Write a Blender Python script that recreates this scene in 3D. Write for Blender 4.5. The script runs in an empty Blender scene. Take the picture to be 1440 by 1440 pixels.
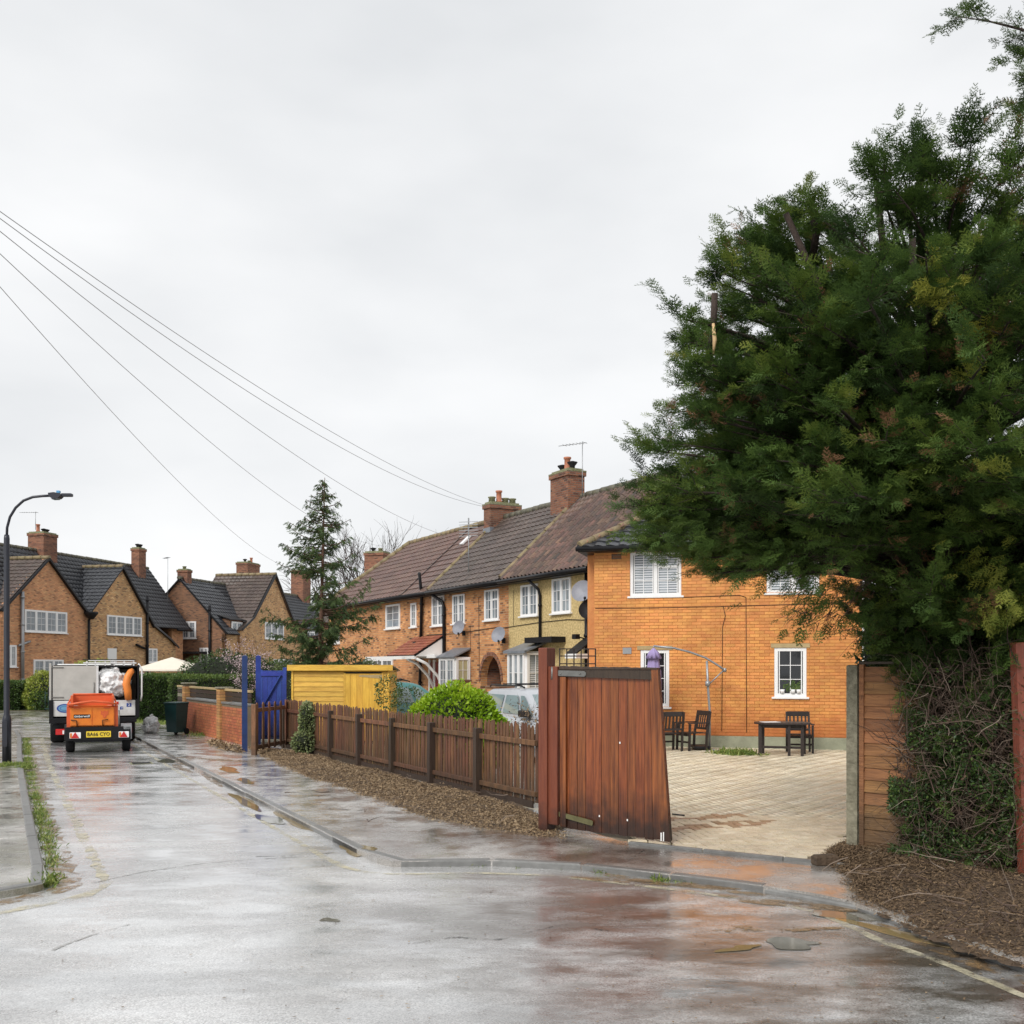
import bpy, bmesh, math, random
import numpy as np
from mathutils import Vector, Matrix
R = math.radians
random.seed(7)
RNG = np.random.default_rng(11)
SC = bpy.context.scene
COL = SC.collection
# ---------------------------------------------------------------- camera, sky, sun
H = 1.95          # eye height above the pavement (z = 0); the road lies 0.1 m lower
cam = bpy.data.cameras.new('camera'); camo = bpy.data.objects.new('camera', cam); COL.objects.link(camo)
camo.location = (0, 0, H); camo.rotation_euler = (R(90), 0, 0)
cam.sensor_width = 36; cam.lens = 36; cam.shift_y = (937-720)/1440; cam.clip_end = 2000; cam.clip_start = 0.05
SC.camera = camo
w = bpy.data.worlds.new('World'); SC.world = w; w.use_nodes = True
nt = w.node_tree; nt.nodes.clear()
SUN_EL, SUN_AZ = 40, 212       # azimuth measured clockwise from +Y: the sun stands behind the camera, to the left
sky = nt.nodes.new('ShaderNodeTexSky'); sky.sky_type = 'NISHITA'; sky.sun_disc = False
sky.sun_elevation = R(SUN_EL); sky.sun_rotation = R(SUN_AZ)
bg1 = nt.nodes.new('ShaderNodeBackground'); bg1.inputs[1].default_value = 0.05
nt.links.new(sky.outputs[0], bg1.inputs[0])
tc = nt.nodes.new('ShaderNodeTexCoord'); mp = nt.nodes.new('ShaderNodeMapping'); mp.inputs['Scale'].default_value = (1.2, 1.2, 3.0)
nz = nt.nodes.new('ShaderNodeTexNoise'); nz.inputs['Scale'].default_value = 2.2; nz.inputs['Detail'].default_value = 5; nz.inputs['Roughness'].default_value = .45
rp = nt.nodes.new('ShaderNodeValToRGB')
rp.color_ramp.elements[0].position = .3; rp.color_ramp.elements[0].color = (.465, .475, .486, 1)
rp.color_ramp.elements[1].position = .7; rp.color_ramp.elements[1].color = (.60, .603, .606, 1)
nt.links.new(tc.outputs['Generated'], mp.inputs[0]); nt.links.new(mp.outputs[0], nz.inputs['Vector']); nt.links.new(nz.outputs[0], rp.inputs[0])
bg2 = nt.nodes.new('ShaderNodeBackground'); nt.links.new(rp.outputs[0], bg2.inputs[0]); bg2.inputs[1].default_value = 1.0
ms = nt.nodes.new('ShaderNodeMixShader'); ms.inputs[0].default_value = .95
out = nt.nodes.new('ShaderNodeOutputWorld')
nt.links.new(bg1.outputs[0], ms.inputs[1]); nt.links.new(bg2.outputs[0], ms.inputs[2]); nt.links.new(ms.outputs[0], out.inputs[0])
sl = bpy.data.lights.new('sun', 'SUN'); sl.energy = 1.5; sl.angle = R(25); sl.color = (1, .965, .92)
so = bpy.data.objects.new('sun', sl); COL.objects.link(so)
sd = Vector((math.sin(R(SUN_AZ))*math.cos(R(SUN_EL)), math.cos(R(SUN_AZ))*math.cos(R(SUN_EL)), math.sin(R(SUN_EL))))
so.rotation_euler = sd.to_track_quat('Z', 'Y').to_euler()
vs = SC.view_settings; vs.view_transform = 'Standard'; vs.look = 'None'; vs.exposure = 0.80; vs.gamma = 1; vs.use_curve_mapping = False
SC.render.engine = 'CYCLES'
# ---------------------------------------------------------------- helpers
def P(px, py, Y): return Vector((Y*(px-720)/1440, Y, H-Y*(py-937)/1440))
def G(px, py, z=0.0):
    Y = (H-z)*1440/(py-937); return Vector((Y*(px-720)/1440, Y, z))
def tag(o, label=None, cat=None, group=None, kind=None):
    if label: o['label'] = label
    if cat: o['category'] = cat
    if group: o['group'] = group
    if kind: o['kind'] = kind
    return o
def thing(name, label, cat, loc=(0,0,0), rot=0, group=None, kind=None):
    o = bpy.data.objects.new(name, None); COL.objects.link(o); o.empty_display_size = .2
    o.location = loc; o.rotation_euler = (0, 0, rot)
    return tag(o, label, cat, group, kind)
def link(name, me, parent=None, loc=None, rot=None, **k):
    o = bpy.data.objects.new(name, me); COL.objects.link(o)
    if parent is not None: o.parent = parent
    if loc is not None: o.location = loc
    if rot is not None: o.rotation_euler = rot
    return tag(o, **k)
class MB:
    def __init__(s): s.v = []; s.f = []; s.m = []; s.sm = []; s.mi = 0
    def add(s, vs_, fs, smooth=False):
        b = len(s.v); s.v += [tuple(p) for p in vs_]
        for f in fs: s.f.append(tuple(i+b for i in f)); s.m.append(s.mi); s.sm.append(smooth)
        return s
    def box(s, x0, x1, y0, y1, z0, z1):
        return s.add([(x0,y0,z0),(x1,y0,z0),(x1,y1,z0),(x0,y1,z0),(x0,y0,z1),(x1,y0,z1),(x1,y1,z1),(x0,y1,z1)],
            [(0,3,2,1),(4,5,6,7),(0,1,5,4),(1,2,6,5),(2,3,7,6),(3,0,4,7)])
    def bev(s, x0, x1, y0, y1, z0, z1, b=.01):
        vs_ = []; 
        for z, q in ((z0,b),(z0+b,0),(z1-b,0),(z1,b)):
            vs_ += [(x0+q,y0+q,z),(x1-q,y0+q,z),(x1-q,y1-q,z),(x0+q,y1-q,z)]
        fs = [(3,2,1,0),(12,13,14,15)]
        for k in range(3):
            for i in range(4): j = (i+1)%4; fs.append((4*k+i,4*k+j,4*k+4+j,4*k+4+i))
        return s.add(vs_, fs)
    def prism(s, poly, y0, y1):     # polygon in (x,z), extruded along y
        n = len(poly); vs_ = [(x,y0,z) for x,z in poly]+[(x,y1,z) for x,z in poly]
        fs = [tuple(range(n)), tuple(range(2*n-1, n-1, -1))]
        for i in range(n): j = (i+1)%n; fs.append((j,i,n+i,n+j))
        return s.add(vs_, fs)
    def slab(s, poly, z0, z1):      # polygon in (x,y), extruded along z
        n = len(poly); vs_ = [(p[0],p[1],z0) for p in poly]+[(p[0],p[1],z1) for p in poly]
        fs = [tuple(range(n-1,-1,-1)), tuple(range(n, 2*n))]
        for i in range(n): j = (i+1)%n; fs.append((i,j,n+j,n+i))
        return s.add(vs_, fs)
    def poly3(s, pts, th=.03):      # planar polygon with thickness below
        pts = [Vector(p) for p in pts]; n = len(pts)
        nn = (pts[1]-pts[0]).cross(pts[2]-pts[0]).normalized()
        if nn.z < 0: nn = -nn
        vs_ = pts+[p-nn*th for p in pts]
        fs = [tuple(range(n)), tuple(range(2*n-1, n-1, -1))]
        for i in range(n): j = (i+1)%n; fs.append((j,i,n+i,n+j))
        return s.add(vs_, fs)
    def tube(s, pts, r, n=8, caps=True, smooth=True):
        pts = [Vector(p) for p in pts]; m = len(pts)
        if not hasattr(r, '__len__'): r = [r]*m
        vs_ = []; prev = None
        for i, p in enumerate(pts):
            t = (pts[min(i+1,m-1)]-pts[max(i-1,0)]).normalized()
            if prev is None:
                a = Vector((0,0,1)) if abs(t.z) < .9 else Vector((1,0,0)); u = t.cross(a).normalized()
            else: u = (prev-t*prev.dot(t)).normalized()
            prev = u; v = t.cross(u)
            for k in range(n): a = 2*math.pi*k/n; vs_.append(p+(u*math.cos(a)+v*math.sin(a))*r[i])
        fs = [(i*n+k, i*n+(k+1)%n, (i+1)*n+(k+1)%n, (i+1)*n+k) for i in range(m-1) for k in range(n)]
        s.add(vs_, fs, smooth)
        if caps:
            b = len(s.v)-len(vs_)
            for f in (tuple(range(b+n-1,b-1,-1)), tuple(range(b+(m-1)*n, b+m*n))):
                s.f.append(f); s.m.append(s.mi); s.sm.append(False)
        return s
    def bar(s, a, b, wx, wy):       # square bar from a to b
        a = Vector(a); b = Vector(b); t = (b-a).normalized()
        q = Vector((0,0,1)) if abs(t.z) < .9 else Vector((0,1,0))
        u = t.cross(q).normalized()*wx/2; v = u.cross(t).normalized()*wy/2
        return s.add([a-u-v,a+u-v,a+u+v,a-u+v,b-u-v,b+u-v,b+u+v,b-u+v],[(0,3,2,1),(4,5,6,7),(0,1,5,4),(1,2,6,5),(2,3,7,6),(3,0,4,7)])
    def lathe(s, prof, n=16, c=(0,0,0)):
        vs_ = [(c[0]+r*math.cos(2*math.pi*k/n), c[1]+r*math.sin(2*math.pi*k/n), c[2]+z) for r,z in prof for k in range(n)]
        fs = [(i*n+k, i*n+(k+1)%n, (i+1)*n+(k+1)%n, (i+1)*n+k) for i in range(len(prof)-1) for k in range(n)]
        return s.add(vs_, fs, True)
    def mesh(s, name, mats):
        me = bpy.data.meshes.new(name); me.from_pydata(s.v, [], s.f)
        for m in (mats if isinstance(mats, (list,tuple)) else [mats]): me.materials.append(m)
        me.polygons.foreach_set('material_index', s.m); me.polygons.foreach_set('use_smooth', s.sm); me.update()
        return me
    def build(s, name, mats, parent=None, loc=None, rot=None, **k):
        return link(name, s.mesh(name, mats), parent, loc, rot, **k)
def npmesh(name, V, F, mat, tint=None):
    me = bpy.data.meshes.new(name); k = F.shape[1]
    me.vertices.add(len(V)); me.vertices.foreach_set('co', V.astype(np.float32).ravel())
    me.loops.add(F.size); me.loops.foreach_set('vertex_index', F.astype(np.int32).ravel())
    me.polygons.add(len(F)); me.polygons.foreach_set('loop_start', np.arange(0, F.size, k, dtype=np.int32))
    try: me.polygons.foreach_set('loop_total', np.full(len(F), k, dtype=np.int32))
    except Exception: pass
    me.materials.append(mat)
    if tint is not None:
        a = me.attributes.new('tint', 'FLOAT', 'POINT'); a.data.foreach_set('value', tint.astype(np.float32))
    me.update(calc_edges=True); me.validate(); return me
def scatter(TV, TF, pos, dr, sc, roll=None, up=(0,0,1)):
    N = len(pos); d = dr/np.maximum(np.linalg.norm(dr, axis=1, keepdims=True), 1e-6)
    u = np.cross(np.tile(np.array(up, float), (N,1)), d); ln = np.linalg.norm(u, axis=1, keepdims=True)
    u = np.where(ln < 1e-3, np.array([[1.,0,0]]), u/np.maximum(ln,1e-6)); v = np.cross(d, u)
    if roll is not None:
        c = np.cos(roll)[:,None]; s_ = np.sin(roll)[:,None]; u, v = u*c+v*s_, v*c-u*s_
    sc = (np.asarray(sc)*np.ones(N)).reshape(N,1,1)
    Rm = np.stack([d,u,v], axis=2)
    V = np.einsum('nij,kj->nki', Rm, TV)*sc+pos[:,None,:]
    F = TF[None]+(np.arange(N)*len(TV))[:,None,None]
    return V.reshape(-1,3), F.reshape(-1, TF.shape[1])
# ---------------------------------------------------------------- materials
def M(name, col, rough=.6, var=.15, scale=5, bump=0, bscale=60, metal=0, ov=0, island=0, stretch=None, spec=.5, col2=None, tintc=None, transl=0, dirt=None, det=5, alpha=None, world=0):
    m = bpy.data.materials.new(name); m.use_nodes = True; t = m.node_tree; N = t.nodes; L = t.links
    b = N['Principled BSDF']; b.inputs['Roughness'].default_value = rough; b.inputs['Metallic'].default_value = metal
    b.inputs['Specular IOR Level'].default_value = spec
    tc = N.new('ShaderNodeTexCoord'); mp = N.new('ShaderNodeMapping'); L.new(tc.outputs['Object'], mp.inputs[0])
    if stretch: mp.inputs['Scale'].default_value = stretch
    vec = mp.outputs[0]
    if ov:
        oi = N.new('ShaderNodeObjectInfo'); ml = N.new('ShaderNodeMath'); ml.operation = 'MULTIPLY'; ml.inputs[1].default_value = 37
        L.new(oi.outputs['Random'], ml.inputs[0]); va = N.new('ShaderNodeVectorMath'); va.operation = 'ADD'
        L.new(mp.outputs[0], va.inputs[0]); L.new(ml.outputs[0], va.inputs[1]); vec = va.outputs[0]
    nz = N.new('ShaderNodeTexNoise'); nz.inputs['Scale'].default_value = scale; nz.inputs['Detail'].default_value = det; nz.inputs['Roughness'].default_value = .62
    L.new(vec, nz.inputs['Vector'])
    rp = N.new('ShaderNodeValToRGB'); rp.color_ramp.elements[0].position = .3; rp.color_ramp.elements[1].position = .72
    c2 = col2 or tuple(min(1,c*(1+var)) for c in col); c1 = col if col2 else tuple(c*(1-var) for c in col)
    rp.color_ramp.elements[0].color = (*c1,1); rp.color_ramp.elements[1].color = (*c2,1)
    L.new(nz.outputs[0], rp.inputs[0]); cur = rp.outputs[0]
    if tintc:
        at = N.new('ShaderNodeAttribute'); at.attribute_name = 'tint'; r2 = N.new('ShaderNodeValToRGB')
        els = r2.color_ramp.elements
        while len(els) < len(tintc): els.new(.5)
        for i, c in enumerate(tintc): els[i].position = i/(len(tintc)-1); els[i].color = (*c,1)
        L.new(at.outputs['Fac'], r2.inputs[0]); mx = N.new('ShaderNodeMixRGB'); mx.blend_type = 'MULTIPLY'; mx.inputs[0].default_value = 1
        L.new(r2.outputs[0], mx.inputs[1]); L.new(cur, mx.inputs[2]); cur = mx.outputs[0]
    if ov or island:
        src = None
        if ov: src = N['Object Info'].outputs['Random']
        if island:
            ge = N.new('ShaderNodeNewGeometry'); 
            if src is None: src = ge.outputs['Random Per Island']
            else:
                ad = N.new('ShaderNodeMath'); ad.operation = 'ADD'; L.new(src, ad.inputs[0]); L.new(ge.outputs['Random Per Island'], ad.inputs[1])
                fr = N.new('ShaderNodeMath'); fr.operation = 'FRACT'; L.new(ad.outputs[0], fr.inputs[0]); src = fr.outputs[0]
        amt = max(ov, island); mr = N.new('ShaderNodeMapRange'); mr.inputs[3].default_value = 1-amt; mr.inputs[4].default_value = 1+amt
        L.new(src, mr.inputs[0]); hs = N.new('ShaderNodeHueSaturation'); L.new(mr.outputs[0], hs.inputs['Value']); L.new(cur, hs.inputs['Color'])
        m2 = N.new('ShaderNodeMath'); m2.operation = 'MULTIPLY'; m2.inputs[1].default_value = 7.31; L.new(src, m2.inputs[0])
        f2 = N.new('ShaderNodeMath'); f2.operation = 'FRACT'; L.new(m2.outputs[0], f2.inputs[0])
        m3 = N.new('ShaderNodeMapRange'); m3.inputs[3].default_value = .5-.05*amt; m3.inputs[4].default_value = .5+.05*amt; L.new(f2.outputs[0], m3.inputs[0]); L.new(m3.outputs[0], hs.inputs['Hue'])
        cur = hs.outputs[0]
    if world:   # broad weathering that runs across neighbouring pieces
        gw = N.new('ShaderNodeNewGeometry'); nw = N.new('ShaderNodeTexNoise'); nw.inputs['Scale'].default_value = .7; nw.inputs['Detail'].default_value = 7; nw.inputs['Roughness'].default_value = .65; L.new(gw.outputs['Position'], nw.inputs['Vector'])
        mw = N.new('ShaderNodeMapRange'); mw.inputs[1].default_value = .32; mw.inputs[2].default_value = .68; mw.inputs[3].default_value = 1-world; mw.inputs[4].default_value = 1+world*.7; L.new(nw.outputs[0], mw.inputs[0])
        hw = N.new('ShaderNodeHueSaturation'); L.new(mw.outputs[0], hw.inputs['Value']); L.new(cur, hw.inputs['Color']); cur = hw.outputs[0]
    if dirt:    # (colour, z where it starts, z where it ends, amount): soaked-in or grown-on stain with a ragged edge
        dc, z0, z1, am = dirt; ge = N.new('ShaderNodeNewGeometry'); sx = N.new('ShaderNodeSeparateXYZ'); L.new(ge.outputs['Position'], sx.inputs[0])
        n2 = N.new('ShaderNodeTexNoise'); n2.inputs['Scale'].default_value = 7; n2.inputs['Detail'].default_value = 4; L.new(ge.outputs['Position'], n2.inputs['Vector'])
        a1 = N.new('ShaderNodeMath'); a1.operation = 'MULTIPLY_ADD'; a1.inputs[1].default_value = .6; L.new(n2.outputs[0], a1.inputs[0]); L.new(sx.outputs['Z'], a1.inputs[2])
        mr = N.new('ShaderNodeMapRange'); mr.inputs[1].default_value = z0+.3; mr.inputs[2].default_value = z1+.3; mr.inputs[3].default_value = 0; mr.inputs[4].default_value = am
        L.new(a1.outputs[0], mr.inputs[0]); mx = N.new('ShaderNodeMixRGB'); L.new(mr.outputs[0], mx.inputs[0]); L.new(cur, mx.inputs[1]); mx.inputs[2].default_value = (*dc,1); cur = mx.outputs[0]
    L.new(cur, b.inputs['Base Color'])
    if alpha:
        na = N.new('ShaderNodeTexNoise'); na.inputs['Scale'].default_value = alpha[0]; na.inputs['Detail'].default_value = 8; na.inputs['Roughness'].default_value = .75; L.new(tc.outputs['Object'], na.inputs['Vector'])
        ma = N.new('ShaderNodeMapRange'); ma.inputs[1].default_value = alpha[1]; ma.inputs[2].default_value = alpha[2]; L.new(na.outputs[0], ma.inputs[0]); L.new(ma.outputs[0], b.inputs['Alpha'])
    if bump:
        n3 = N.new('ShaderNodeTexNoise'); n3.inputs['Scale'].default_value = bscale; n3.inputs['Detail'].default_value = 4; L.new(vec, n3.inputs['Vector'])
        bp = N.new('ShaderNodeBump'); bp.inputs['Strength'].default_value = bump; bp.inputs['Distance'].default_value = .02
        L.new(n3.outputs[0], bp.inputs['Height']); L.new(bp.outputs[0], b.inputs['Normal'])
    if transl:
        tr = N.new('ShaderNodeBsdfTranslucent'); L.new(cur, tr.inputs[0]); mxs = N.new('ShaderNodeMixShader'); mxs.inputs[0].default_value = transl
        L.new(b.outputs[0], mxs.inputs[1]); L.new(tr.outputs[0], mxs.inputs[2]); L.new(mxs.outputs[0], N['Material Output'].inputs[0])
    return m
def brickmat(name, cols, mortar, bw=.225, rh=.075, rough=.85, patch=.25):
    m = bpy.data.materials.new(name); m.use_nodes = True; t = m.node_tree; N = t.nodes; L = t.links
    b = N['Principled BSDF']; b.inputs['Roughness'].default_value = rough
    tc = N.new('ShaderNodeTexCoord'); sx = N.new('ShaderNodeSeparateXYZ'); L.new(tc.outputs['Object'], sx.inputs[0])
    ad = N.new('ShaderNodeMath'); L.new(sx.outputs[0], ad.inputs[0]); L.new(sx.outputs[1], ad.inputs[1])
    cx = N.new('ShaderNodeCombineXYZ'); L.new(ad.outputs[0], cx.inputs[0]); L.new(sx.outputs[2], cx.inputs[1])
    br = N.new('ShaderNodeTexBrick'); br.inputs['Scale'].default_value = 1; br.inputs['Brick Width'].default_value = bw; br.inputs['Row Height'].default_value = rh
    br.inputs['Mortar Size'].default_value = .009; br.inputs['Mortar Smooth'].default_value = .2
    br.inputs['Color1'].default_value = (0,0,0,1); br.inputs['Color2'].default_value = (1,1,1,1); br.inputs['Mortar'].default_value = (.5,.5,.5,1)
    L.new(cx.outputs[0], br.inputs['Vector'])
    rp = N.new('ShaderNodeValToRGB'); els = rp.color_ramp.elements
    while len(els) < len(cols): els.new(.5)
    for i, c in enumerate(cols): els[i].position = i/(len(cols)-1); els[i].color = (*c,1)
    L.new(br.outputs['Color'], rp.inputs[0])
    nz = N.new('ShaderNodeTexNoise'); nz.inputs['Scale'].default_value = .9; nz.inputs['Detail'].default_value = 6; L.new(tc.outputs['Object'], nz.inputs['Vector'])
    mr = N.new('ShaderNodeMapRange'); mr.inputs[1].default_value = .3; mr.inputs[2].default_value = .7; mr.inputs[3].default_value = 1-patch; mr.inputs[4].default_value = 1+patch
    L.new(nz.outputs[0], mr.inputs[0]); hs = N.new('ShaderNodeHueSaturation'); L.new(rp.outputs[0], hs.inputs['Color']); L.new(mr.outputs[0], hs.inputs['Value'])
    mx = N.new('ShaderNodeMixRGB'); L.new(br.outputs['Fac'], mx.inputs[0]); L.new(hs.outputs[0], mx.inputs[1]); mx.inputs[2].default_value = (*mortar,1)
    L.new(mx.outputs[0], b.inputs['Base Color'])
    bp = N.new('ShaderNodeBump'); bp.invert = True; bp.inputs['Strength'].default_value = .6; bp.inputs['Distance'].default_value = .01
    L.new(br.outputs['Fac'], bp.inputs['Height']); L.new(bp.outputs[0], b.inputs['Normal'])
    return m
def roadmat(name, c1, c2, rlo, rhi, scale=.35, stretch=(1,1,1), fine=90, bump=.35, stain_reflection=None, stain_reflection_map=None):
    m = bpy.data.materials.new(name); m.use_nodes = True; t = m.node_tree; N = t.nodes; L = t.links
    b = N['Principled BSDF']; tc = N.new('ShaderNodeTexCoord'); mp = N.new('ShaderNodeMapping'); mp.inputs['Scale'].default_value = stretch
    L.new(tc.outputs['Object'], mp.inputs[0])
    n1 = N.new('ShaderNodeTexNoise'); n1.inputs['Scale'].default_value = scale; n1.inputs['Detail'].default_value = 7; n1.inputs['Roughness'].default_value = .68; n1.inputs['Distortion'].default_value = .4
    L.new(mp.outputs[0], n1.inputs['Vector'])
    n2 = N.new('ShaderNodeTexNoise'); n2.inputs['Scale'].default_value = fine; n2.inputs['Detail'].default_value = 3; L.new(tc.outputs['Object'], n2.inputs['Vector'])
    rp = N.new('ShaderNodeValToRGB'); rp.color_ramp.elements[0].position = .36; rp.color_ramp.elements[1].position = .64
    rp.color_ramp.elements[0].color = (*c1,1); rp.color_ramp.elements[1].color = (*c2,1); L.new(n1.outputs[0], rp.inputs[0]); cur = rp.outputs[0]
    if stain_reflection:
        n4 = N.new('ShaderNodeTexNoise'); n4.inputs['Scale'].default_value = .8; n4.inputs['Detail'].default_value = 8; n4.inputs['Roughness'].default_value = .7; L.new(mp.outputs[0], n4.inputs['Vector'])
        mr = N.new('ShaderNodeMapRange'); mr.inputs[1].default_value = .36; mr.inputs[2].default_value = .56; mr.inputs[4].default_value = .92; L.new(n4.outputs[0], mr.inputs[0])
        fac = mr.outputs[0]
        if stain_reflection_map:   # mud together with dark reflections painted into the colour, fading from a centre
            (sx_, sy_), r0, r1 = stain_reflection_map
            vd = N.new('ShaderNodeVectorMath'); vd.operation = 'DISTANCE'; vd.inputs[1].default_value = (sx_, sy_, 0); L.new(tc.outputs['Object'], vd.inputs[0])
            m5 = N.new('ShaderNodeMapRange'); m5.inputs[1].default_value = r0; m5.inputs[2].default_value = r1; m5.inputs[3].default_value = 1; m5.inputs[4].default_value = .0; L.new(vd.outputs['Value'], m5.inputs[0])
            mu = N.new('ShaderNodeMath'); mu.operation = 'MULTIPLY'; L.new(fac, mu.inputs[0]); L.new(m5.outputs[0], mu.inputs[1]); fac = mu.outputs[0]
        mx = N.new('ShaderNodeMixRGB'); L.new(fac, mx.inputs[0]); L.new(cur, mx.inputs[1]); mx.inputs[2].default_value = (*stain_reflection,1); cur = mx.outputs[0]
    mf = N.new('ShaderNodeMapRange'); mf.inputs[1].default_value = .3; mf.inputs[2].default_value = .7; mf.inputs[3].default_value = .55; mf.inputs[4].default_value = 1.45; L.new(n2.outputs[0], mf.inputs[0])
    hs = N.new('ShaderNodeHueSaturation'); L.new(cur, hs.inputs['Color']); L.new(mf.outputs[0], hs.inputs['Value']); L.new(hs.outputs[0], b.inputs['Base Color'])
    n5 = N.new('ShaderNodeTexNoise'); n5.inputs['Scale'].default_value = scale*2.8; n5.inputs['Detail'].default_value = 9; n5.inputs['Roughness'].default_value = .65; L.new(mp.outputs[0], n5.inputs['Vector'])
    m6 = N.new('ShaderNodeMapRange'); m6.inputs[1].default_value = .38; m6.inputs[2].default_value = .62; m6.inputs[3].default_value = rlo; m6.inputs[4].default_value = rhi; L.new(n5.outputs[0], m6.inputs[0])
    L.new(m6.outputs[0], b.inputs['Roughness'])
    b1 = N.new('ShaderNodeBump'); mb_ = N.new('ShaderNodeMapRange'); mb_.inputs[1].default_value = .42; mb_.inputs[2].default_value = .58; mb_.inputs[3].default_value = bump*.12; mb_.inputs[4].default_value = bump*1.25; L.new(n5.outputs[0], mb_.inputs[0]); L.new(mb_.outputs[0], b1.inputs['Strength']); b1.inputs['Distance'].default_value = .006; L.new(n2.outputs[0], b1.inputs['Height'])
    b2 = N.new('ShaderNodeBump'); b2.inputs['Strength'].default_value = .14; b2.inputs['Distance'].default_value = .03; L.new(n5.outputs[0], b2.inputs['Height']); L.new(b1.outputs[0], b2.inputs['Normal'])
    L.new(b2.outputs[0], b.inputs['Normal'])
    b.inputs['Coat Weight'].default_value = 1; mc_ = N.new('ShaderNodeMapRange'); mc_.inputs[1].default_value = .40; mc_.inputs[2].default_value = .60; mc_.inputs[3].default_value = .12; mc_.inputs[4].default_value = .30; L.new(n5.outputs[0], mc_.inputs[0]); L.new(mc_.outputs[0], b.inputs['Coat Roughness']); b.inputs['Coat IOR'].default_value = 1.62; b.inputs['Specular IOR Level'].default_value = .8; L.new(b2.outputs[0], b.inputs['Coat Normal'])
    return m
MT = {}
def mk():
    T = MT
    T['road'] = roadmat('wet_road', (.32,.32,.317), (.60,.60,.595), .08, .34, stretch=(1,2.0,1), stain_reflection=(.062,.047,.032), stain_reflection_map=((3.1,7.3),2.3,5.2))  # brown patch: real mud plus the tree's dark reflection painted in, near right
    T['pave'] = roadmat('wet_pavement', (.28,.265,.245), (.54,.52,.49), .10, .40, scale=.7, stain_reflection=(.085,.062,.045), stain_reflection_map=((1.2,11.8),1.2,4.5))
    T['pavel'] = roadmat('pavement_slab', (.34,.33,.30), (.56,.54,.50), .2, .5, scale=.9, stain_reflection=(.12,.11,.05))
    T['earth'] = M('bare_earth', (.10,.085,.045), .9, .35, 1.2, .5, 20)
    T['soil'] = M('soil', (.085,.056,.034), .85, .4, 6, .9, 30)
    T['chip'] = M('woodchip', (1,1,1), .85, .15, 20, tintc=[(.06,.038,.022),(.17,.11,.06),(.33,.23,.13),(.50,.38,.24)])
    T['kerb'] = M('kerb_stone', (.17,.17,.165), .32, .2, 8, .25, 60, ov=.15)
    T['gravel'] = roadmat('front_garden_paving', (.34,.30,.22), (.46,.42,.33), .3, .6, scale=.8)
    T['paver'] = M('block_paver', (.62,.52,.35), .28, .2, 3, .3, 80, ov=.10, island=.10, col2=(.80,.73,.58), world=.22)
    T['paver_red'] = M('red_block_paver', (.38,.24,.14), .32, .2, 3, .3, 80, ov=.14, island=.14)
    T['yl'] = M('worn_road_paint', (.48,.45,.36), .3, .2, 5, .3, 80, col2=(.66,.60,.40), det=8, alpha=(3.5,.43,.62))
    T['seam'] = M('tar_seam', (.42,.42,.41), .3, .2, 5, .3, 60, alpha=(6,.44,.58)); T['crack'] = M('road_crack', (.035,.033,.03), .4, .2, 5, alpha=(9,.46,.56))
    T['puddle'] = M('muddy_water', (.20,.15,.07), .04, .2, 2, spec=.9, col2=(.34,.25,.12))
    T['mud'] = M('wet_mud', (.24,.15,.075), .12, .2, 4, .4, 60, col2=(.36,.24,.12), spec=.7, alpha=(5,.44,.60))
    T['puddleg'] = M('grey_puddle_water', (.16,.15,.12), .04, .2, 2, spec=.8)
    T['obrick'] = M('orange_painted_brick', (.60,.225,.055), .5, .2, 4, .3, 70, ov=.11, island=.11, world=.20, col2=(.74,.335,.09), dirt=((.42,.12,.03), 1.0, .35, .8))
    T['omortar'] = M('orange_mortar', (.50,.20,.055), .8, .15, 8)
    T['tbrick'] = brickmat('terrace_brick', [(.14,.06,.03),(.50,.20,.065),(.60,.27,.10),(.42,.16,.06),(.66,.34,.14)], (.40,.28,.17))
    T['hbrick'] = brickmat('yellow_stock_brick', [(.20,.11,.06),(.62,.34,.14),(.70,.41,.18),(.48,.24,.11),(.74,.50,.25)], (.34,.26,.17))
    T['hbrick_red'] = brickmat('red_stock_brick', [(.30,.13,.06),(.66,.29,.13),(.72,.36,.17),(.54,.23,.10),(.74,.41,.19)], (.40,.29,.20))
    T['dbrick'] = brickmat('dark_brick', [(.09,.045,.03),(.24,.11,.06),(.30,.14,.07),(.17,.08,.045)], (.18,.14,.10))
    T['cbrick'] = brickmat('chimney_brick', [(.08,.035,.025),(.24,.09,.05),(.30,.13,.07),(.16,.06,.035)], (.17,.13,.10))
    T['wbrick'] = M('garden_wall_brick', (.40,.13,.055), .75, .2, 8, .4, 60, ov=.14, world=.25)
    T['pbrick'] = M('pier_brick', (.46,.24,.09), .75, .2, 8, .4, 60, ov=.2)
    T['mortar'] = M('mortar', (.17,.135,.09), .9, .15, 10)
    T['pebble'] = M('pebbledash', (.30,.215,.08), .9, .3, 16, 1.0, 30, col2=(.80,.62,.31), det=8)
    T['plinth'] = M('cement_plinth', (.27,.28,.20), .8, .2, 3, .3, 40)
    T['white'] = M('white_paint', (.80,.80,.79), .35, .04, 3)
    T['upvc'] = M('white_upvc', (.82,.82,.82), .25, .02, 3)
    T['lead'] = M('lead_sheet', (.22,.24,.27), .45, .2, 5, metal=.3)
    T['black'] = M('black_paint', (.009,.009,.011), .4, .2, 5, spec=.25)
    T['soot'] = M('dark_plastic', (.018,.018,.020), .5, .2, 5, spec=.25)
    T['tile_black'] = M('black_roof_tile', (.034,.036,.042), .30, .25, 3, .2, 40, ov=.18, island=.18)
    T['tile_brown'] = M('brown_roof_tile', (.085,.062,.052), .45, .25, 3, .2, 40, ov=.2, island=.2, world=.25)
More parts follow.
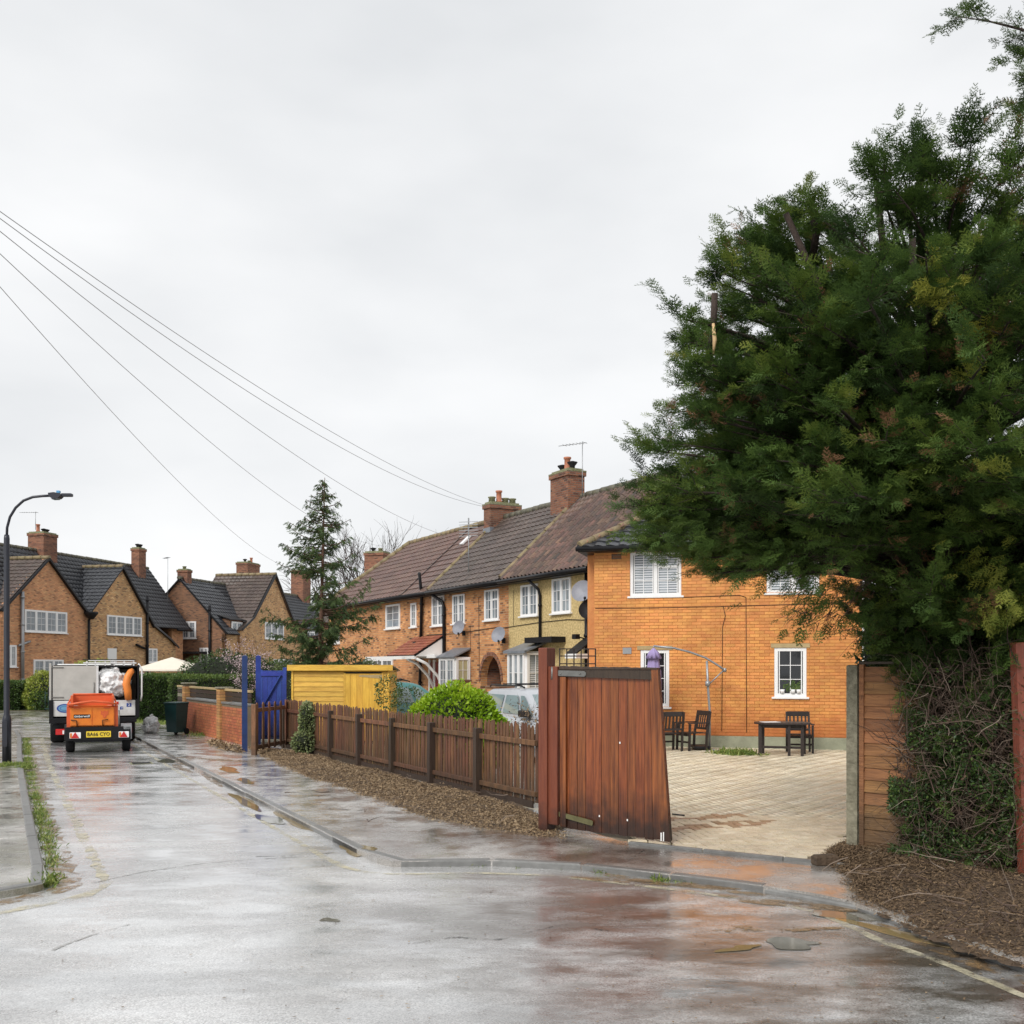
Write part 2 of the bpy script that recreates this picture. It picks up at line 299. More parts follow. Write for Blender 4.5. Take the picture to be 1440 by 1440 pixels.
    T['tile_red'] = M('red_brown_roof_tile', (.125,.070,.054), .45, .2, 3, .2, 40, ov=.18, island=.18, world=.2)
    T['pantile'] = M('weathered_pantile', (.055,.043,.038), .5, .3, 1.6, .3, 40, ov=.3, island=.3, col2=(.16,.085,.058), world=.3)
    T['pantile_red'] = M('terracotta_pantile', (.12,.06,.04), .5, .3, 2.2, .3, 40, ov=.3, island=.3, col2=(.34,.16,.09))
    T['ridge'] = M('ridge_tile', (.17,.12,.08), .7, .3, 6, .4, 40, ov=.15, col2=(.28,.23,.11))
    T['ridge_d'] = M('dark_ridge_tile', (.07,.065,.06), .6, .3, 6, .4, 40, ov=.15, col2=(.16,.15,.09))
    T['cable'] = M('brown_cable', (.07,.03,.012), .6, .2, 5)
    T['moss'] = M('mossy_cement', (.13,.14,.05), .9, .4, 12, .6, 40, col2=(.30,.29,.20))
    T['pot'] = M('chimney_pot_clay', (.42,.16,.09), .7, .2, 8)
    T['porch'] = M('porch_tile', (.30,.10,.055), .6, .2, 6, ov=.15, island=.15)
    T['glass'] = M('window_glass', (.10,.12,.14), .06, .3, .9, spec=.8, ov=.35, col2=(.30,.34,.37))  # greyish base paints in the sky's reflection and pale curtains
    T['dglass'] = M('dark_window_glass', (.015,.017,.02), .04, .3, 2, spec=.7)
    T['net'] = M('glass_with_blind', (.45,.42,.26), .15, .1, 2, spec=.6, ov=.1)
    T['slat'] = M('louvre_slat', (.58,.60,.63), .5, .04, 3)
    T['gatewood'] = M('red_stained_wood', (.095,.022,.008), .32, .3, 3.0, .35, 9, ov=.10, stretch=(11,11,.6), col2=(.34,.105,.030), dirt=((.016,.010,.008), .62, .12, .90), det=9)
    T['gatepost'] = M('red_stained_post', (.13,.030,.014), .45, .2, 3, .3, 12, stretch=(9,9,.8), col2=(.20,.055,.024), dirt=((.03,.014,.010), .35, .0, .9))
    T['fencewood'] = M('brown_picket_wood', (.055,.026,.015), .6, .3, 3, .4, 12, ov=.28, stretch=(9,9,.9), col2=(.22,.098,.042), dirt=((.04,.028,.016), .5, .1, .6))
    T['fencepost'] = M('dark_fence_post', (.045,.028,.018), .6, .3, 4, .4, 12, ov=.15, stretch=(9,9,.9))
    T['lapwood'] = M('lap_fence_board', (.17,.075,.028), .65, .3, 2.5, .5, 9, ov=.2, stretch=(.9,9,9), col2=(.40,.19,.07), dirt=((.075,.045,.022), .8, .25, .85))
    T['redwood'] = M('faded_red_board', (.22,.06,.035), .6, .15, 3, .3, 12, stretch=(9,9,.8))
    T['lichen'] = M('lichened_concrete', (.12,.11,.075), .9, .3, 14, .7, 40, col2=(.32,.30,.22), det=8)
    T['yellow'] = M('yellow_shed_board', (.52,.28,.03), .5, .12, 2.0, .3, 12, ov=.10, stretch=(1,6,6), col2=(.80,.50,.07), world=.18, det=9, dirt=((.30,.17,.04), .7, .1, .5))
    T['yellow_v'] = M('yellow_door_board', (.52,.28,.03), .5, .12, 2.0, .3, 12, ov=.10, stretch=(6,6,1), col2=(.78,.48,.065), world=.18, det=9, dirt=((.30,.17,.04), .7, .1, .5))
    T['blue'] = M('royal_blue_paint', (.010,.026,.20), .5, .3, 4, .2, 20, ov=.12, col2=(.02,.05,.28), world=.25, dirt=((.02,.03,.06), .6, .1, .6))
    T['dkblue'] = M('dark_blue_paint', (.012,.035,.13), .45, .3, 4, .15, 20)
    T['grey'] = M('grey_metal', (.33,.34,.35), .4, .1, 4, metal=.5)
    T['dish'] = M('grey_dish', (.25,.26,.30), .5, .12, 6)
    T['steel'] = M('galvanised_steel', (.20,.20,.19), .45, .2, 8, metal=.6)
    T['bark'] = M('red_brown_bark', (.075,.035,.022), .9, .35, 5, .9, 18, stretch=(3,3,.8), col2=(.16,.09,.06))
    T['barkd'] = M('dark_bark', (.028,.02,.017), .9, .35, 5, .9, 18, stretch=(3,3,.8), col2=(.07,.048,.038))
    T['cut'] = M('fresh_cut_wood', (.62,.42,.22), .7, .2, 20)
    T['twig'] = M('dead_twig', (1,1,1), .85, .2, 9, tintc=[(.04,.025,.018),(.09,.055,.04),(.17,.12,.09),(.34,.27,.21)])
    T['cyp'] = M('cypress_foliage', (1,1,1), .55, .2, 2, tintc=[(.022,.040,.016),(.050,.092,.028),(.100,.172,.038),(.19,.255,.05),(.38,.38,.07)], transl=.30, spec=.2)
    T['cyp_far'] = M('spruce_foliage', (1,1,1), .6, .2, 2, tintc=[(.035,.06,.03),(.09,.145,.05),(.19,.25,.08)], transl=.30, spec=.25)
    T['dead'] = M('dead_foliage', (.16,.075,.035), .8, .3, 4, col2=(.28,.15,.07), transl=.2)
    T['lime'] = M('lime_leaves', (1,1,1), .4, .15, 2, tintc=[(.05,.12,.008),(.15,.30,.012),(.30,.48,.02),(.46,.58,.04)], transl=.3)
    T['hedge'] = M('hedge_leaves', (1,1,1), .5, .2, 2, tintc=[(.015,.035,.012),(.035,.075,.018),(.07,.13,.025),(.14,.20,.035)], transl=.2)
    T['ylw'] = M('yellow_green_leaves', (1,1,1), .5, .2, 2, tintc=[(.04,.08,.015),(.14,.22,.03),(.34,.40,.06),(.55,.52,.16)], transl=.25)
    T['ivy'] = M('ivy_leaves', (1,1,1), .45, .2, 2, tintc=[(.02,.05,.015),(.07,.12,.03),(.28,.33,.14),(.55,.56,.36)], transl=.2)
    T['blossom'] = M('blossom', (.75,.62,.64), .6, .1, 4, tintc=[(.5,.42,.44),(.9,.85,.86),(1,1,1)], transl=.2)
    T['grass'] = M('grass_blades', (1,1,1), .6, .2, 2, tintc=[(.08,.14,.02),(.20,.30,.05),(.42,.44,.14)], transl=.25)
    T['core'] = M('dark_core', (.012,.016,.008), .95, .4, 5)  # solid dark body added inside bushes to keep the foliage opaque
    T['orange'] = M('orange_paint', (.62,.15,.014), .4, .06, 5, bump=.05, bscale=4, col2=(.80,.23,.02), det=9, world=.12)
    T['orange_d'] = M('faded_red_orange_paint', (.62,.11,.03), .45, .12, 3)
    T['plate'] = M('yellow_number_plate', (.80,.58,.04), .4, .03, 3)
    T['tyre'] = M('tyre_rubber', (.010,.010,.011), .8, .2, 8, spec=.2)
    T['red'] = M('red_reflector', (.55,.02,.02), .25, .05, 3)
    T['wpanel'] = M('white_vehicle_panel', (.60,.60,.59), .35, .06, 6, col2=(.76,.77,.78), det=9, dirt=((.30,.27,.22), 1.0, .4, .6))
    T['gpanel'] = M('grey_white_panel', (.46,.45,.42), .5, .14, 2.4)
    T['bag'] = M('white_sack', (.68,.68,.67), .5, .15, 7, .9, 12, col2=(.84,.84,.85))
    T['hose'] = M('orange_sleeve', (.80,.24,.04), .5, .08, 6)
    T['darkin'] = M('dark_load', (.05,.04,.032), .8, .5, 8)
    T['teal'] = M('teal_car_paint', (.06,.20,.20), .2, .06, 2, spec=.7)
    T['silver'] = M('silver_white_car_paint', (.42,.44,.47), .22, .04, 2, spec=.7)
    T['carglass'] = M('car_glass', (.22,.29,.30), .05, .2, 2, spec=.8)  # pale base colour paints the sky's reflection into the glass
    T['bin'] = M('dark_green_plastic', (.012,.045,.045), .45, .2, 4)
    T['cream'] = M('cream_canvas', (.70,.64,.54), .7, .04, 3)
    T['lilac'] = M('lilac_canvas', (.34,.27,.50), .7, .15, 5)
    T['furn'] = M('dark_stained_wood', (.028,.02,.018), .45, .2, 6, ov=.1)
    T['lampost'] = M('dark_blue_black_paint', (.012,.014,.024), .4, .2, 4)
    T['lampblue'] = M('blue_sensor', (.10,.32,.55), .4, .05, 4)
    T['door_r'] = M('dark_red_door', (.20,.025,.02), .35, .1, 4)
    T['letter'] = M('white_lettering', (.85,.85,.85), .5, 0, 3)
    T['letterk'] = M('black_lettering', (.01,.01,.01), .5, 0, 3)
    T['fb'] = M('blue_sticker', (.03,.07,.30), .4, 0, 3)
    T['logo'] = M('pale_blue_sticker', (.14,.33,.50), .4, 0, 3)
    T['olive'] = M('olive_metal', (.14,.13,.06), .5, .3, 6, metal=.3)
    T['trimo'] = M('tan_lintel', (.40,.30,.15), .7, .15, 6)
    T['alley'] = M('grey_boarded_door', (.22,.24,.27), .6, .1, 4)
mk()
# ---------------------------------------------------------------- ground, road, pavements
def kind_s(o): o['kind'] = 'structure'; return o
def sheet(name, poly, z, mat, th=None):
    b = MB(); b.slab([(p[0],p[1]) for p in poly], z-(th or .05), z); return b.build(name, mat, kind='structure')
def gl(pts, z=0): return [G(a,b,z) for a,b in pts]
DR = Vector((-715,1440,0)).normalized()            # the street runs this way
sheet('ground', [(-500,-60),(500,-60),(500,900),(-500,900)], -.16, MT['earth'])
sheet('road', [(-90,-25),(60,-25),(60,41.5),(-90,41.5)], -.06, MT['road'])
KR = [G(200,1040)+DR*7.5, G(200,1040)] + gl([(280,1081),(365,1124),(450,1167),(505,1195),(530,1206),(552,1211),(600,1210.5),(660,1209),(733,1211),(800,1214),(860,1220),(918,1226.5),(975,1233),(1031,1240),(1085,1247),(1140,1255),(1190,1265),(1240,1283),(1300,1308),(1370,1330),(1440,1355)])
KR += [Vector((3.9,4.9,0)), Vector((4.7,2.5,0)), Vector((6.5,-1,0)), Vector((12,-6,0))]
KL = gl([(-420,1014),(-60,1021),(8,1024),(24,1027),(30,1035),(32,1075),(38,1110),(46,1147),(55,1190),(64,1228),(66,1238),(60,1243),(46,1246.5),(0,1254),(-120,1275),(-500,1345)])
KF = [Vector((-90,38.6,0)), Vector((-40,39.7,0)), G(0,1010.5), G(70,1008), Vector((-13.2,40.2,0)), Vector((-11.5,39.2,0))]
right = list(KR)+[Vector((60,-6,0)), Vector((60,120,0)), Vector((-11.5,120,0)), Vector((-13.0,41.0,0))]
# far pavement joins the right-hand block behind the hedges
b = MB(); b.slab([(p.x,p.y) for p in right], -.14, 0); pav = b.build('pavement', MT['pave'], kind='structure')
b = MB(); b.slab([(p.x,p.y) for p in KF[:4]]+[(-13.0,41.0),(-13.0,120),(-90,120)], -.14, -.004); b.build('far_pavement', MT['pavel'], kind='structure')
b = MB(); b.slab([(p.x,p.y) for p in KL]+[(-30,10),(-40,30)], -.14, 0); b.build('left_pavement', MT['pavel'], kind='structure')
sheet('garden_ground', [(-89,44.8),(-13.3,44.8),(-13.3,119),(-89,119)], .002, MT['earth'])
def resample(pts, step):
    out_ = []; acc = 0
    for a, b_ in zip(pts[:-1], pts[1:]):
        d = (b_-a).length; t = -acc
        while True:
            t += step if t >= 0 or acc else 0
            if t == 0 or True:
                pass
            break
    # simple arc-length resampling
    L = [0]
    for a, b_ in zip(pts[:-1], pts[1:]): L.append(L[-1]+(b_-a).length)
    n = max(1, int(L[-1]/step)); res = []
    for i in range(n+1):
        s = L[-1]*i/n; k = max(j for j in range(len(L)) if L[j] <= s+1e-9); k = min(k, len(pts)-2)
        q = (s-L[k])/max(L[k+1]-L[k],1e-9); res.append(pts[k].lerp(pts[k+1], q))
    return res
def kerb(pts, side, name='kerb', w=.11, top=.012, low=None):
    root = thing(name, None, None, kind='structure')
    pp = resample(pts, .915); st = MB(); st.bev(.004,.911,0,w,-.13,0,.014); me = st.mesh('kerb_stone', MT['kerb'])
    for i,(a,b_) in enumerate(zip(pp[:-1], pp[1:])):
        if b_.y < -2 or a.y < -2: continue
        d = b_-a; an = math.atan2(d.y, d.x)
        o = link('kerb_stone', me, root, loc=(a.x, a.y, top+random.uniform(-.004,.004)-(low(a) if low else 0)), rot=(0, 0, an)); o.scale = (d.length/.915*.99, side, 1)
kerb(KR[:-3], 1, low=lambda p: .03 if p.x > 1.5 and p.y < 10 else 0.008); kerb(KL[3:], -1)
def ribbon(pts, w, z, name, mat, off=0, jit=0, **k):
    vs_ = []; n = len(pts)
    for i, p in enumerate(pts):
        t = (pts[min(i+1,n-1)]-pts[max(i-1,0)]); t.z = 0; t.normalize(); q = Vector((-t.y, t.x, 0)); o1 = random.uniform(-jit,jit); o2 = random.uniform(-jit,jit)
        a = p+q*(off-w/2+o1); c = p+q*(off+w/2+o2); vs_ += [(a.x,a.y,z),(c.x,c.y,z)]
    b = MB(); b.add(vs_, [(2*i,2*i+2,2*i+3,2*i+1) for i in range(n-1)]); return b.build(name, mat, **k)
krs = resample(KR[:-2], .12); kls = resample(KL[4:], .12)
ribbon(krs[60:], .075, -.056, 'yellow_line', MT['yl'], off=-.36, jit=.012, kind='structure')
ribbon(kls, .11, -.056, 'yellow_line', MT['yl'], off=.50, jit=.03, kind='structure')
ribbon([p for p in krs if p.x > 1.0 or p.y > 22], .16, -.0575, 'gutter_mud', MT['mud'], off=-.12, jit=.05, kind='stuff')
ribbon(kls, .24, -.0575, 'gutter_mud', MT['mud'], off=.16, jit=.06, kind='stuff')
ribbon(resample(gl([(112,1246),(200,1226),(290,1214),(360,1208),(460,1203)],-.06), .15), .035, -.0565, 'road_joint', MT['seam'], jit=.006, kind='structure')
ribbon(resample(gl([(72,1337),(100,1325),(150,1309),(182,1300)],-.06), .08), .03, -.0565, 'road_joint', MT['seam'], jit=.006, kind='structure')
ribbon(resample(gl([(360,1205),(430,1203),(470,1199)],-.06), .1), .012, -.0563, 'road_crack', MT['crack'], jit=.01, kind='structure')
ribbon(resample(gl([(395,1130),(500,1140),(560,1133),(640,1143)],0), .1), .010, .0035, 'pavement_crack', MT['crack'], jit=.012, kind='structure')
ribbon(resample(gl([(905,1196),(880,1214)],0), .1), .012, .0035, 'pavement_crack', MT['crack'], jit=.01, kind='structure')
ribbon(resample(gl([(560,1330),(640,1318),(700,1322),(790,1300),(860,1310)],-.06), .08), .009, -.0563, 'road_crack', MT['crack'], jit=.012, kind='structure')
def puddle(cx, cy, rx, ry, rot, mat, z=-.0535, name='puddle', n=110, rough=.25, seed=0):
    rr = random.Random(seed+int(cx*100)); ph = [rr.uniform(0,6.28) for _ in range(6)]; pts = []
    for i in range(n):
        a = 2*math.pi*i/n; q = 1+rough*sum(math.sin((k+2)*a+ph[k])/(k+1.3) for k in range(6))
        x, y = rx*q*math.cos(a), ry*q*math.sin(a); pts.append((cx+x*math.cos(rot)-y*math.sin(rot), cy+x*math.sin(rot)+y*math.cos(rot)))
    b = MB(); b.slab(pts, z-.003, z); return b.build(name, mat, kind='stuff')
ra = math.atan2(DR.y, DR.x)
def pud(px, py, rx, ry, rot, mat, z=-.0535, **k): g = G(px,py,z); return puddle(g.x, g.y, rx, ry, rot, mat, z, **k)
pud(418,1153,1.0,.17,ra,MT['puddle']); pud(380,1152,.42,.14,ra,MT['puddleg']); pud(345,1127,.9,.11,ra,MT['puddle']); pud(497,1196,.34,.10,ra,MT['puddle'])
pud(300,1096,1.1,.09,ra,MT['mud']); pud(236,1070,.55,.16,ra,MT['puddleg']); pud(255,1080,.8,.10,ra,MT['mud'])
pud(305,1068,.9,.14,ra+.6,MT['mud'],.006); pud(322,1082,.55,.16,ra,MT['puddle'],.006); pud(345,1098,.45,.10,ra,MT['puddle'],.006); pud(518,1192,.16,.06,ra,MT['puddle'],.006)
pud(960,1243,1.15,.075,-.25,MT['mud']); pud(1150,1275,.75,.12,-.45,MT['mud']); pud(1215,1289,.42,.13,-.5,MT['puddleg']); pud(1300,1320,.7,.09,-.95,MT['puddle'])
pud(1112,1326,.20,.13,.1,MT['puddleg'],rough=.3,seed=19); pud(1040,1333,.16,.05,.35,MT['puddle'],rough=.35,seed=15); pud(1035,1306,.2,.07,.2,MT['mud'],rough=.35,seed=25); pud(1140,1306,.2,.05,.2,MT['mud'],rough=.35,seed=26)
pud(463,1293,.07,.05,0,MT['puddleg'],rough=.4)
# driveway block paving, herringbone, real pavers
GATE_A = Vector((.46, 12.16, 0)); GATE_B = Vector((1.73, 11.1, 0))
drive = [Vector((1.2,11.5,0)), G(945,1192), G(1080,1205), G(1137,1212), Vector((3.62,10.75,0)), Vector((3.62,11.3,0)), Vector((9.5,23.4,0)), Vector((2.0,25.5,0)), Vector((.9,17,0)), Vector((.55,12.9,0))]
sheet('driveway', drive, .004, MT['mortar'], .05)
gfront = [Vector((.5,13.6,0)), Vector((.9,17,0)), Vector((2.0,25.4,0)), Vector((2.15,28.6,0)), Vector((-8.6,48.5,0)), Vector((-11,46,0)), Vector((-6.3,25.5,0)), Vector((-5.4,24.4,0))]
sheet('front_garden', gfront, .005, MT['gravel'], .05)
def inpoly(pts, poly):
    x, y = pts[:,0], pts[:,1]; ins = np.zeros(len(pts), bool); n = len(poly)
    for i in range(n):
        x1,y1 = poly[i][0], poly[i][1]; x2,y2 = poly[(i+1)%n][0], poly[(i+1)%n][1]
        c = ((y1 > y) != (y2 > y)) & (x < (x2-x1)*(y-y1)/((y2-y1) if y2!=y1 else 1e-9)+x1); ins ^= c
    return ins
BOXF = np.array([(4,5,6,7),(0,1,5,4),(1,2,6,5),(2,3,7,6),(3,0,4,7)])
def pavers():
    # a 2:1 herringbone tile on a 0.1 m grid, laid at 38 degrees to the threshold
    cells = []; u = .104; a0 = R(8); ca, sa = math.cos(a0), math.sin(a0)
    for i in range(-60, 170):
        for j in range(-10, 260):
            k = (i-j) % 4
            if k == 0: cx, cy, rot = (i+1)*u, (j+.5)*u, 0
            elif k == 3: cx, cy, rot = (i+.5)*u, (j+1)*u, 1
            else: continue
            if k == 0: pass
            x = 1.0+cx*ca-cy*sa; y = 10.4+cx*sa+cy*ca
            if y > 25 or y < 10.4 or x < .4 or x > 9: continue
            cells.append((x, y, a0+(math.pi/2 if rot else 0)))
    A = np.array(cells); A = A[inpoly(A, drive)]
    A = A[(A[:,0]/A[:,1]*1440+720 > 890) & (A[:,0]/A[:,1]*1440+720 < 1250)]
    A = A[np.argsort(A[:,0]**2+A[:,1]**2)]
    root = thing('block_paving', 'pale block paved driveway in herringbone behind the open wooden gate', None, kind='structure'); del root['label']
    hw, hd = .099, .048
    mb = MB(); mb.add([(-hw,-hd,-.03),(hw,-hd,-.03),(hw,hd,-.03),(-hw,hd,-.03),(-hw+.004,-hd+.004,.0),(hw-.004,-hd+.004,0),(hw-.004,hd-.004,0),(-hw+.004,hd-.004,0)], [tuple(f) for f in BOXF])
    me = mb.mesh('paver', MT['paver']); mer = mb.mesh('paver', MT['paver_red'])
    def red(x, y): # two bands of redder blocks near the gate
        t = y-(11.0+.42*(x-1.4)); return (.75 < t < 1.15 or 1.45 < t < 1.75) and x < 3.2
    for x, y, r in A[:300]: link('paver', mer if red(x,y) and random.random() < .6 else me, root, (x, y, .028+random.uniform(-.002,.002)), (random.uniform(-.008,.008), random.uniform(-.008,.008), r))
    B = A[300:]; N = len(B); T = np.array(mb.v); mask = np.array([red(x,y) and random.random() < .6 for x,y,_ in B])
    for nm, sel, mt in (('paver_field', B[~mask], MT['paver']), ('red_paver_band', B[mask], MT['paver_red'])):
        if len(sel) == 0: continue
        V, F = scatter(T, BOXF, np.c_[sel[:,:2], np.full(len(sel), .028)+RNG.uniform(-.002,.002,len(sel))], np.c_[np.cos(sel[:,2]), np.sin(sel[:,2]), RNG.uniform(-.01,.01,len(sel))], 1)
        link(nm, npmesh(nm, V, F, mt), root, kind='stuff')
pavers()
ea = G(945,1193); eb = G(1140,1213); an = math.atan2((eb-ea).y,(eb-ea).x); m = MB()
for k in range(3): m.bev(-.5+k*.86,-.5+k*.86+.85,-.03,.03,-.05,.030,.008)
m.build('edging_kerb', MT['kerb'], None, (ea.x,ea.y,0), (0,0,an), kind='structure')
# ---------------------------------------------------------------- bare soil with wood chippings
CHIP = np.array([(0,-.5,0),(1,-.3,.12),(.95,.4,0),(.05,.45,.1)]); CHIPF = np.array([(0,1,2),(0,2,3)])
def mound(name, outer, inner, h, nch, size, mat, seed, nn=90, mm=14, chips=(0,1)):
    O = resample(outer, 10); n = nn
    def rs(pts, n):
        L = [0]
        for a, c in zip(pts[:-1], pts[1:]): L.append(L[-1]+(c-a).length)
        r = []
        for i in range(n+1):
            s = L[-1]*i/n; k = min(max(j for j in range(len(L)) if L[j] <= s+1e-9), len(pts)-2); r.append(pts[k].lerp(pts[k+1], (s-L[k])/max(L[k+1]-L[k],1e-9)))
        return r
    A = rs(outer, n); B = rs(inner, n); V = []; hs = np.random.default_rng(seed)
    nz = hs.normal(0, 1, (n+1+8, mm+1+8)); k = np.ones(5)/5
    for _ in range(2): nz = np.apply_along_axis(lambda r: np.convolve(r,k,'same'), 0, nz); nz = np.apply_along_axis(lambda r: np.convolve(r,k,'same'), 1, nz)
    nz = nz/np.abs(nz).max()
    f2 = hs.normal(0, .012, (n+1, mm+1))
    for i in range(n+1):
        for j in range(mm+1):
            t = j/mm; p = A[i].lerp(B[i], t); e = min(1, t*3.5, (i/n)*9, (1-i/n)*9)
            wob = nz[(i*3)%n, 4]*.12*(1-t)
            q = (B[i]-A[i]).normalized(); V.append((p.x+q.x*wob, p.y+q.y*wob, -.012+e*(h*(.55+.45*nz[i+4,j+4])+max(-.01,f2[i,j]))))
    F = [(i*(mm+1)+j, (i+1)*(mm+1)+j, (i+1)*(mm+1)+j+1, i*(mm+1)+j+1) for i in range(n) for j in range(mm)]
    mb = MB(); mb.add(V, F, True); o = mb.build(name, mat, kind='stuff')
    V = np.array(V); ii = hs.integers(0, n, nch); jf = hs.uniform(0,1,nch)**.9*(mm-1); jj = jf.astype(int); fr = hs.uniform(0,1,nch)[:,None]; fs = (jf-jj)[:,None]
    a = V[ii*(mm+1)+jj]; b_ = V[(ii+1)*(mm+1)+jj]; c = V[ii*(mm+1)+jj+1]; pos = a+(b_-a)*fr+(c-a)*fs; pos[:,2] += hs.uniform(0,.02,nch); pos[:,:2] += hs.normal(0,.04,(nch,2))
    d = np.c_[hs.normal(0,1,(nch,2)), hs.normal(0,.35,nch)]; sc = size*hs.uniform(.4,1.4,nch)
    T = CHIP*np.array([1,.28,.3]); Vc, Fc = scatter(T, CHIPF, pos, d, sc, hs.uniform(-.9,.9,nch))
    tint = np.repeat(np.clip(hs.beta(2,2.2,nch)*(chips[1]-chips[0])+chips[0],0,1), 4)
    link(name+'_litter', npmesh(name+'_litter', Vc, Fc, MT['chip'], tint), None, kind='stuff', label=None)
    return o
mound('soil_verge', gl([(346,1050),(372,1066),(420,1090),(470,1105),(520,1123),(565,1141),(610,1154),(660,1163),(715,1171),(790,1180)]),
      [Vector((-5.9,24.1,0)), Vector((-5.1,23.6,0)), Vector((-3.6,20.9,0)), Vector((-1.95,17.9,0)), Vector((-.3,14.9,0)), Vector((.25,13.7,0)), Vector((.62,12.6,0))], .09, 85000, .030, MT['soil'], 5, chips=(.1,1))
mound('soil_bank', gl([(1158,1203),(1178,1222),(1196,1246),(1206,1268),(1240,1287),(1290,1312),(1340,1330),(1440,1362),(1560,1420)]),
      gl([(1200,1186),(1222,1176),(1250,1172),(1290,1168),(1340,1165),(1400,1160),(1470,1160),(1560,1165),(1680,1180)]), .16, 90000, .028, MT['soil'], 6, chips=(0,.55))
mound('far_soil', gl([(296,1046),(318,1056),(342,1060)]), [Vector((-8.0,27.0,0)), Vector((-7.0,25.2,0)), Vector((-6.4,24.2,0))], .12, 1500, .08, MT['soil'], 8, nn=20, mm=8, chips=(.2,1))
# twigs lying on the bank
def twigs(name, pos, dirs, lens, rad, seed, tint=(0,1), segs=4, curl=.5, parent=None, **k):
    g = np.random.default_rng(seed); Vs = []; Fs = []; Ts = []; b0 = 0
    for p, d, L in zip(pos, dirs, lens):
        d = np.array(d, float); d /= np.linalg.norm(d)+1e-9; p = np.array(p, float); a = np.cross(d, [0,0,1.]); 
        if np.linalg.norm(a) < .1: a = np.array([1.,0,0])
        r = rad*g.uniform(.5,1.4); rows = []
        for s in range(segs+1):
            u = np.cross(d,[.3,.5,.8]); u /= np.linalg.norm(u)+1e-9; v = np.cross(d,u); rr = r*(1-.8*s/segs)
            for kk in range(3): an = 2.0944*kk; rows.append(p+(u*math.cos(an)+v*math.sin(an))*rr)
            p = p+d*L/segs; d = d+g.normal(0,curl/segs*2,3); d /= np.linalg.norm(d)
        Vs += rows
        for s in range(segs):
            for kk in range(3): a0 = b0+s*3+kk; a1 = b0+s*3+(kk+1)%3; Fs += [(a0,a1,a1+3),(a0,a1+3,a0+3)]
        b0 += 3*(segs+1); Ts += [g.uniform(*tint)]*(3*(segs+1))
    return link(name, npmesh(name, np.array(Vs), np.array(Fs), MT['twig'], np.array(Ts)), parent, **k)
g = np.random.default_rng(3); n = 110; A = [G(g.uniform(1190,1440), g.uniform(1190,1330), .15) for _ in range(n)]
A = [p for p in A if p.x > 3.0]
twigs('fallen_twigs', [(p.x,p.y,g.uniform(.08,.2)) for p in A], [(g.normal(),g.normal(),g.normal()*.15) for _ in A], [g.uniform(.15,.6) for _ in A], .0055, 9, kind='stuff')
n = 30; A = [G(g.uniform(400,780), g.uniform(1080,1165), .1) for _ in range(n)]
twigs('verge_twigs', [(p.x,p.y,.12) for p in A], [(g.normal(),g.normal(),g.normal()*.1) for _ in A], [g.uniform(.2,.7) for _ in A], .006, 10, kind='stuff')
# leaves and crumbs scattered on the road
n = 2200; px = g.uniform(60,1440,n); py = 1110+330*g.uniform(0,1,n)**1.2; ps = np.array([list(G(a,b_,-.06)) for a,b_ in zip(px,py)]); ps[:,2] = -.052
near = g.uniform(0,1,n) < np.clip((px-500)/900, .12, 1); ps = ps[near]; n = len(ps)
V, F = scatter(CHIP*np.array([1,.5,.25]), CHIPF, ps, np.c_[g.normal(0,1,(n,2)), np.zeros(n)], g.uniform(.005,.026,n))
link('road_litter', npmesh('road_litter', V, F, MT['chip'], np.repeat(g.uniform(0,.75,n),4)), kind='stuff')
# grass along the left kerb
def grass(name, P_, n, hgt, seed, spread=.08):
    g = np.random.default_rng(seed); P_ = np.array([list(p) for p in P_]); i = g.integers(0,len(P_),n); pos = P_[i]+np.c_[g.normal(0,spread,(n,2)), np.zeros(n)]
    T = np.array([(0,-.08,0),(0,.08,0),(.6,.04,.05),(1,0,.3)]); TF = np.array([(0,1,2),(0,2,3)])
    V, F = scatter(T, TF, pos, np.c_[g.normal(0,.6,(n,2)), g.uniform(.3,1,n)], g.uniform(.4,1.3,n)*hgt, g.uniform(0,6,n))
    link(name, npmesh(name, V, F, MT['grass'], np.repeat(g.uniform(0,1,n),4)), kind='stuff')
pl = [p+Vector((.11,0,-.06)) for p in resample(gl([(31,1036),(32,1075),(38,1110),(46,1147),(55,1190),(64,1228)]), .1)]
wts = [p for p in pl for _ in range(1 if random.random() < .45 else 0)]
grass('kerb_grass', wts, 3000, .065, 21, .05)
grass('post_weeds', gl([(0,1078),(4,1077),(12,1076),(20,1075),(28,1076),(35,1079),(40,1080)]), 1500, .07, 22, .07)
grass('corner_weeds', gl([(62,1238),(66,1244),(58,1248)], -.06), 500, .09, 23, .04)
grass('gutter_weeds', gl([(640,1216),(672,1217),(730,1218),(792,1220),(850,1227),(925,1237),(932,1238),(960,1240)], -.06), 420, .055, 24, .05)
grass('wall_weeds', [P(1042,1062,22.3)-Vector((0,0,P(1042,1062,22.3).z)), Vector((5.1,22.5,0)), Vector((4.7,22.6,0))], 900, .16, 25, .16)
grass('hedge_foot_weeds', [Vector((-13.0,36.0,0)), Vector((-12.4,35.4,0)), Vector((-11.8,34.5,0)), Vector((-9.6,30.6,0)), Vector((-8.6,29.0,0))], 1500, .12, 26, .25)

